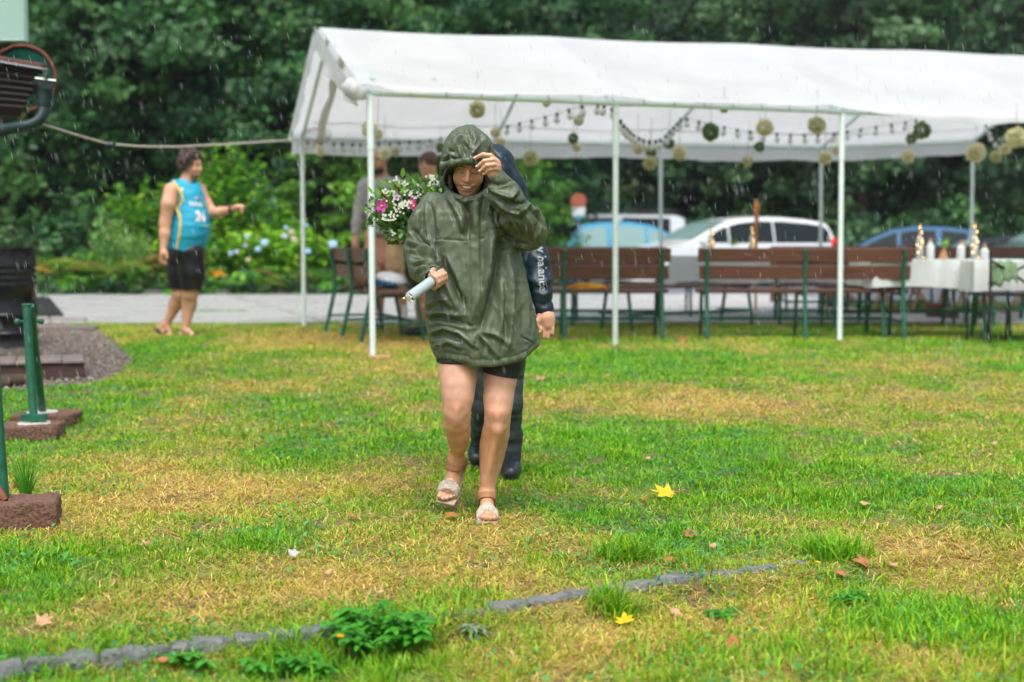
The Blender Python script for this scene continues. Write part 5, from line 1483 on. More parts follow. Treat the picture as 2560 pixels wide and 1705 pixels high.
# ------------------------------------------------------------------ cars
def car(name, label, L, Wd, prof, belt, sill, paint, glass_x, group=None, roof_mat=None, ws=None, rw=None, wheels=(.17, .80), wr=.33, side_glass='glass', van=False, tlz=.02):
    "prof: top outline (x fraction, z); nose at x=0. Built round its centre, nose towards +x"
    t = empty(name, (0, 0, 0), 0, label, 'car' if not van else 'van')
    X = [p[0] for p in prof]; Z = [p[1] for p in prof]
    n = 60
    xs = sorted(set(list(np.linspace(0, 1, n)) + X))
    def ztop(x): return float(np.interp(x, X, Z))
    def hw_(x, z):
        base = Wd / 2 * (1 - .10 * max(0, (.08 - x) / .08) ** 2 - .08 * max(0, (x - .93) / .07) ** 2)
        if z > belt: base -= (z - belt) * (.30 if not van else .10)
        if z < belt: base -= .04 * ((belt - z) / belt) ** 2
        return base
    def P(x, z, s, o=0): return Vector((L * (.5 - x), s * (hw_(x, z) + o), z))
    rows = []
    for x in xs:
        zt = ztop(x); b = min(belt, zt - .02)
        col_ = [sill, sill + .12, (sill + b) / 2, b - .04, b]
        if zt > belt + .02: col_ += [b + (zt - b) * .5, zt - .05, zt - .012]
        else: col_ += [b + (zt - b) * .3, b + (zt - b) * .6, zt - .006]
        row = [P(x, z, 1) for z in col_]
        h = row[-1].y
        row += [Vector((row[0].x, h * .93, zt)), Vector((row[0].x, h * .5, zt + .018)), Vector((row[0].x, 0, zt + .024))]
        row2 = [Vector((p.x, -p.y, p.z)) for p in row[:-1]][::-1]
        rows.append(row + row2)
    mb = MB().grid(rows); k = len(rows[0])
    mb.f.append(tuple(range(k))); mb.f.append(tuple(range(len(mb.v) - 1, len(mb.v) - 1 - k, -1)))
    mb.build('body', paint, t, ang=38)
    # side windows
    for s in (-1, 1):
        for (x0, x1) in glass_x:
            rows = []
            for x in np.linspace(x0, x1, 12):
                zt = ztop(x) - .085; zb = belt + .03
                if zt - zb < .02: zt = zb + .02
                rows.append([P(x, zb + (zt - zb) * q, s, .006) for q in np.linspace(0, 1, 4)])
            MB().grid(rows).build('side_window', M[side_glass], t)
        MB().box(P(ws[0] + .05 if ws else .3, belt + .06, s, .09), (.12, .18, .13), bev=.03).build('mirror', paint, t)
        # wheels
        for w_ in wheels:
            c = P(w_, wr, s, -.11)
            wh = MB().tube([c - Vector((0, .11, 0)), c + Vector((0, .11, 0))], wr, 24).build('tyre', M['tyre'], t)
            MB().tube([c - Vector((0, .115, 0)), c + Vector((0, .115, 0))], wr * .62, 16).build('rim', M['rim'], wh)
    def acrossglass(nm, x0, x1, mt):
        rows = []
        for x in np.linspace(x0, x1, 8):
            z = ztop(x); h = hw_(x, z) * .90
            rows.append([Vector((L * (.5 - x), h * q, z + .030 + .004 * (1 - q * q))) for q in np.linspace(-1, 1, 9)])
        MB().grid(rows).build(nm, mt, t)
    if ws: acrossglass('windscreen', ws[0], ws[1], M['glass_pale'])
    if rw: acrossglass('rear_window', rw[0], rw[1], M['glass'])
    for s in (-1, 1):
        MB().ball(P(.03, belt - .18, s, -.12), (.16, .14, .08), 12, 8).build('headlight', M['headlight'], t)
        zt = belt + tlz
        MB().ball(P(.965, zt, s, -.03), (.10, .07, .12), 12, 8).build('taillight', M['taillight'], t)
    MB().box((L * .5 + .005, 0, sill + .22), (.06, Wd * .5, .14), bev=.02).build('grille', M['tyre'], t)
    MB().box((0, 0, sill - .02), (L * .9, Wd * .8, .08)).build('underside', M['tyre'], t)
    return t
def put(o, pxc, Y, rz, dz=0.0):
    o.location = (px2x(pxc, Y), Y, float(terrain(px2x(pxc, Y), Y)) + dz + .01); o.rotation_euler = (0, 0, rz); return o
mpv = [(0, .55), (.03, .72), (.10, .82), (.22, .93), (.27, .99), (.34, 1.16), (.42, 1.33), (.50, 1.43), (.60, 1.475), (.72, 1.47), (.84, 1.43), (.93, 1.37), (.955, 1.22), (.975, .98), (.99, .80), (1, .45)]
c1 = car('parked_car', 'white family car facing left behind the left front bench, red tail light', 4.5, 1.80, mpv, .93, .22, M['car_white'], [(.30, .445), (.453, .665), (.673, .945)], ws=(.275, .45), rw=(.935, .965))
put(c1, 1800, 29.0, math.pi + .30, -.08)
hat = [(0, .50), (.03, .68), (.12, .80), (.25, .90), (.30, .97), (.40, 1.22), (.50, 1.40), (.62, 1.47), (.76, 1.46), (.88, 1.40), (.93, 1.20), (.975, .95), (.99, .7), (1, .42)]
c2 = car('parked_car', 'sky blue hatchback facing right in front of the white van', 4.0, 1.72, hat, .90, .22, M['car_sky'], [(.36, .52), (.54, .72), (.75, .88)], ws=(.305, .46), rw=(.89, .96), side_glass='glass_pale', tlz=-.22)
put(c2, 1610, 31.5, 0.12, -.14)
van = [(0, .60), (.02, .85), (.08, 1.0), (.14, 1.15), (.20, 1.55), (.26, 1.82), (.34, 1.92), (.6, 1.95), (.94, 1.93), (.985, 1.86), (.995, 1.4), (1, .45)]
c3 = car('parked_van', 'white van with a black roof rack behind the sky blue car', 5.0, 1.95, van, 1.15, .25, M['car_white'], [(.19, .34), (.37, .60), (.63, .90)], ws=(.145, .27), rw=None, van=True, wr=.34, wheels=(.16, .78))
put(c3, 1470, 38.5, math.pi + .25, -.33)
for s in (-.7, .7): MB().tube([(1.2, s, 2.03), (-2.3, s, 2.03)], .03, 6).build('roof_rack', M['black'], c3)
for x in (-2.2, -1.2, -.2, .8): MB().tube([(x, -.75, 2.06), (x, .75, 2.06)], .035, 6).build('rack_bar', M['black'], c3)
sed = [(0, .48), (.03, .64), (.10, .74), (.25, .84), (.30, .90), (.38, 1.10), (.47, 1.27), (.58, 1.34), (.70, 1.31), (.82, 1.16), (.90, 1.0), (.97, .94), (.99, .7), (1, .42)]
c4 = car('parked_car', 'dark blue car with bright roof reflection, between the right front and rear tent poles', 4.3, 1.76, hat, .90, .22, M['car_blue'], [(.36, .52), (.54, .72), (.75, .88)], ws=(.305, .46), rw=(.89, .96))
put(c4, 2225, 33.5, math.pi - .2, -.22)
c5 = car('parked_car', 'black low car behind the right white table', 4.4, 1.76, sed, .86, .2, M['car_dark'], [(.36, .52), (.54, .72), (.74, .84)], ws=(.305, .44), rw=(.74, .88))
put(c5, 2440, 32.5, math.pi + .1, -.30)
c6 = car('parked_car', 'grey green car entering at the right edge with sloping windscreen', 4.4, 1.8, mpv, .93, .22, M['car_grey'], [(.30, .44), (.46, .66), (.68, .82)], ws=(.275, .47), rw=(.935, .965))
put(c6, 2680, 27.5, math.pi, -.12)

# round sign on a post behind the sky blue car
sx = px2x(1445, 30.0); sg = empty('traffic_sign', (sx, 30.0, 0), 0, 'round orange red sign with white lower part above the sky blue car', 'sign')
zc_ = W(1445, 503, 30.0).z
MB().tube([(0, 0, 0), (0, 0, zc_ + .1)], .03, 8).build('post', M['rim'], sg)
MB().tube([(0, -.04, zc_), (0, -.06, zc_)], .165, 24).build('face', M['sign_red'], sg)
MB().prism([(-.13, -.30), (.13, -.30), (.15, -.13), (-.15, -.13)], 0, .02, Matrix.Rotation(math.pi / 2, 3, 'X'), (0, -.045, zc_)).build('lower_plate', M['sign_white'], sg, smooth=False)
MB().prism([(-.08, -.37), (.08, -.37), (.08, -.31), (-.08, -.31)], 0, .02, Matrix.Rotation(math.pi / 2, 3, 'X'), (0, -.045, zc_)).build('blue_plate', M['car_sky'], sg, smooth=False)

# ------------------------------------------------------------------ rain
def build_rain():
    n = 1700
    y = 3.2 + 6.3 * rng.random(n)
    x = rng.uniform(-.42, .42, n) * y; z = rng.uniform(-.1, 1, n) * (0.25 + .19 * y) + .45
    k = z > terrain(x, y) + .05
    x, y, z = x[k], y[k], z[k]; n = len(x)
    L = rng.uniform(.016, .042, n); w_ = rng.uniform(.0005, .0010, n) * (1 + .05 * y)
    sl = .20 + rng.normal(0, .05, n)
    p = np.stack([x, y, z], -1); d = np.stack([sl * L, np.zeros(n), -L], -1)
    P = []
    for j in range(3):
        a = j * 2.094; o = np.stack([np.cos(a) * w_, np.sin(a) * w_, np.zeros(n)], -1); P.append(p + o)
    P = [p - d * .5] + P + [p + d * .5]
    P = np.stack(P, 1)
    tri = np.array([(0, 1, 2), (0, 2, 3), (0, 3, 1), (4, 2, 1), (4, 3, 2), (4, 1, 3)])
    F = (tri[None] + (np.arange(n) * 5)[:, None, None]).reshape(-1, 3)
    T(link('rain', np_mesh('rain', P.reshape(-1, 3), F, None, True), M['drop']), kind='stuff')
build_rain()

# ------------------------------------------------------------------ rain haze
hz_m = bpy.data.materials.new('rain_haze'); hz_m.use_nodes = True
for n_ in list(hz_m.node_tree.nodes):
    if n_.type != 'OUTPUT_MATERIAL': hz_m.node_tree.nodes.remove(n_)
pv = hz_m.node_tree.nodes.new('ShaderNodeVolumePrincipled'); pv.inputs['Color'].default_value = (.86, .95, 1.0, 1); pv.inputs['Density'].default_value = 0.0004
hz_m.node_tree.links.new(pv.outputs[0], [n_ for n_ in hz_m.node_tree.nodes if n_.type == 'OUTPUT_MATERIAL'][0].inputs['Volume'])
hb_ = MB().box((0, 55, 29), (400, 262, 62)).build('haze', None, None, smooth=False); hb_.data.materials.append(hz_m); T(hb_, kind='stuff')

# small leaves stuck on the wet tent roof
bvr = None
def bvh_simple(o):
    return BVHTree.FromPolygons([tuple(v.co) for v in o.data.vertices], [tuple(p.vertices) for p in o.data.polygons])
bvr = bvh_simple(front_cover)
for i, (px, py, s_, lb) in enumerate([(932, 200, .035, 'small green leaf stuck on the tent roof above the left front pole'), (1085, 201, .030, 'small green leaf stuck low on the tent roof above the hood'), (2042, 232, .018, 'dark speck of leaf on the tent roof near the right front pole'),
                                      (2370, 235, .018, 'dark speck of leaf on the tent roof at far right'), (1968, 228, .016, 'dark speck of leaf on the tent roof left of the right front pole')]):
    d = (W(px, py, 12) - Vector((0, 0, CH))).normalized(); h, n_, k_, _ = bvr.ray_cast(Vector((0, 0, CH)), d)
    if h is None: continue
    if n_.dot(d) > 0: n_ = -n_
    u = Vector((1, .2, .3)); u = (u - n_ * u.dot(n_)).normalized(); v = n_.cross(u); c = h + n_ * .006
    mb = MB(); mb.add([c - u * s_, c - u * s_ * .3 + v * s_ * .4 + n_ * .004, c + u * s_ * .5 + v * s_ * .3, c + u * s_, c + u * s_ * .4 - v * s_ * .3, c - u * s_ * .4 - v * s_ * .35 + n_ * .003], [(0, 1, 2, 3, 4, 5)])
    T(mb.build('fallen_leaf', M['weed'] if i < 2 else M['leaf_orange'], None, smooth=False), lb, 'leaf')
# ------------------------------------------------------------------ signed distance modelling for people and cloth
def surface_nets(f, lo, h):
    s = f < 0
    nx, ny, nz = f.shape
    cs = [(i, j, k) for i in (0, 1) for j in (0, 1) for k in (0, 1)]
    sl = lambda A, c: A[c[0]:nx - 1 + c[0], c[1]:ny - 1 + c[1], c[2]:nz - 1 + c[2]]
    tot = sum(sl(s, c).astype(np.int8) for c in cs)
    act = (tot > 0) & (tot < 8)
    I = np.argwhere(act); vid = -np.ones(act.shape, np.int64); vid[act] = np.arange(len(I))
    acc = np.zeros((len(I), 3)); cnt = np.zeros(len(I))
    fv = {c: f[I[:, 0] + c[0], I[:, 1] + c[1], I[:, 2] + c[2]] for c in cs}
    for a in cs:
        for ax in range(3):
            if a[ax] == 0:
                b = list(a); b[ax] = 1; b = tuple(b)
                fa, fb = fv[a], fv[b]; m = (fa < 0) != (fb < 0)
                t = np.where(m, fa / np.where(m, fa - fb, 1), 0)
                p = np.array(a, float)[None].repeat(len(I), 0); p[:, ax] = t
                acc[m] += p[m]; cnt[m] += 1
    V = (I + acc / cnt[:, None]) * h + lo
    F = []
    for ax in range(3):
        o = [0, 0, 0]; o[ax] = 1
        A = s[:nx - o[0], :ny - o[1], :nz - o[2]]; B = s[o[0]:, o[1]:, o[2]:]
        m = A != B
        E = np.argwhere(m)
        u, v = (ax + 1) % 3, (ax + 2) % 3
        ok = (E[:, u] > 0) & (E[:, v] > 0) & (E[:, u] < (nx, ny, nz)[u] - 1) & (E[:, v] < (nx, ny, nz)[v] - 1)
        E = E[ok]; inside = A[E[:, 0], E[:, 1], E[:, 2]]
        def cell(du, dv):
            q = E.copy(); q[:, u] += du; q[:, v] += dv; return vid[q[:, 0], q[:, 1], q[:, 2]]
        Q = np.stack([cell(-1, -1), cell(0, -1), cell(0, 0), cell(-1, 0)], -1)
        Q[~inside] = Q[~inside][:, ::-1]
        F.append(Q)
    return V, np.concatenate(F)
def cone(P, a, b, ra, rb, sc=None):
    a = np.array(a); b = np.array(b)
    if sc is not None: sc = np.array(sc); P = P / sc; a = a / sc; b = b / sc
    ab = b - a; t = np.clip(((P - a) @ ab) / (ab @ ab + 1e-12), 0, 1)
    return np.linalg.norm(P - a - t[..., None] * ab, axis=-1) - (ra + (rb - ra) * t)
def chain(P, pts, rs, k=.02):
    d = None
    for i in range(len(pts) - 1):
        e = cone(P, pts[i], pts[i + 1], rs[i], rs[i + 1]); d = e if d is None else smin(d, e, k)
    return d
def ell(P, c, r, Rm=None):
    q = P - np.array(c)
    if Rm is not None: q = q @ np.array(Rm)
    r = np.array(r); return (np.linalg.norm(q / r, axis=-1) - 1) * r.min()
def smin(a, b, k):
    h = np.clip(.5 + .5 * (b - a) / k, 0, 1); return b * (1 - h) + a * h - k * h * (1 - h)
def smax(a, b, k): return -smin(-a, -b, k)
def sdf_mesh(fn, lo, hi, h):
    lo = np.array(lo, float); hi = np.array(hi, float); n = np.ceil((hi - lo) / h).astype(int) + 1
    n = ((n + 3) // 4) * 4 + 1
    ax = [lo[i] + np.arange(n[i]) * h for i in range(3)]
    cg = np.stack(np.meshgrid(*[a_[::4] for a_ in ax], indexing='ij'), -1); fc = fn(cg.reshape(-1, 3)).reshape(cg.shape[:3])
    ii = [np.minimum((np.arange(n[i]) + 2) // 4, fc.shape[i] - 1) for i in range(3)]
    f = fc[np.ix_(*ii)].copy()
    I = np.argwhere(np.abs(f) < 5.0 * h)
    for s0 in range(0, len(I), 400000):
        J = I[s0:s0 + 400000]; f[J[:, 0], J[:, 1], J[:, 2]] = fn(lo + J * h)
    f[0] = np.maximum(f[0], h); f[-1] = np.maximum(f[-1], h); f[:, 0] = np.maximum(f[:, 0], h); f[:, -1] = np.maximum(f[:, -1], h); f[:, :, 0] = np.maximum(f[:, :, 0], h); f[:, :, -1] = np.maximum(f[:, :, -1], h)
    return surface_nets(f, lo, h)
def relax(V, F, n=2, lam=.5):
    E = np.concatenate([F[:, [0, 1]], F[:, [1, 2]], F[:, [2, 3]], F[:, [3, 0]]])
    for _ in range(n):
        S = np.zeros_like(V); c = np.zeros(len(V))
        for a, b in ((0, 1), (1, 0)):
            for ax in range(3): S[:, ax] += np.bincount(E[:, a], V[E[:, b], ax], len(V))
            c += np.bincount(E[:, a], minlength=len(V))
        V = V + lam * (S / c[:, None] - V)
    return V
def vnormals(V, F):
    n = np.cross(V[F[:, 2]] - V[F[:, 0]], V[F[:, 3]] - V[F[:, 1]]); N = np.zeros_like(V)
    for k in range(4):
        for ax in range(3): N[:, ax] += np.bincount(F[:, k], n[:, ax], len(V))
    return N / (np.linalg.norm(N, axis=1)[:, None] + 1e-12)
def part(name, VF, mt, parent):
    V, F = VF; return link(name, np_mesh(name, V, F, None, True), mt, parent)
def join(*vf):
    V = []; F = []; b = 0
    for v, f in vf: V.append(v); F.append(f + b); b += len(v)
    return np.concatenate(V), np.concatenate(F)
def cam_px(V):
    q = V - np.array([0, 0, CH]); dep = q[:, 1] * COS_T - q[:, 2] * SIN_T; up = q[:, 1] * SIN_T + q[:, 2] * COS_T
    return CX + FPX * q[:, 0] / dep, CY - FPX * up / dep
def bvh_of(*objs):
    V = []; F = []
    for o in objs:
        b = len(V); V += [tuple(v.co) for v in o.data.vertices]; F += [tuple(b + i for i in p.vertices) for p in o.data.polygons]
    return BVHTree.FromPolygons(V, F)
def onto(bv, px, py, lift=.003, Yd=5.6):
    t = W(px, py, Yd); o = Vector((0, 0, CH)); d = (t - o).normalized()
    h, n, i, ds = bv.ray_cast(o + d * 2.0, d)
    if h is None: return None
    return h - d * lift
def px_tube(name, bv, path, r, mt, parent, lift=.001, Yd=5.6, n=6, sub=5):
    P = []
    for i in range(len(path) - 1):
        for k in range(sub):
            q = k / sub; P.append((path[i][0] * (1 - q) + path[i + 1][0] * q, path[i][1] * (1 - q) + path[i + 1][1] * q))
    P.append(path[-1]); H = [onto(bv, x, y, lift, Yd) for x, y in P]; H = [h for h in H if h is not None]
    if len(H) < 2: return None
    rr = r if isinstance(r, (int, float)) else list(np.interp(np.linspace(0, 1, len(H)), np.linspace(0, 1, len(r)), r))
    return MB().tube(H, rr, n).build(name, mt, parent)
def px_text(name, txt, bv, org, xdir, ydir, mt, parent, Yd=5.6, lift=.003, bold=0.0):
    "flat print laid on a garment: xdir and ydir are the photo-pixel steps of one text unit"
    cu = bpy.data.curves.new('t', 'FONT'); cu.body = txt; cu.offset = bold; cu.resolution_u = 3
    tmp = bpy.data.objects.new('t', cu); col.objects.link(tmp); bpy.context.view_layer.update()
    me = bpy.data.meshes.new_from_object(tmp.evaluated_get(bpy.context.evaluated_depsgraph_get()))
    bpy.data.objects.remove(tmp); ok = True
    last = None
    for v in me.vertices:
        x, y = v.co.x, v.co.y; p = onto(bv, org[0] + xdir[0] * x + ydir[0] * y, org[1] + xdir[1] * x + ydir[1] * y, lift, Yd)
        if p is None: p = last or W(org[0], org[1], Yd)
        last = p; v.co = p
    me.materials.clear(); me.name = name
    return link(name, me, mt, parent)

def head_sdf(P, c, fwd, up, s=1.0, ears=True, mouth=True, beard=False):
    fwd = np.array(fwd, float); fwd /= np.linalg.norm(fwd); up = np.array(up, float); up -= fwd * (up @ fwd); up /= np.linalg.norm(up); rt = np.cross(fwd, up)
    q = (P - np.array(c)) @ np.stack([rt, fwd, up], -1) / s
    qa = q.copy(); qa[:, 0] = np.abs(qa[:, 0])
    d = ell(q, (0, -.012, .038), (.074, .092, .082))
    d = smin(d, ell(q, (0, .030, -.030), (.056, .060, .078)), .03)
    d = smin(d, ell(q, (0, .058, -.088), (.026, .024, .020)), .02)
    d = smin(d, ell(qa, (.038, .058, -.026), (.020, .022, .022)), .02)           # cheeks
    d = smin(d, ell(qa, (.026, .078, .034), (.022, .012, .008)), .012)           # brow
    d = smax(d, -ell(qa, (.029, .098, .012), (.015, .016, .011)), .010)          # eye hollows
    d = smin(d, ell(qa, (.029, .074, .011), (.0125, .013, .0105)), .003)         # lids
    d = smin(d, cone(q, (0, .086, .018), (0, .108, -.018), .007, .0115), .008)   # nose
    d = smin(d, ell(qa, (.011, .096, -.022), (.008, .010, .007)), .005)
    if mouth:
        d = smin(d, ell(q, (0, .083, -.044), (.028, .012, .006)), .006)
        d = smax(d, -ell(q, (0, .100, -.0545), (.029, .020, .0085)), .003)
        d = smin(d, ell(q, (0, .079, -.067), (.022, .012, .006)), .006)
    else:
        d = smin(d, ell(q, (0, .084, -.050), (.022, .010, .005)), .005); d = smin(d, ell(q, (0, .082, -.061), (.020, .010, .006)), .005)
    if ears: d = smin(d, ell(qa, (.077, -.008, .002), (.008, .020, .030)), .006)
    return d * s
def head_frame(c, fwd, up, s):
    fwd = Vector(fwd).normalized(); up = Vector(up); up = (up - fwd * up.dot(fwd)).normalized(); rt = fwd.cross(up); c = Vector(c)
    return lambda x, y, z: c + (rt * x + fwd * y + up * z) * s

# ================================================================== the woman in the green rain jacket
WY = 5.65
def w(px, py, dy=0.0): return np.array(W(px, py, WY + dy))
woman = empty('person', tuple(w(1185, 1300, 0)), 0, 'laughing woman in an olive hooded rain jacket walking towards the camera over the lawn', 'person')
woman.location = (0, 0, 0)
tab = [(470, 1130, 1232, .070, -.015), (486, 1112, 1246, .085, -.01), (500, 1088, 1262, .095, .0), (520, 1068, 1280, .108, .0), (560, 1060, 1296, .125, .0), (620, 1054, 1300, .135, 0), (680, 1058, 1313, .142, 0), (740, 1064, 1327, .15, 0),
       (800, 1064, 1341, .155, 0), (850, 1073, 1349, .158, 0), (890, 1086, 1342, .155, 0), (915, 1096, 1330, .15, 0)]
tz = np.array([w(1200, t[0])[2] for t in tab])[::-1]; tl = np.array([w(t[1], t[0])[0] for t in tab])[::-1]; tr = np.array([w(t[2], t[0])[0] for t in tab])[::-1]
tb_ = np.array([t[3] for t in tab])[::-1]; ty = np.array([WY + t[4] for t in tab])[::-1]
hemx = np.array([w(p, 900)[0] for p in (1080, 1092, 1172, 1182, 1230, 1280, 1310, 1350)]); hemz = np.array([w(1200, p)[2] for p in (880, 892, 901, 908, 911, 903, 893, 862)])
def torso(P, off=0.0):
    z = P[:, 2]; L = np.interp(z, tz, tl); Rr = np.interp(z, tz, tr); b = np.interp(z, tz, tb_); cy = np.interp(z, tz, ty)
    a = (Rr - L) / 2 - off; cx = (L + Rr) / 2; b = b - off
    qx = np.abs((P[:, 0] - cx) / a); qy = np.abs((P[:, 1] - cy) / b)
    m = (qx ** 2.25 + qy ** 2.25) ** (1 / 2.25)
    return (m - 1) * np.minimum(a, b) * .95
hoodc = w(1171, 392, .0)
def sleeveL(P): return chain(P, [w(1085, 520, .02), w(1064, 565, .02), w(1053, 628, -.01), w(1062, 668, -.09), w(1083, 694, -.175)], [.062, .066, .064, .058, .043], .03)
def sleeveR(P): return chain(P, [w(1262, 515, .01), w(1300, 545, -.03), w(1322, 580, -.07), w(1300, 545, -.12), w(1262, 487, -.155), w(1238, 440, -.17)], [.070, .068, .066, .062, .056, .038], .03)
def coat_sdf(P):
    z = P[:, 2]
    d = torso(P)
    d = smax(d, z - w(1180, 474)[2], .03)
    hz = np.interp(P[:, 0], hemx, hemz)
    d = smax(d, hz - z, .008)
    inner = torso(P, .016)
    d = np.maximum(d, -np.maximum(inner, z - (hz + .12)))
    d = smin(d, cone(P, w(1180, 470, .02), w(1175, 505, .0), .078, .10), .04)
    d = smin(d, sleeveL(P), .022); d = smin(d, sleeveR(P), .022)
    # open cuffs
    d = smax(d, -cone(P, w(1083, 694, -.175), w(1093, 704, -.24), .034, .04), .004)
    d = smax(d, -cone(P, w(1238, 440, -.17), w(1226, 419, -.182), .030, .034), .004)
    # hood
    h = ell(P, hoodc, (.1045, .150, .1255)); h = smin(h, ell(P, hoodc + np.array([-.008, .02, -.075]), (.098, .12, .10)), .05)
    h = smax(h, -ell(P, hoodc + np.array([0, .0, -.012]), (.092, .138, .112)), .004)
    br = chain(P, [w(1103, 432, -.085), w(1108, 414, -.12), w(1130, 406, -.158), w(1165, 402, -.176), w(1200, 397, -.172), w(1228, 400, -.13)], [.007, .011, .012, .012, .012, .009], .012)
    h = smin(h, br, .016)
    d = smin(d, h, .018)
    d = smax(d, -ell(P, w(1163, 450, -.22), (.098, .27, .063)), .004)
    d = smax(d, -ell(P, w(1168, 445, -.01), (.088, .115, .075)), .006)
    return d
V, F = sdf_mesh(coat_sdf, (w(1000, 700, 0)[0] - .02, WY - .33, w(1200, 930)[2]), (w(1380, 700, 0)[0] + .02, WY + .19, w(1200, 296)[2]), .0047)
V = relax(V, F, 2, .4)
N_ = vnormals(V, F); px, py = cam_px(V)
front_ = np.clip((-N_[:, 1] + .15) * 1.5, 0, 1)
def seg(px, py, a, b):
    ax, ay = a; bx, by = b; dx, dy = bx - ax, by - ay; L2 = dx * dx + dy * dy
    t = np.clip(((px - ax) * dx + (py - ay) * dy) / L2, 0, 1); ex = px - ax - t * dx; ey = py - ay - t * dy
    return np.hypot(ex, ey), np.sign(dx * ey - dy * ex), t
D = np.zeros(len(V))
CR = [ # photo-pixel polyline, width px, height m (negative: valley)
    ([(1266, 585), (1257, 613), (1243, 694), (1218, 770), (1198, 826)], 17, -.024), ([(1222, 600), (1226, 680), (1212, 760), (1200, 800)], 10, .009), ([(1275, 640), (1282, 740), (1276, 840), (1268, 880)], 9, .009), ([(1262, 760), (1268, 850)], 7, -.007), ([(1300, 640), (1318, 760), (1322, 850)], 8, .006),
    ([(1090, 640), (1110, 670), (1131, 707), (1150, 745), (1165, 772)], 10, -.011), ([(1072, 700), (1100, 735), (1128, 765)], 9, .009), ([(1118, 640), (1142, 690), (1160, 740)], 9, .008), ([(1075, 510), (1078, 560), (1082, 604), (1096, 640)], 6, -.009), ([(1094, 520), (1096, 580)], 8, .006),
    ([(1067, 803), (1095, 796), (1130, 802), (1180, 814)], 6, -.008), ([(1066, 786), (1100, 780), (1150, 790)], 7, .008), ([(1075, 832), (1110, 820), (1147, 832), (1190, 866)], 6, .008), ([(1076, 845), (1115, 838), (1150, 852)], 5, -.006), ([(1082, 866), (1120, 854), (1150, 868)], 6, .007), ([(1066, 770), (1090, 750), (1118, 748)], 7, .008),
    ([(1200, 828), (1235, 835), (1270, 857)], 7, .008), ([(1196, 832), (1222, 860), (1244, 889)], 8, .007), ([(1198, 842), (1212, 880)], 6, -.006), ([(1250, 700), (1262, 780), (1240, 850)], 10, .006),
    ([(1163, 505), (1174, 542), (1170, 588)], 9, -.016), ([(1121, 494), (1135, 515), (1147, 540), (1158, 575)], 7, .009), ([(1222, 489), (1221, 510), (1219, 540)], 7, .010), ([(1190, 500), (1186, 540), (1190, 575)], 8, .008), ([(1205, 505), (1202, 560)], 5, -.006), ([(1140, 492), (1160, 505), (1200, 494)], 5, .006),
    ([(1048, 521), (1036, 555), (1027, 590)], 8, .007), ([(1035, 575), (1055, 600), (1078, 625)], 7, -.010), ([(1020, 603), (1045, 615), (1074, 638)], 7, .010), ([(1026, 628), (1055, 628), (1088, 640)], 5, .009), ([(1030, 645), (1058, 646), (1086, 652)], 4, -.007), ([(1034, 658), (1058, 656), (1086, 662)], 5, .009), ([(1042, 680), (1060, 668), (1078, 664)], 5, .008), ([(1056, 530), (1054, 580)], 5, -.006),
    ([(1217, 457), (1245, 462), (1279, 452)], 5, -.009), ([(1228, 473), (1255, 487), (1276, 494), (1290, 478)], 7, .012), ([(1240, 500), (1265, 520), (1294, 536), (1319, 516)], 7, .012), ([(1255, 534), (1270, 560), (1287, 587)], 7, -.012), ([(1303, 515), (1318, 550), (1330, 588)], 8, .012), ([(1270, 505), (1300, 512), (1330, 498)], 6, -.009),
    ([(1332, 519), (1350, 538), (1364, 556)], 6, .010), ([(1246, 538), (1256, 575), (1272, 612)], 8, .010), ([(1318, 500), (1345, 522)], 6, -.008), ([(1290, 555), (1310, 600)], 6, -.009), ([(1262, 590), (1285, 606), (1318, 612)], 5, -.008), ([(1350, 560), (1345, 590)], 6, .007),
    ([(1113, 384), (1122, 352), (1140, 328), (1160, 314)], 5, -.009), ([(1126, 392), (1136, 358), (1156, 332)], 6, .007), ([(1190, 315), (1210, 328), (1223, 348)], 5, -.009), ([(1176, 322), (1188, 350), (1182, 380)], 6, .006), ([(1147, 352), (1156, 370), (1163, 390)], 5, -.007), ([(1160, 350), (1178, 372), (1176, 394)], 4, .006), ([(1201, 355), (1190, 372), (1178, 390)], 4, .006),
    ([(1206, 345), (1222, 372)], 5, .006), ([(1112, 398), (1128, 388), (1146, 392)], 4, .006), ([(1118, 375), (1136, 380)], 3, -.005), ([(1105, 400), (1104, 440), (1110, 470)], 4, .005), ([(1215, 385), (1228, 395)], 4, -.005)]
for pl, wd_, am in CR:
    best = np.full(len(V), 1e9); sg_ = np.zeros(len(V)); tt = np.zeros(len(V)); n = len(pl) - 1
    for i in range(n):
        d_, s_, t_ = seg(px, py, pl[i], pl[i + 1]); m = d_ < best
        best = np.where(m, d_, best); sg_ = np.where(m, s_, sg_); tt = np.where(m, (i + t_) / n, tt)
    env = np.clip(np.sin(np.pi * (tt * .84 + .08)) * 1.5, 0, 1)
    x = best * sg_ / wd_
    D += am * env * (np.exp(-np.abs(x) ** 1.25 * 1.25) - .5 * np.exp(-(x - 1.6) ** 2 / .5)) * 1.9
# placket, yoke seam, pocket line, gathered hem
pe = np.interp(py, [480, 600, 760, 890, 910], [1172, 1174, 1178, 1174, 1176])
D += np.where(py > 500, .0070 * np.clip((px - pe) / 1.8, 0, 1) * np.clip((pe + 25 - px) / 1.8, 0, 1), 0)
for a, b in (((1084, 597), (1168, 602)), ((1200, 598), (1268, 577)), ((1307, 842), (1332, 858))):
    d_, s_, t_ = seg(px, py, a, b); D -= .0050 * np.exp(-(d_ / 2.2) ** 2)
hz = np.interp(V[:, 0], hemx, hemz); hb = V[:, 2] - hz
D += np.where(py > 840, .0030 * np.exp(-((hb - .012) / .010) ** 2) + .0028 * np.sin(px * .55 + 3 * np.sin(px * .13)) * np.exp(-((hb - .014) / .012) ** 2) - .003 * np.exp(-((hb - .030) / .004) ** 2), 0)
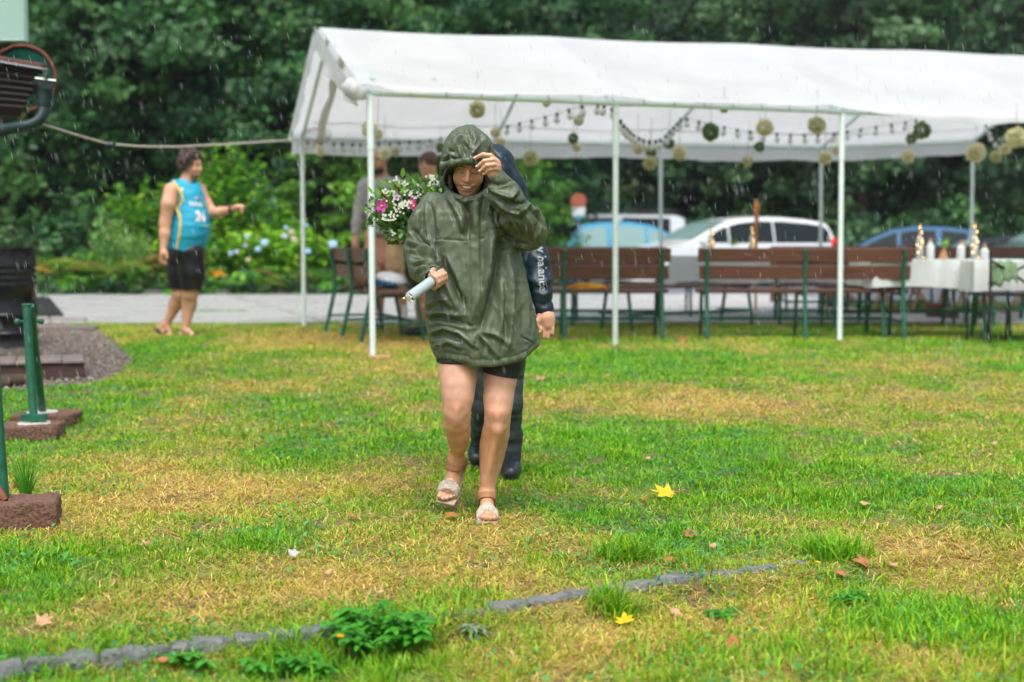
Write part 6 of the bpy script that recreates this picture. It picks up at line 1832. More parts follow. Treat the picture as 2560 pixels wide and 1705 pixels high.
# fine crumple, ridged
wp = (fbm(np.stack([V[:, 0] * 6, V[:, 1] * 6, V[:, 2] * 6], -1), 2) - .5)[:, None] * 1.6
q = np.stack([V[:, 0] * 13, V[:, 1] * 13, V[:, 2] * 8], -1) + wp * 2.2
rid = 1 - np.abs(2 * vnoise(q) - 1) * 2.0 - .5 * np.abs(2 * vnoise(q * 2.1 + 4) - 1)
q2 = np.stack([V[:, 0] * 44 + 5, V[:, 1] * 40, V[:, 2] * 30], -1)
D += (.0042 * rid + .0016 * (1 - np.abs(2 * vnoise(q2) - 1) * 2.5))
V = V + N_ * (D * (front_ * .9 + .1))[:, None]
coat = part('rain_jacket', (V, F), M['coat'], woman)
coat.data.materials.append(M['lining'])
fcn = V[F].mean(1); fn_ = np.cross(V[F[:, 2]] - V[F[:, 0]], V[F[:, 3]] - V[F[:, 1]]); fn_ /= np.linalg.norm(fn_, axis=1)[:, None]
fpx, fpy = cam_px(fcn)
inn = (((fpx - 1166) / 57) ** 2 + ((fpy - 447) / 42) ** 2 < 1) & (fcn[:, 1] > WY - .135) & (fpy > 408)
coat.data.polygons.foreach_set('material_index', inn.astype(np.int32))
# velcro tab on the cuff, storm cord toggles
bvc = bvh_of(coat)
px_tube('cuff_tab', bvc, [(1071, 668), (1082, 664), (1094, 668), (1102, 677)], [.004, .007, .007, .003], M['coat'], woman, .0, 5.4)
px_tube('zip', bvc, [(1168, 530), (1170, 550), (1169, 582)], .0016, M['fascia'], woman, .0003)
px_tube('pocket_zip', bvc, [(1307, 841), (1318, 846), (1331, 856)], .0022, M['ink'], woman, .0006)
px_text('lettering', 'Columbia', bvc, (1217, 574), (8.6, -.75), (.7, -10.5), M['ink'], woman, lift=.0012)
# lining inside the hood
def lining(P):
    h = ell(P, hoodc + np.array([0, .0, -.012]), (.0905, .136, .110)); h = smin(h, ell(P, hoodc + np.array([-.004, .02, -.075]), (.086, .11, .088)), .05)
    h = smax(h, -(h + .014), .002)
    h = smax(h, -ell(P, w(1168, 448, -.22), (.086, .25, .060)), .004)
    return smax(h, -ell(P, w(1168, 440, -.03), (.066, .11, .085)), .004)
part('hood_lining', sdf_mesh(lining, hoodc - [.11, .17, .19], hoodc + [.11, .16, .12], .005), M['lining'], woman)
# head, neck, hands and legs: one body mesh
hc = w(1173, 420, -.040); hf = np.array([-.04, -1, -.36]); hu = np.array([.06, -.36, 1])
def w_head(P):
    d = head_sdf(P, hc, hf, hu, .97, ears=False)
    return smin(d, cone(P, hc + [0, .05, -.05], w(1178, 500, .02), .045, .055), .02)
def finger(P, pts, r0=.0088, r1=.0072): return chain(P, pts, list(np.linspace(r0, r1, len(pts))), .003)
def w_handL(P):
    d = chain(P, [w(1252, 458, -.165), w(1232, 432, -.178), w(1238, 416, -.19)], [.024, .021, .017], .012)
    d = smin(d, ell(P, w(1240, 420, -.187), (.020, .014, .026)), .012)
    for pts in ([w(1243, 402, -.193), w(1227, 388, -.208), w(1207, 386, -.206), w(1188, 395, -.196)],
                [w(1247, 408, -.195), w(1232, 399, -.214), w(1210, 402, -.214), w(1193, 417, -.200)],
                [w(1248, 416, -.196), w(1234, 411, -.214), w(1216, 413, -.214), w(1200, 428, -.198)],
                [w(1248, 424, -.192), w(1238, 421, -.206), w(1224, 423, -.206), w(1210, 434, -.192)]):
        d = smin(d, finger(P, pts), .005)
    return smin(d, finger(P, [w(1232, 430, -.176), w(1216, 425, -.170), w(1203, 414, -.168)], .011, .008), .008)
# tube in her right hand
ta, te = np.array(W(1098, 690, WY - .205)), np.array(W(1024, 743, WY - .335))
tt_ = (te - ta) / np.linalg.norm(te - ta); tu = np.cross(tt_, [0, 1, 0]); tu /= np.linalg.norm(tu); tv = np.cross(tt_, tu)
if tu[2] < 0: tu, tv = -tu, -tv
if tv[1] > 0: tv = -tv      # towards the camera
def w_handR(P):
    c = ta + tt_ * .012
    d = chain(P, [w(1072, 676, -.12), w(1090, 693, -.185), ], [.023, .021], .01)
    d = smin(d, ell(P, c + tu * .014 - tv * .022 - tt_ * .01, (.024, .022, .026)), .012)
    for k in range(4):
        s = -.018 + .0165 * k; R_ = .0285
        pts = [c + tt_ * s + (tv * math.cos(a) - tu * math.sin(a)) * R_ for a in np.linspace(2.6, -.35 - .12 * k, 6)]
        d = smin(d, finger(P, pts, .0088, .0078), .0025)
    pts = [w(1082, 684, -.185), c + tu * .031 + tv * .004 - tt_ * .002, c + tu * .027 + tv * .016 + tt_ * .022]
    d = smin(d, finger(P, pts, .0115, .0088), .005)
    return smax(d, -cone(P, ta - tt_ * .1, te, .0212, .0212), .001)
c_ = ta
def foot(P, A, d, up, side, s=1.0, off=0.0):
    A = np.array(A); d = np.array(d) / np.linalg.norm(d); up = np.array(up, float); up -= d * (up @ d); up /= np.linalg.norm(up); rt = np.cross(d, up)
    hel = A - d * .040 * s - up * .052 * s; f = cone(P, A, hel, .030 * s, .028 * s)
    for sx, r_, l_ in ((-.020, .021, .112), (.0, .023, .120), (.020, .020, .105)):
        f = smin(f, cone(P, hel, A + d * l_ * s - up * .060 * s + rt * sx * s, .026 * s, r_ * s), .012)
    f = smin(f, cone(P, A + up * .0, A + d * .075 * s - up * .038 * s, .032 * s, .024 * s), .02)
    t = None
    for i, (sx, l_, r_) in enumerate(((-.030, .158, .0125), (-.012, .166, .0100), (.004, .160, .0092), (.019, .150, .0088), (.031, .138, .0085))):
        q = cone(P, A + d * .108 * s - up * .062 * s + rt * sx * side * s * .95, A + d * l_ * s - up * .069 * s + rt * sx * side * s, r_ * s, r_ * .95 * s)
        t = q if t is None else np.minimum(t, q)
    return smin(f, t, .006) - off, (A, d, up, rt)
kneeA, ankA = w(1143, 1022, -.10), w(1140, 1150, .035)
kneeB, ankB = w(1244, 1040, -.06), w(1217, 1236, -.03)
fA = (np.array([-.26, -.72, -.66]), np.array([0, -.66, .75])); fB = (np.array([.03, -1, -.02]), np.array([0, 0, 1.]))
hipA, hipB = w(1146, 850, .01), w(1262, 850, .02)
def limb(P, rows, k=.024):
    return chain(P, [w(x, y, dy) for x, y, dy, _ in rows], [r_ - .0055 for *_, r_ in rows], k)
LA = [(1146, 850, .01, .088), (1146, 900, -.035, .081), (1145, 939, -.06, .075), (1144.5, 970, -.08, .068), (1144, 997, -.092, .0615), (1141, 1027, -.095, .0545), (1142, 1056, -.07, .0535), (1145, 1085, -.035, .0495), (1146, 1110, -.01, .0395), (1143, 1134, .02, .029), (1140, 1150, .035, .027)]
LB = [(1262, 850, .02, .086), (1255, 905, -.01, .078), (1250, 953, -.03, .0655), (1246, 997, -.045, .0605), (1245, 1027, -.055, .053), (1243, 1056, -.045, .0515), (1239, 1085, -.02, .0555), (1233, 1115, -.005, .0545), (1229, 1144, .0, .049), (1225, 1173, -.003, .0415), (1221, 1203, -.012, .034), (1217, 1236, -.03, .027)]
def knee(P, c, d):
    d = smin(d, ell(P, c + [0, -.033, .006], (.024, .021, .026)), .022)
    d = smin(d, ell(P, c + [.0, -.026, -.040], (.013, .017, .018)), .022)
    for s in (-1, 1): d = smax(d, -ell(P, c + [s * .026, -.058, -.012], (.010, .010, .020)), .014)
    return d
def legA(P): return knee(P, kneeA, limb(P, LA))
def legB(P):
    d = knee(P, kneeB, limb(P, LB)); return smin(d, cone(P, kneeB + [0, -.030, -.06], ankB + [0, -.012, .05], .010, .006), .04)
def footA(P): return foot(P, ankA, *fA, -1, .93)
def footB(P): return foot(P, ankB, *fB, 1, .93)
def w_body(P):
    d = smin(legA(P), footA(P)[0], .02); d = smin(d, smin(legB(P), footB(P)[0], .02), .02)
    d = smin(d, ell(P, w(1203, 835, .02), (.15, .10, .10)), .03)
    d = smin(d, chain(P, [w(1203, 830, .02), w(1190, 680, .02), w(1180, 560, .02), w(1178, 500, .02)], [.11, .09, .10, .05], .02), .02)
    d = smin(d, chain(P, [w(1160, 525, .02), w(1085, 530, .02), w(1058, 628, -.01), w(1072, 676, -.12)], [.06, .045, .038, .023], .02), .02)
    d = smin(d, chain(P, [w(1200, 525, .02), w(1262, 525, .01), w(1318, 575, -.07), w(1252, 458, -.165)], [.06, .045, .038, .022], .02), .02)
    d = smin(d, w_head(P), .012)
    hL = w_handL(P); d = np.where(hL < .03, smin(d, hL, .004), np.minimum(d, hL))
    return smin(d, w_handR(P), .004)
body = part('body', sdf_mesh(w_body, (w(1020, 700)[0], WY - .36, w(1217, 1345, -.17)[2]), (w(1370, 700)[0], WY + .19, w(1200, 310)[2]), .0031), M['skin_leg'], woman)
bV = np.zeros(len(body.data.vertices) * 3, np.float32); body.data.vertices.foreach_get('co', bV); bV = bV.reshape(-1, 3).astype(float); bpx, bpy_ = cam_px(bV)
sc_ = np.tile([.60, .345, .235], (len(bV), 1))
f_ = np.clip((bpy_ - 1030) / 60, 0, 1)[:, None]; sc_ = sc_ * (1 - f_) + np.array([.50, .265, .150]) * f_                   # tanned shins
for kx, ky_ in ((1143, 1016), (1245, 1036)): f_ = .6 * np.exp(-(((bpx - kx) / 24) ** 2 + ((bpy_ - ky_) / 20) ** 2))[:, None]; sc_ = sc_ * (1 - f_) + np.array([.55, .235, .165]) * f_
f_ = ((bpy_ < 500) & (bpx < 1215) & (bV[:, 1] > WY - .165))[:, None]; sc_ = np.where(f_, np.array([.52, .275, .175]), sc_)
for kx, ky_ in ((1150, 446), (1192, 444), (1170, 445)): f_ = .45 * np.exp(-(((bpx - kx) / 10) ** 2 + ((bpy_ - ky_) / 7) ** 2))[:, None] * (bpy_ < 500)[:, None]; sc_ = sc_ * (1 - f_) + np.array([.58, .22, .16]) * f_
mt2 = fbm(bV * 22, 3)[:, None]; sc_ = sc_ * (.82 + .36 * mt2) + (mt2 - .5) * np.array([.05, -.02, -.01])
mt3 = fbm(bV * 7 + 9, 2)[:, None]; sc_ = sc_ * (.88 + .24 * mt3)
at_ = body.data.color_attributes.new('tint', 'FLOAT_COLOR', 'POINT'); cc_ = np.ones((len(bV), 4), np.float32); cc_[:, :3] = np.clip(sc_, .02, .9); at_.data.foreach_set('color', cc_.ravel())
# cycling shorts
def shorts(P):
    z = P[:, 2]; d1 = smax(legA(P) - .006, w(1150, 904)[2] - z, .003); d2 = smax(legB(P) - .006, (w(1212, 929)[2] - .19 * (P[:, 0] - w(1212, 929)[0])) - z, .003)
    return smin(smin(d1, d2, .02), ell(P, w(1203, 845, .01), (.16, .12, .09)), .02)
part('shorts', sdf_mesh(shorts, (w(1080, 900)[0], WY - .15, w(1200, 960)[2]), (w(1330, 900)[0], WY + .16, w(1200, 800)[2]), .006), M['black'], woman)
# sandals
def sandal(f, legf, lbl):
    s = empty('sandal'); s.parent = woman
    ff = {'A': footA, 'B': footB}[f]; lg = {'A': legA, 'B': legB}[f]
    _, (A, d, up, rt) = ff(np.zeros((1, 3)))
    lo_, hi_ = A - .23, A + .2
    def base(P): return smin(lg(P), ff(P)[0], .02)
    def strap1(P): return np.maximum(np.maximum(base(P) - .007, -(base(P) + .002)), np.abs((P - (A - up * .004 + d * .028)) @ (up * .80 - d * .60)) - .0155)
    def strap2(P): return np.maximum(np.maximum(np.maximum(base(P) - .0065, -(base(P) + .002)), np.abs((P - (A + d * .098)) @ (d * .96 + up * .26)) - .0165), (P - A) @ up - .02)
    def sole(P):
        q = P - A; x = q @ rt; y = q @ d; z = q @ up
        hw2 = np.interp(y, [-.08, -.05, .0, .06, .12, .17, .19], [.004, .030, .033, .038, .046, .036, .004])
        return np.maximum(np.maximum(np.abs(x) - hw2, np.abs(z + .0840) - .008), np.maximum(y - .166, -y - .072))
    part('ankle_strap', sdf_mesh(strap1, lo_, hi_, .0042), M['tan_strap'], s)
    part('front_strap', sdf_mesh(strap2, lo_, hi_, .0042), M['beige_strap'], s)
    part('heel_strap', sdf_mesh(lambda P: np.maximum(np.maximum(np.maximum(base(P) - .005, -(base(P) + .002)), np.abs((P - (A - up * .012)) @ up) - .010), (P - A) @ d), lo_, hi_, .0045), M['tan_strap'], s)
    part('sole', sdf_mesh(sole, lo_, hi_, .0045), M['sole'], s)
    for i, (sx, l_, r_) in enumerate(((-.030, .158, .0125), (-.012, .166, .0100), (.004, .160, .0092), (.019, .150, .0088), (.031, .138, .0085))):
        sd = -1 if f == 'A' else 1
        c = A + d * (l_ + .006) * .93 - up * .0615 * .93 + rt * sx * sd * .93
        MB().ball(c - d * .002, (r_ * .42, r_ * .4, r_ * .34), 8, 6).build('toenail', M['nail'], woman)
sandal('A', None, ''); sandal('B', None, '')
# finger nails
for (x, y, dy) in ((1186, 395, -.204), (1191, 416, -.209), (1198, 427, -.206), (1208, 434, -.199)):
    MB().ball(w(x, y, dy), (.0045, .0030, .0038), 8, 6).build('fingernail', M['nail'], woman)
MB().ball(ta + tt_ * .036 + tu * .032 + tv * .020, (.0065, .004, .0050), 8, 6).build('fingernail', M['nail'], woman)
# face: brows, lashes, lips, teeth
bvf = bvh_of(body)
H_ = head_frame(hc, hf, hu, .97)
def face_tube(name, pts, r, mt, lift=.0008):
    out = []
    for x, z in pts:
        o = H_(x, .25, z); d = (H_(x, 0, z) - o).normalized(); h, n, i, ds = bvf.ray_cast(o, d, .4)
        if h is not None: out.append(h - d * lift)
    if len(out) < 2: return None
    rr = list(np.interp(np.linspace(0, 1, len(out)), np.linspace(0, 1, len(r)), r)); return MB().tube(out, rr, 6).build(name, mt, woman)
for s in (-1, 1):
    face_tube('eyebrow', [(s * .012, .027), (s * .022, .032), (s * .034, .033), (s * .046, .026)], [.0015, .0022, .0019, .0008], M['hair_dark'])
    face_tube('eyelashes', [(s * .016, .006), (s * .024, .003), (s * .032, .003), (s * .042, .008)], [.0006, .0013, .0014, .0007], M['ink'])
face_tube('upper_lip', [(-.033, -.040), (-.020, -.0445), (0, -.0465), (.020, -.0445), (.033, -.040)], [.0012, .0026, .0026, .0026, .0012], M['lips'])
face_tube('lower_lip', [(-.032, -.042), (-.022, -.058), (-.010, -.0655), (.010, -.0655), (.022, -.058), (.032, -.042)], [.0012, .0026, .0034, .0034, .0026, .0012], M['lips'])
mth = MB().ball((0, 0, 0), (.0245, .006, .0072), 16, 8); mth.v = [tuple(H_(x, .0885 + y - x * x * 14, -.0535 + z + x * x * 12)) for x, y, z in mth.v]; mth.build('teeth', M['teeth'], woman)
for s in (-1, 1):
    hp = [H_(s * .070, .03, .05), H_(s * .076, .035, .0), H_(s * .073, .04, -.05), H_(s * .062, .045, -.10)]
    MB().tube(hp, [.008, .009, .009, .006], 8).build('hair', M['hair_dark'], woman)
# the tube
tbo = empty('tube', (0, 0, 0), 0, 'short pale grey plastic tube in her right hand with white foam bits in its mouth', 'tube')
p0, p1 = Vector(ta - tt_ * .022), Vector(te)
MB().tube([p0, p1], .0205, 28, caps=False).tube([p1 + Vector(tt_) * .0006, p0], .0178, 28, caps=False).build('pipe', M['tube'], tbo)
ring = [p1 + (Vector(tu) * math.cos(a) + Vector(tv) * math.sin(a)) * .0192 for a in np.linspace(0, 6.2832, 25)]
MB().tube(ring, .0018, 6, caps=False).build('rim', M['tube'], tbo)
MB().tube([p1 - Vector(tt_) * .012, p1 - Vector(tt_) * .014], .0176, 20).build('plug', M['ink'], tbo)
r_ = random.Random(3)
for k in range(11):
    a = k * 2.4; q = math.sqrt((k + .5) / 11) * .0155
    c = p1 + Vector(tt_) * (.004 - (.002 if k < 9 else -.006)) + (Vector(tu) * math.cos(a) + Vector(tv) * math.sin(a)) * (q if k < 9 else q * 1.35)
    MB().box(c, (.009, .009, .009), Matrix.Rotation(r_.uniform(0, 3), 3, 'X') @ Matrix.Rotation(r_.uniform(0, 3), 3, 'Z'), bev=.0025).build('foam_bit', M['foam'], tbo)

# ================================================================== person in the navy jacket behind her
NY = 6.52
def nw(px, py, dy=0.0): return np.array(W(px, py, NY + dy))
navy = empty('person', (0, 0, 0), 0, 'person in a dark navy hooded jacket and charcoal jeans walking right behind the woman', 'person')
def n_legs(P, o=0):
    a = chain(P, [nw(1275, 800, .0), nw(1275, 900, -.03), nw(1276, 1010, -.06), nw(1277, 1090, -.01), nw(1277, 1165, .0)], [.080, .064, .049, .049, .040], .02)
    b = chain(P, [nw(1222, 800, .02), nw(1214, 900, .02), nw(1208, 1010, .04), nw(1203, 1060, .12), nw(1197, 1120, .22)], [.080, .064, .049, .048, .040], .02)
    return smin(smin(a, b, .02), ell(P, nw(1248, 790, .0), (.16, .12, .11)), .03) - o
V, F = sdf_mesh(n_legs, (nw(1160, 900)[0], NY - .2, nw(1200, 1190)[2]), (nw(1335, 900)[0], NY + .36, nw(1200, 720)[2]), .008)
N_ = vnormals(V, F); V = V + N_ * ((1 - np.abs(2 * fbm(np.stack([V[:, 0] * 14, V[:, 1] * 14, V[:, 2] * 26], -1), 2) - 1) * 2)[:, None] * .006)
part('jeans', (V, F), M['denim'], navy)
def n_arm(P): return chain(P, [nw(1276, 490, .03), nw(1308, 560, .02), nw(1338, 640, -.03), nw(1350, 700, -.07), nw(1360, 772, -.10)], [.070, .064, .060, .054, .042], .02)
def n_armr(P): return chain(P, [nw(1205, 470, .0), nw(1180, 560, -.05), nw(1165, 620, -.12), nw(1100, 622, -.42)], [.075, .068, .06, .045], .03)
def n_jack(P):
    d = chain(P, [nw(1252, 480, .0), nw(1252, 600, .0), nw(1250, 790, .0)], [.12, .13, .14], .04)
    d = smin(d, cone(P, nw(1205, 490, .03), nw(1272, 490, .03), .07, .07), .03)
    d = smin(smin(d, n_arm(P), .02), n_armr(P), .02)
    h = smin(ell(P, nw(1238, 428, -.02), (.096, .12, .120)), cone(P, nw(1243, 455, .02), nw(1246, 490, .0), .09, .10), .03)
    h = smax(h, -ell(P, nw(1218, 425, -.13), (.06, .12, .08)), .01)
    d = smin(d, h, .03)
    return smax(d, nw(1250, 845)[2] - P[:, 2], .01)
V, F = sdf_mesh(n_jack, (nw(1060, 600)[0], NY - .55, nw(1200, 870)[2]), (nw(1400, 600)[0], NY + .2, nw(1200, 330)[2]), .009)
N_ = vnormals(V, F); q = np.stack([V[:, 0] * 14, V[:, 1] * 14, V[:, 2] * 11], -1); px, py = cam_px(V); D = .009 * (.5 - np.abs(2 * fbm(q, 3) - 1) * 2)
for pl, wd_, am in (([(1330, 700), (1352, 712), (1374, 700)], 7, .008), ([(1338, 730), (1360, 738), (1378, 728)], 6, .008), ([(1340, 756), (1360, 762), (1380, 752)], 5, -.006), ([(1332, 640), (1366, 655)], 8, .006)):
    for a, b in zip(pl[:-1], pl[1:]): d_, s_, t_ = seg(px, py, a, b); D += am * np.exp(-(d_ / wd_) ** 2)
V = V + N_ * D[:, None]
jk = part('jacket', (V, F), M['navy'], navy)
px_text('lettering', 'new balance', bvh_of(jk), (1341, 580), (1.5, 30.0), (30.0, -1.5), M['greyink'], navy, Yd=6.5, lift=.002, bold=.02)
def n_hand(P):
    d = chain(P, [nw(1360, 770, -.10), nw(1366, 795, -.11), nw(1369, 812, -.115)], [.028, .034, .030], .015)
    d = smin(d, ell(P, nw(1367, 800, -.11), (.036, .018, .042)), .01)
    for i, (x0, x1, y1) in enumerate(((1356, 1350, 832), (1363.5, 1360, 844), (1371, 1370, 846), (1379, 1381, 836))):
        d = smin(d, finger(P, [nw(x0, 808, -.115), nw((x0 + x1) / 2 + 1, 822, -.128), nw(x1, y1 - 2, -.130)], .0102, .0086), .0030)
    return smin(d, finger(P, [nw(1350, 788, -.12), nw(1344, 803, -.13), nw(1345, 818, -.13)], .012, .009), .008)
def n_body(P):
    d = smin(head_sdf(P, nw(1230, 440, -.01), (-.25, -1, -.3), (0, -.3, 1), .86, ears=False, mouth=False), cone(P, nw(1243, 440, .0), nw(1248, 490, .02), .05, .06), .02)
    d = smin(d, chain(P, [nw(1248, 500, .02), nw(1250, 650, .0), nw(1250, 800, .0)], [.08, .10, .11], .02), .02)
    d = smin(d, n_legs(P, .015) if False else chain(P, [nw(1270, 800, 0), nw(1276, 1010, -.04), nw(1277, 1150, .0)], [.06, .04, .03], .02), .02)
    d = smin(d, chain(P, [nw(1225, 800, .02), nw(1208, 1010, .05), nw(1197, 1110, .2)], [.06, .04, .03], .02), .02)
    d = smin(d, chain(P, [nw(1250, 510, .03), nw(1276, 500, .03), nw(1338, 640, -.03), nw(1360, 772, -.10)], [.05, .04, .035, .025], .02), .02)
    d = smin(d, chain(P, [nw(1240, 510, .03), nw(1205, 500, .0), nw(1165, 620, -.12), nw(1085, 622, -.47)], [.05, .04, .035, .030], .02), .02)
    d = smin(d, ell(P, nw(1082, 620, -.48), (.045, .04, .04)), .01)
    return smin(d, n_hand(P), .006)
part('body', sdf_mesh(n_body, (nw(1060, 600)[0] - .1, NY - .56, nw(1200, 1170)[2]), (nw(1400, 600)[0], NY + .3, nw(1200, 350)[2]), .0042), M['skin'], navy)
MB().tube([nw(1375.5, 817, -.128) + np.array([math.cos(a) * .011, math.sin(a) * .011, .001 * math.sin(a)]) for a in np.linspace(0, 6.283, 16)], .0012, 6).build('ring', M['chrome'], navy)
def shoe_sdf(A, toe, r=.036, h=.02):
    A = np.array(A); toe = np.array(toe)
    return lambda P: smin(cone(P, A, A * .35 + toe * .65 - [0, 0, .005], r * 1.15, r), cone(P, A + (toe - A) * .3, toe, r, r * .82), .02)
def shoe(name, A, toe, r, mt, parent, h=.006, sole=True, label=None):
    fn = shoe_sdf(A, toe, r); A = np.array(A); toe = np.array(toe)
    zb = min(A[2], toe[2]) - r * 1.05
    o = part(name, sdf_mesh(lambda P: smax(fn(P), zb + .012 - P[:, 2], .004), np.minimum(A, toe) - r * 1.6, np.maximum(A, toe) + r * 1.9, h), mt, parent)
    if sole: part('shoe_sole', sdf_mesh(lambda P: np.maximum(np.maximum(fn(P) - .004, zb - P[:, 2]), P[:, 2] - zb - .018), np.minimum(A, toe) - r * 1.6, np.maximum(A, toe) + r * 1.9, h), M['rubber'], o)
    return o
gz = float(terrain(0, NY - .05))
shoe('shoe', nw(1277, 1165, .0) * [1, 1, 0] + [0, 0, gz + .046], nw(1277, 1178, -.16) * [1, 1, 0] + [0, 0, gz + .040], .042, M['shoe_black'], navy)
shoe('shoe', nw(1196, 1124, .22), nw(1190, 1146, .10), .040, M['shoe_black'], navy)
for k in range(4): MB().tube([nw(1270, 1168 + k * 3.4, -.05 - k * .026), nw(1284, 1168 + k * 3.4, -.05 - k * .026)], .0022, 5).build('lace', M['ink'], navy)

# bouquet held by the person behind
bq = empty('bouquet', (0, 0, 0), 0, 'wild flower bouquet with white sprays, magenta blooms and red spikes behind her shoulder', 'bouquet')
BY = 6.32
def bw(px, py, dy=0): return W(px, py, BY + dy)
r = np.random.default_rng(9); base = np.array(bw(1078, 612, .08)); cen = np.array(bw(1008, 525))
tips = []
st_ = MB(); Vl = {'bq_leaf': [], 'bq_leaf2': [], 'bq_grey': []}
for i in range(165):
    px_ = r.uniform(915, 1092); t_ = (px_ - 915) / 177
    top = np.interp(px_, [905, 940, 1000, 1060, 1095], [520, 470, 445, 440, 430]); bot = np.interp(px_, [905, 940, 980, 1030, 1095], [560, 590, 612, 622, 600])
    py_ = r.uniform(top, bot) if i % 3 else r.uniform(top, top + 30)
    tip = np.array(bw(px_, py_, r.uniform(-.13, .10))); tips.append(tip)
    mid = (base + tip) / 2 + r.normal(0, .01, 3); st_.tube([base + r.normal(0, .006, 3), mid, tip], [.002, .0016, .001], 4)
    for k in range(7):
        q = r.uniform(.35, 1.0); p = base * (1 - q) + tip * q + r.normal(0, .012, 3)
        d = (tip - base) / np.linalg.norm(tip - base) + r.normal(0, .6, 3); d /= np.linalg.norm(d); s = np.cross(d, r.normal(0, 1, 3)); s /= np.linalg.norm(s); n3 = np.cross(d, s)
        kind = 'bq_leaf' if (p[2] < cen[2] or r.random() < .45) else ('bq_leaf2' if r.random() < .7 else 'bq_grey')
        l_ = r.uniform(.020, .048); w_ = l_ * (.42 if kind == 'bq_grey' else .26)
        Vl[kind] += [p, p + d * l_ * .35 + s * w_ + n3 * w_ * .3, p + d * l_ * .75 + s * w_ * .7, p + d * l_, p + d * l_ * .75 - s * w_ * .7, p + d * l_ * .35 - s * w_ + n3 * w_ * .3]
st_.build('stems', M['bq_leaf2'], bq)
for k, v in Vl.items():
    n = len(v) // 6; o = link('leaves', np_mesh('leaves', np.array(v), np.arange(n * 6).reshape(-1, 6)), M[k], bq)
def umbel(c, R_, n, sz, mt):
    V = []; c = np.array(c)
    for i in range(n):
        p = c + r.normal(0, 1, 3) * R_ * [1, .7, .55]
        for j in range(5):
            a = j * 1.257 + i; u = np.array([math.cos(a), -.35, math.sin(a)]); s = np.array([-math.sin(a), 0, math.cos(a)])
            V += [p, p + u * sz * .6 + s * sz * .4, p + u * sz, p + u * sz * .6 - s * sz * .4]
    return link('white_blossom', np_mesh('white_blossom', np.array(V), np.arange(len(V)).reshape(-1, 4)), mt, bq)
for (x, y, R_, n, dy) in [(1002, 452, .016, 22, -.05), (1012, 458, .012, 14, -.06), (1078, 441, .013, 20, 0), (1084, 456, .014, 22, -.03), (1066, 458, .010, 12, 0), (962, 478, .012, 16, -.05), (985, 480, .010, 12, -.06), (1030, 478, .022, 36, -.06), (1040, 490, .018, 26, -.08), (1004, 512, .020, 36, -.12), (1018, 508, .016, 26, -.12),
                          (924, 516, .013, 18, -.03), (922, 530, .010, 12, 0), (975, 536, .014, 24, -.12), (970, 548, .014, 20, -.12), (936, 552, .012, 14, -.05), (980, 581, .009, 10, -.08), (956, 500, .010, 14, -.07), (1058, 480, .012, 16, -.03), (1045, 465, .010, 12, -.02), (1000, 530, .010, 12, -.13), (1070, 485, .010, 14, -.05)]:
    umbel(bw(x, y, dy - .02), R_, max(6, int(n * .62)), .0058, M['petal_white'])
def bloom(x, y, dy, sz, mt, rot=0.0, nm='magenta_bloom'):
    c = bw(x, y, dy); mb = MB()
    for j in range(5):
        a = j * 1.257 + rot; u = Vector((math.cos(a), -.35, math.sin(a))); s = Vector((-math.sin(a), 0, math.cos(a)))
        mb.add([c, c + u * sz * .5 + s * sz * .42, c + u * sz * 1.0 + s * sz * .25, c + u * sz * 1.0 - s * sz * .25, c + u * sz * .5 - s * sz * .42], [(0, 1, 2, 3, 4)])
    o = mb.build(nm, mt, bq, smooth=False); MB().ball(c + Vector((0, -.006, 0)), .006, 8, 6).build('centre', M['petal_yellow'], o)
bloom(955, 515, -.12, .026, M['petal_magenta']); bloom(950, 522, -.11, .02, M['petal_magenta'], .6); bloom(1030, 505, -.12, .020, M['petal_magenta'], .3); bloom(1034, 516, -.12, .018, M['petal_magenta'], 1.0); bloom(991, 492, -.11, .018, M['petal_lilac'], .2, 'pale_bloom'); bloom(1052, 488, -.06, .014, M['petal_red'], .4, 'red_bloom')
for (x0, y0, x1, y1) in ((982, 455, 1003, 482), (955, 482, 972, 502), (986, 498, 988, 508), (945, 500, 960, 512)):
    a, b = bw(x0, y0, -.10), bw(x1, y1, -.08); MB().tube([a, a.lerp(b, .4), b], [.001, .006, .004], 7).build('red_spike', M['petal_red'], bq)
for (x0, y0, x1, y1) in ((896, 520, 925, 526), (938, 444, 962, 468), (1094, 430, 1082, 452), (1076, 444, 1046, 468)):
    a, b = bw(x0, y0, -.04), bw(x1, y1, -.04); s = Vector((0, -.002, .008)); m = a.lerp(b, .5); MB().add([a, m + s, b, m - s], [(0, 1, 2, 3)]).build('long_leaf', M['bq_leaf2'], bq, smooth=False)

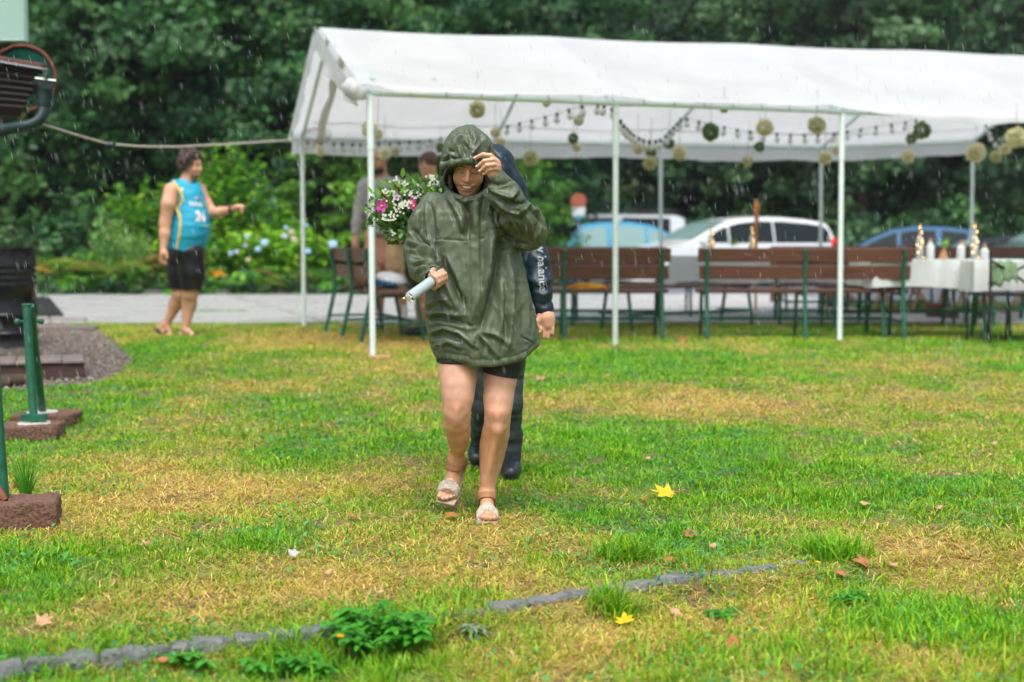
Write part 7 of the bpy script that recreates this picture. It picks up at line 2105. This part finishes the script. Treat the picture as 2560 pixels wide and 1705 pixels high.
# ================================================================== man in the turquoise jersey
MY = 14.04
def mw(px, py, dy=0.0): return np.array(W(px, py, MY + dy))
man = empty('person', (0, 0, 0), 0, 'curly haired man in a turquoise basketball jersey and black shorts standing at the paving edge', 'person')
mhc = mw(480, 416, 0); mf = (.93, -.42, -.10)
def m_skin(P):
    d = head_sdf(P, mhc, mf, (0, 0, 1), 1.06)
    d = smin(d, cone(P, mhc + [-.03, .02, -.06], mw(463, 462, 0), .062, .075), .03)
    d = smin(d, chain(P, [mw(440, 480, 0), mw(470, 500, 0), mw(495, 478, .12)], [.10, .13, .08], .04), .03)
    d = smin(d, chain(P, [mw(428, 476, -.12), mw(421, 510, -.17), mw(413, 558, -.17), mw(412, 585, -.19), mw(409, 618, -.22)], [.074, .068, .054, .051, .035], .03), .03)
    d = smin(d, chain(P, [mw(494, 474, .12), mw(512, 508, .12), mw(531, 532, .10), mw(550, 531, .04), mw(577, 523, -.05)], [.075, .066, .054, .050, .034], .03), .03)
    d = smin(d, chain(P, [mw(468, 500, 0), mw(466, 580, 0), mw(463, 640, 0)], [.10, .10, .11], .03), .03)
    # hands
    d = smin(d, ell(P, mw(408, 634, -.23), (.035, .045, .055)), .02)
    for k in range(4): d = smin(d, chain(P, [mw(402 + k * 4, 640, -.25 + .01 * k), mw(401 + k * 4, 653, -.25 + .01 * k), mw(404 + k * 4, 660, -.23)], [.013, .012, .011], .004), .006)
    d = smin(d, chain(P, [mw(415, 628, -.26), mw(418, 645, -.28)], [.015, .012], .004), .01)
    d = smin(d, ell(P, mw(592, 520, -.08), (.045, .035, .035)), .02)
    for k in range(4): d = smin(d, chain(P, [mw(597, 513 + k * 4, -.09), mw(607, 514 + k * 4, -.10), mw(603, 521 + k * 4, -.13)], [.013, .012, .011], .004), .006)
    d = smin(d, chain(P, [mw(586, 516, -.10), mw(600, 518, -.14)], [.015, .012], .004), .01)
    # legs
    d = smin(d, chain(P, [mw(450, 640, .06), mw(449, 735, .04), mw(441, 757, .08), mw(417, 808, .10)], [.11, .070, .068, .036], .03), .02)
    d = smin(d, chain(P, [mw(475, 640, -.06), mw(474, 735, -.05), mw(473, 760, -.01), mw(463, 823, -.03)], [.11, .072, .072, .038], .03), .02)
    d = smin(d, foot(P, mw(415, 812, .10), (.75, -.40, -.55), (.5, -.2, .8), 1, 1.12)[0], .02)
    d = smin(d, foot(P, mw(463, 824, -.03), (.90, -.42, -.02), (0, 0, 1), 1, 1.12)[0], .02)
    return d
mb_ = part('body', sdf_mesh(m_skin, mw(385, 850, 0) - [.03, .40, .02], mw(620, 378, 0) + [.02, .34, .02], .0105), M['skin'], man)
mt_ = [(448, 430, 492, .10), (462, 424, 500, .13), (480, 424, 508, .15), (510, 432, 514, .17), (540, 434, 522, .20), (565, 430, 525, .22), (590, 424, 524, .22), (612, 420, 516, .20), (636, 418, 508, .19), (650, 420, 506, .18)]
mz = np.array([mw(470, t[0])[2] for t in mt_])[::-1]; ml = np.array([mw(t[1], t[0])[0] for t in mt_])[::-1]; mr = np.array([mw(t[2], t[0])[0] for t in mt_])[::-1]; mdp = np.array([t[3] for t in mt_])[::-1]
def m_torso(P, off=0):
    z = P[:, 2]; L = np.interp(z, mz, ml); Rr = np.interp(z, mz, mr); a = (Rr - L) / 2 - off; b = np.interp(z, mz, mdp) - off
    return (np.sqrt(((P[:, 0] - (L + Rr) / 2) / a) ** 2 + ((P[:, 1] - MY) / b) ** 2) - 1) * np.minimum(a, b) * .9
def m_jersey(P):
    z = P[:, 2]; d = m_torso(P)
    d = smax(d, z - (mw(470, 449)[2]), .02)
    d = smax(d, (mw(420, 620)[2] - (P[:, 0] - mw(420, 620)[0]) * .15) - z, .005)
    d = smax(d, -cone(P, mw(488, 448, -.10), mw(468, 430, .05), .060, .085), .01)      # neck opening
    d = smax(d, -ell(P, mw(424, 497, -.20), (.095, .13, .115)), .012)                    # armhole
    return smax(d, -ell(P, mw(520, 476, .12), (.085, .12, .10)), .012)
V, F = sdf_mesh(m_jersey, mw(405, 660, 0) - [0, .28, 0], mw(545, 440, 0) + [0, .28, 0], .0085)
N_ = vnormals(V, F); px, py = cam_px(V); D = .006 * (.5 - np.abs(2 * fbm(np.stack([V[:, 0] * 7, V[:, 1] * 7, V[:, 2] * 16], -1), 3) - 1) * 2)
V = V + N_ * D[:, None]
jer = part('jersey', (V, F), M['jersey'], man)
def m_shorts(P):
    a = chain(P, [mw(451, 630, .05), mw(451, 680, .05), mw(449, 712, .05)], [.135, .127, .118], .03)
    b = chain(P, [mw(476, 630, -.05), mw(479, 680, -.05), mw(479, 718, -.05)], [.140, .125, .112], .03)
    d = smin(smin(a, b, .02), ell(P, mw(464, 635, 0), (.165, .17, .10)), .03)
    return smax(d, mw(465, 724)[2] - P[:, 2], .006)
V, F = sdf_mesh(m_shorts, mw(410, 735, 0) - [.03, .24, 0], mw(520, 600, 0) + [.03, .24, 0], .010)
N_ = vnormals(V, F); V = V + N_ * (.010 * (.5 - np.abs(2 * fbm(np.stack([V[:, 0] * 12, V[:, 1] * 12, V[:, 2] * 5], -1), 2) - 1) * 2))[:, None]
part('shorts', (V, F), M['shorts_black'], man)
bj = bvh_of(jer)
px_tube('armhole_trim', bj, [(434, 453), (446, 470), (455, 488), (457, 500), (450, 512), (441, 520)], .010, M['yellowink'], man, .002, MY)
px_tube('side_stripe', bj, [(441, 521), (448, 535), (451, 550), (450, 575), (446, 600), (442, 622)], .012, M['yellowink'], man, .003, MY)
px_text('lettering', 'PILIPINAS', bj, (473, 513), (8.0, .8), (-.5, -13), M['whiteink'], man, MY, .006, .03)
px_text('number', '24', bj, (490, 551), (23, 1.5), (-1, -34), M['whiteink'], man, MY, .006, .06)
px_text('logo', 'smart', bj, (509, 566), (6.5, .3), (0, -8), M['whiteink'], man, MY, .006, .02)
px_tube('logo_mark', bj, [(501, 566), (508, 567)], .012, M['greenink'], man, .001, MY)
px_tube('badge', bj, [(453, 474), (458, 476)], .022, M['whiteink'], man, -.008, MY)
px_tube('flag_patch', bj, [(488, 495), (492, 496)], .011, M['whiteink'], man, -.001, MY); px_tube('flag_patch', bj, [(491, 495), (497, 496)], .011, M['redink'], man, -.001, MY)
MB().tube([mw(577, 523, -.05) + np.array([.006 * math.cos(a), .040 * math.cos(a), .040 * math.sin(a)]) for a in np.linspace(0, 6.283, 20)], .012, 6).build('wristband', M['black'], man)
def curly(name, c, rad, n, rr, mt, parent, seed, keep=lambda p: True):
    q = np.random.default_rng(seed); mb = MB()
    for i in range(n):
        z = 1 - 2 * (i + .5) / n; a = i * 2.4; k = math.sqrt(1 - z * z); d = np.array([k * math.cos(a), k * math.sin(a), z])
        p = np.array(c) + d * np.array(rad)
        if keep(p, d): mb.ball(p + q.normal(0, .013, 3), q.uniform(rr * .7, rr * 1.2), 7, 5)
    return mb.build(name, mt, parent)
fw = np.array(mf) / np.linalg.norm(mf)
curly('hair', mhc + [-.014, .008, .045], (.100, .100, .094), 190, .031, M['hair_dark'], man, 1, lambda p, d: (d @ fw) < .62 - max(0, -d[2]) * 1.1 and d[2] > -.75)
Hm = head_frame(mhc, mf, (0, 0, 1), 1.06)
mbd = MB()
for i in range(26):
    a = (i - 13) / 13 * 1.35; mbd.ball(Hm(math.sin(a) * .060, .030 + math.cos(a) * .050, -.078 - .012 * math.cos(a)), .013, 6, 5)
mbd.build('beard', M['hair_short'], man)
for s in (-1, 1): MB().tube([Hm(s * .014, .098, .034), Hm(s * .03, .094, .038), Hm(s * .045, .080, .032)], .0035, 5).build('eyebrow', M['hair_dark'], man); MB().tube([Hm(s * .02, .092, .011), Hm(s * .037, .086, .011)], .003, 5).build('eyelid', M['hair_dark'], man)
for A, d, u in ((mw(415, 812, .10), (.75, -.40, -.55), (.5, -.2, .8)), (mw(463, 824, -.03), (.90, -.42, -.02), (0, 0, 1))):
    _, (A, d, up, rt) = foot(np.zeros((1, 3)), A, d, u, 1, 1.12)
    s = empty('slide_sandal'); s.parent = man
    def sole(P):
        q = P - A; x = q @ rt; y = q @ d; z = q @ up
        return np.maximum(np.maximum(np.abs(x) - np.interp(y, [-.09, -.05, .07, .14, .2], [.02, .040, .046, .052, .02]), np.abs(z + .098) - .012), np.maximum(y - .205, -y - .085))
    part('sole', sdf_mesh(sole, A - .26, A + .24, .009), M['shoe_black'], s)
    for y_ in (.055, .115):
        rr_ = [A + d * (y_ + .01 * math.sin(a)) + rt * math.cos(a) * .054 + up * (-.088 + math.sin(a) * (.082 - .28 * y_)) for a in np.linspace(0, math.pi, 14)]
        MB().tube(rr_, .011, 8).build('strap', M['shoe_black'], s)

# ================================================================== man in the grey hoodie
HYY = 15.05
def hw2(px, py, dy=0.0): return np.array(W(px, py, HYY + dy))
hm = empty('person', (0, 0, 0), 0, 'bearded man in a grey hoodie and tan shorts standing behind the left tent pole', 'person')
hhc = hw2(947, 403, 0); hff = (-.35, -.9, -.1)
def h_skin(P):
    d = head_sdf(P, hhc, hff, (0, 0, 1), 1.12, mouth=False)
    d = smin(d, cone(P, hhc + [.01, .02, -.05], hw2(953, 455, .02), .065, .075), .03)
    d = smin(d, chain(P, [hw2(953, 460, .02), hw2(958, 560, 0), hw2(962, 650, 0)], [.08, .10, .10], .03), .03)
    d = smin(d, chain(P, [hw2(953, 475, .02), hw2(914, 475, 0), hw2(900, 530, .0), hw2(891, 585, -.02), hw2(889, 612, -.04)], [.05, .045, .04, .035, .04], .02), .02)
    for k in range(4): d = smin(d, chain(P, [hw2(882 + k * 4.5, 612, -.05), hw2(883 + k * 4.5, 626, -.05)], [.012, .011], .004), .006)
    d = smin(d, chain(P, [hw2(953, 475, .02), hw2(996, 475, 0), hw2(1014, 540, .0), hw2(1003, 590, -.10), hw2(1010, 605, -.14)], [.05, .045, .04, .035, .04], .02), .02)
    d = smin(d, chain(P, [hw2(938, 660, .04), hw2(945, 700, .02), hw2(947, 735, .06), hw2(949, 800, .06)], [.085, .062, .062, .042], .03), .02)
    return smin(d, chain(P, [hw2(988, 660, -.02), hw2(998, 700, -.05), hw2(1003, 735, -.01), hw2(1007, 800, -.01)], [.085, .062, .062, .042], .03), .02)
part('body', sdf_mesh(h_skin, hw2(868, 815, 0) - [0, .3, 0], hw2(1030, 368, 0) + [0, .25, .02], .011), M['skin_ruddy'], hm)
def h_hood(P):
    d = chain(P, [hw2(953, 480, 0), hw2(958, 540, 0), hw2(960, 572, 0)], [.16, .17, .165], .04)
    d = smin(d, cone(P, hw2(918, 465, 0), hw2(992, 462, .02), .085, .085), .05)
    d = smin(d, chain(P, [hw2(912, 468, 0), hw2(900, 520, .0), hw2(893, 555, -.01), hw2(890, 590, -.02)], [.08, .066, .056, .044], .03), .03)
    d = smin(d, chain(P, [hw2(998, 466, .02), hw2(1014, 520, .0), hw2(1015, 555, -.05), hw2(1004, 592, -.11)], [.08, .066, .056, .044], .03), .03)
    d = smin(d, cone(P, hw2(952, 450, .05), hw2(956, 470, .05), .095, .12), .03)
    d = smax(d, -cone(P, hw2(948, 425, -.06), hw2(950, 450, .0), .085, .060), .01)
    return smax(d, hw2(950, 588)[2] - P[:, 2], .012)
V, F = sdf_mesh(h_hood, hw2(866, 605, 0) - [0, .26, 0], hw2(1046, 425, 0) + [0, .27, 0], .011); N_ = vnormals(V, F)
V = V + N_ * (.010 * (.5 - np.abs(2 * fbm(np.stack([V[:, 0] * 8, V[:, 1] * 8, V[:, 2] * 13], -1), 2) - 1) * 2))[:, None]
part('hoodie', (V, F), M['hoodie'], hm)
def h_sh(P):
    d = smin(chain(P, [hw2(938, 590, .02), hw2(936, 640, .03), hw2(936, 672, .03)], [.115, .105, .10], .03), chain(P, [hw2(980, 590, .0), hw2(985, 640, -.02), hw2(987, 668, -.03)], [.115, .108, .102], .03), .02)
    return smax(d, hw2(950, 681)[2] - P[:, 2], .008)
V, F = sdf_mesh(h_sh, hw2(895, 690, 0) - [0, .2, 0], hw2(1025, 560, 0) + [0, .2, 0], .011); N_ = vnormals(V, F)
V = V + N_ * (.008 * (.5 - np.abs(2 * fbm(np.stack([V[:, 0] * 8, V[:, 1] * 8, V[:, 2] * 20], -1), 2) - 1) * 2))[:, None]
part('shorts', (V, F), M['tan_cloth'], hm)
Hh = head_frame(hhc, hff, (0, 0, 1), 1.12)
mbd = MB()
for i in range(40):
    a = (i % 20 - 10) / 10 * 1.3; mbd.ball(Hh(math.sin(a) * .060, .030 + math.cos(a) * .054, -.07 - .022 * (i // 20) - .012 * math.cos(a)), .017, 6, 5)
mbd.build('beard', M['hair_dark'], hm)
for s in (-1, 1): MB().tube([Hh(s * .014, .098, .034), Hh(s * .03, .094, .038), Hh(s * .045, .080, .032)], .004, 5).build('eyebrow', M['hair_short'], hm)
for x, dy in ((948, .06), (1007, -.01)):
    MB().tube([hw2(x, 762, dy), hw2(x + 1, 790, dy), hw2(x + 1, 808, dy)], [.052, .048, .05], 14).build('sock', M['sock'], hm)
    a = hw2(x + 1, 815, dy); a[2] = .055; b = a + [.06 if x > 1000 else .0, -.17, -.008]; shoe('shoe', a, b, .046, M['shoe_grey'], hm, .009)

# ================================================================== man with cropped hair
CYY = 13.95
def cw(px, py, dy=0.0): return np.array(W(px, py, CYY + dy))
cm_ = empty('person', (0, 0, 0), 0, 'man with cropped hair in a navy shirt seen from behind, left of the green hood', 'person')
chc = cw(1071, 412, 0); cf = (-.75, .55, -.05)
def c_skin(P):
    d = head_sdf(P, chc, cf, (0, 0, 1), 1.05)
    d = smin(d, cone(P, chc + [.01, -.02, -.05], cw(1075, 455, .0), .065, .078), .03)
    d = smin(d, chain(P, [cw(1053, 690, .02), cw(1056, 735, .02), cw(1053, 765, .05), cw(1052, 822, .05)], [.085, .062, .06, .04], .03), .02)
    d = smin(d, chain(P, [cw(1085, 690, -.02), cw(1084, 735, -.02), cw(1078, 765, .0), cw(1074, 826, .0)], [.085, .062, .06, .04], .03), .02)
    d = smin(d, chain(P, [cw(1075, 455, 0), cw(1075, 560, 0), cw(1072, 690, 0)], [.08, .10, .10], .03), .03)
    return smin(d, chain(P, [cw(1070, 480, 0), cw(1038, 480, 0), cw(1030, 530, .03), cw(1040, 560, .1), cw(1020, 590, .12)], [.05, .045, .04, .04, .04], .02), .02)
part('body', sdf_mesh(c_skin, cw(1000, 840, 0) - [0, .2, 0], cw(1125, 380, 0) + [0, .25, 0], .011), M['skin_ruddy'], cm_)
def c_shirt(P):
    d = chain(P, [cw(1075, 480, 0), cw(1075, 540, 0), cw(1074, 610, 0)], [.16, .165, .16], .04)
    d = smin(d, cone(P, cw(1040, 470, 0), cw(1112, 470, 0), .085, .085), .05); d = smin(d, chain(P, [cw(1034, 470, 0), cw(1026, 520, .03), cw(1038, 560, .09)], [.08, .066, .05], .03), .03)
    d = smin(d, chain(P, [cw(1116, 470, 0), cw(1126, 530, .0), cw(1120, 590, -.06)], [.08, .066, .05], .03), .03)
    d = smax(d, cw(1075, 440)[2] - .0 - P[:, 2] * -1 - 2 * cw(1075, 440)[2], .02) if False else d
    return smax(smax(d, P[:, 2] - cw(1075, 446)[2], .02), cw(1075, 620)[2] - P[:, 2], .01)
part('shirt', sdf_mesh(c_shirt, cw(1000, 630, 0) - [0, .25, 0], cw(1160, 425, 0) + [0, .25, 0], .012), M['navy'], cm_)
part('shorts', sdf_mesh(lambda P: smax(smin(chain(P, [cw(1056, 610, .0), cw(1054, 700, .02)], [.125, .11], .03), chain(P, [cw(1092, 610, .0), cw(1086, 700, -.02)], [.125, .11], .03), .02), cw(1075, 722)[2] - P[:, 2], .01), cw(1010, 735, 0) - [0, .2, 0], cw(1130, 570, 0) + [0, .2, 0], .012), M['black'], cm_)
part('hair', sdf_mesh(lambda P: np.maximum(np.maximum(head_sdf(P, chc, cf, (0, 0, 1), 1.05, ears=False, mouth=False) - .004, -((P - chc) @ [0, 0, 1]) - .01 + .5 * np.maximum(0, (P - chc) @ (np.array(cf) / .93))), (P - chc) @ (np.array(cf) / .93) - .065), chc - .14, chc + .15, .008), M['hair_short'], cm_)
for x, dy in ((1052, .05), (1074, .0)):
    a = cw(x, 830, dy); a[2] = .05; shoe('shoe', a, a + [-.12, -.10, -.008], .046, M['shoe_black'], cm_, .010)
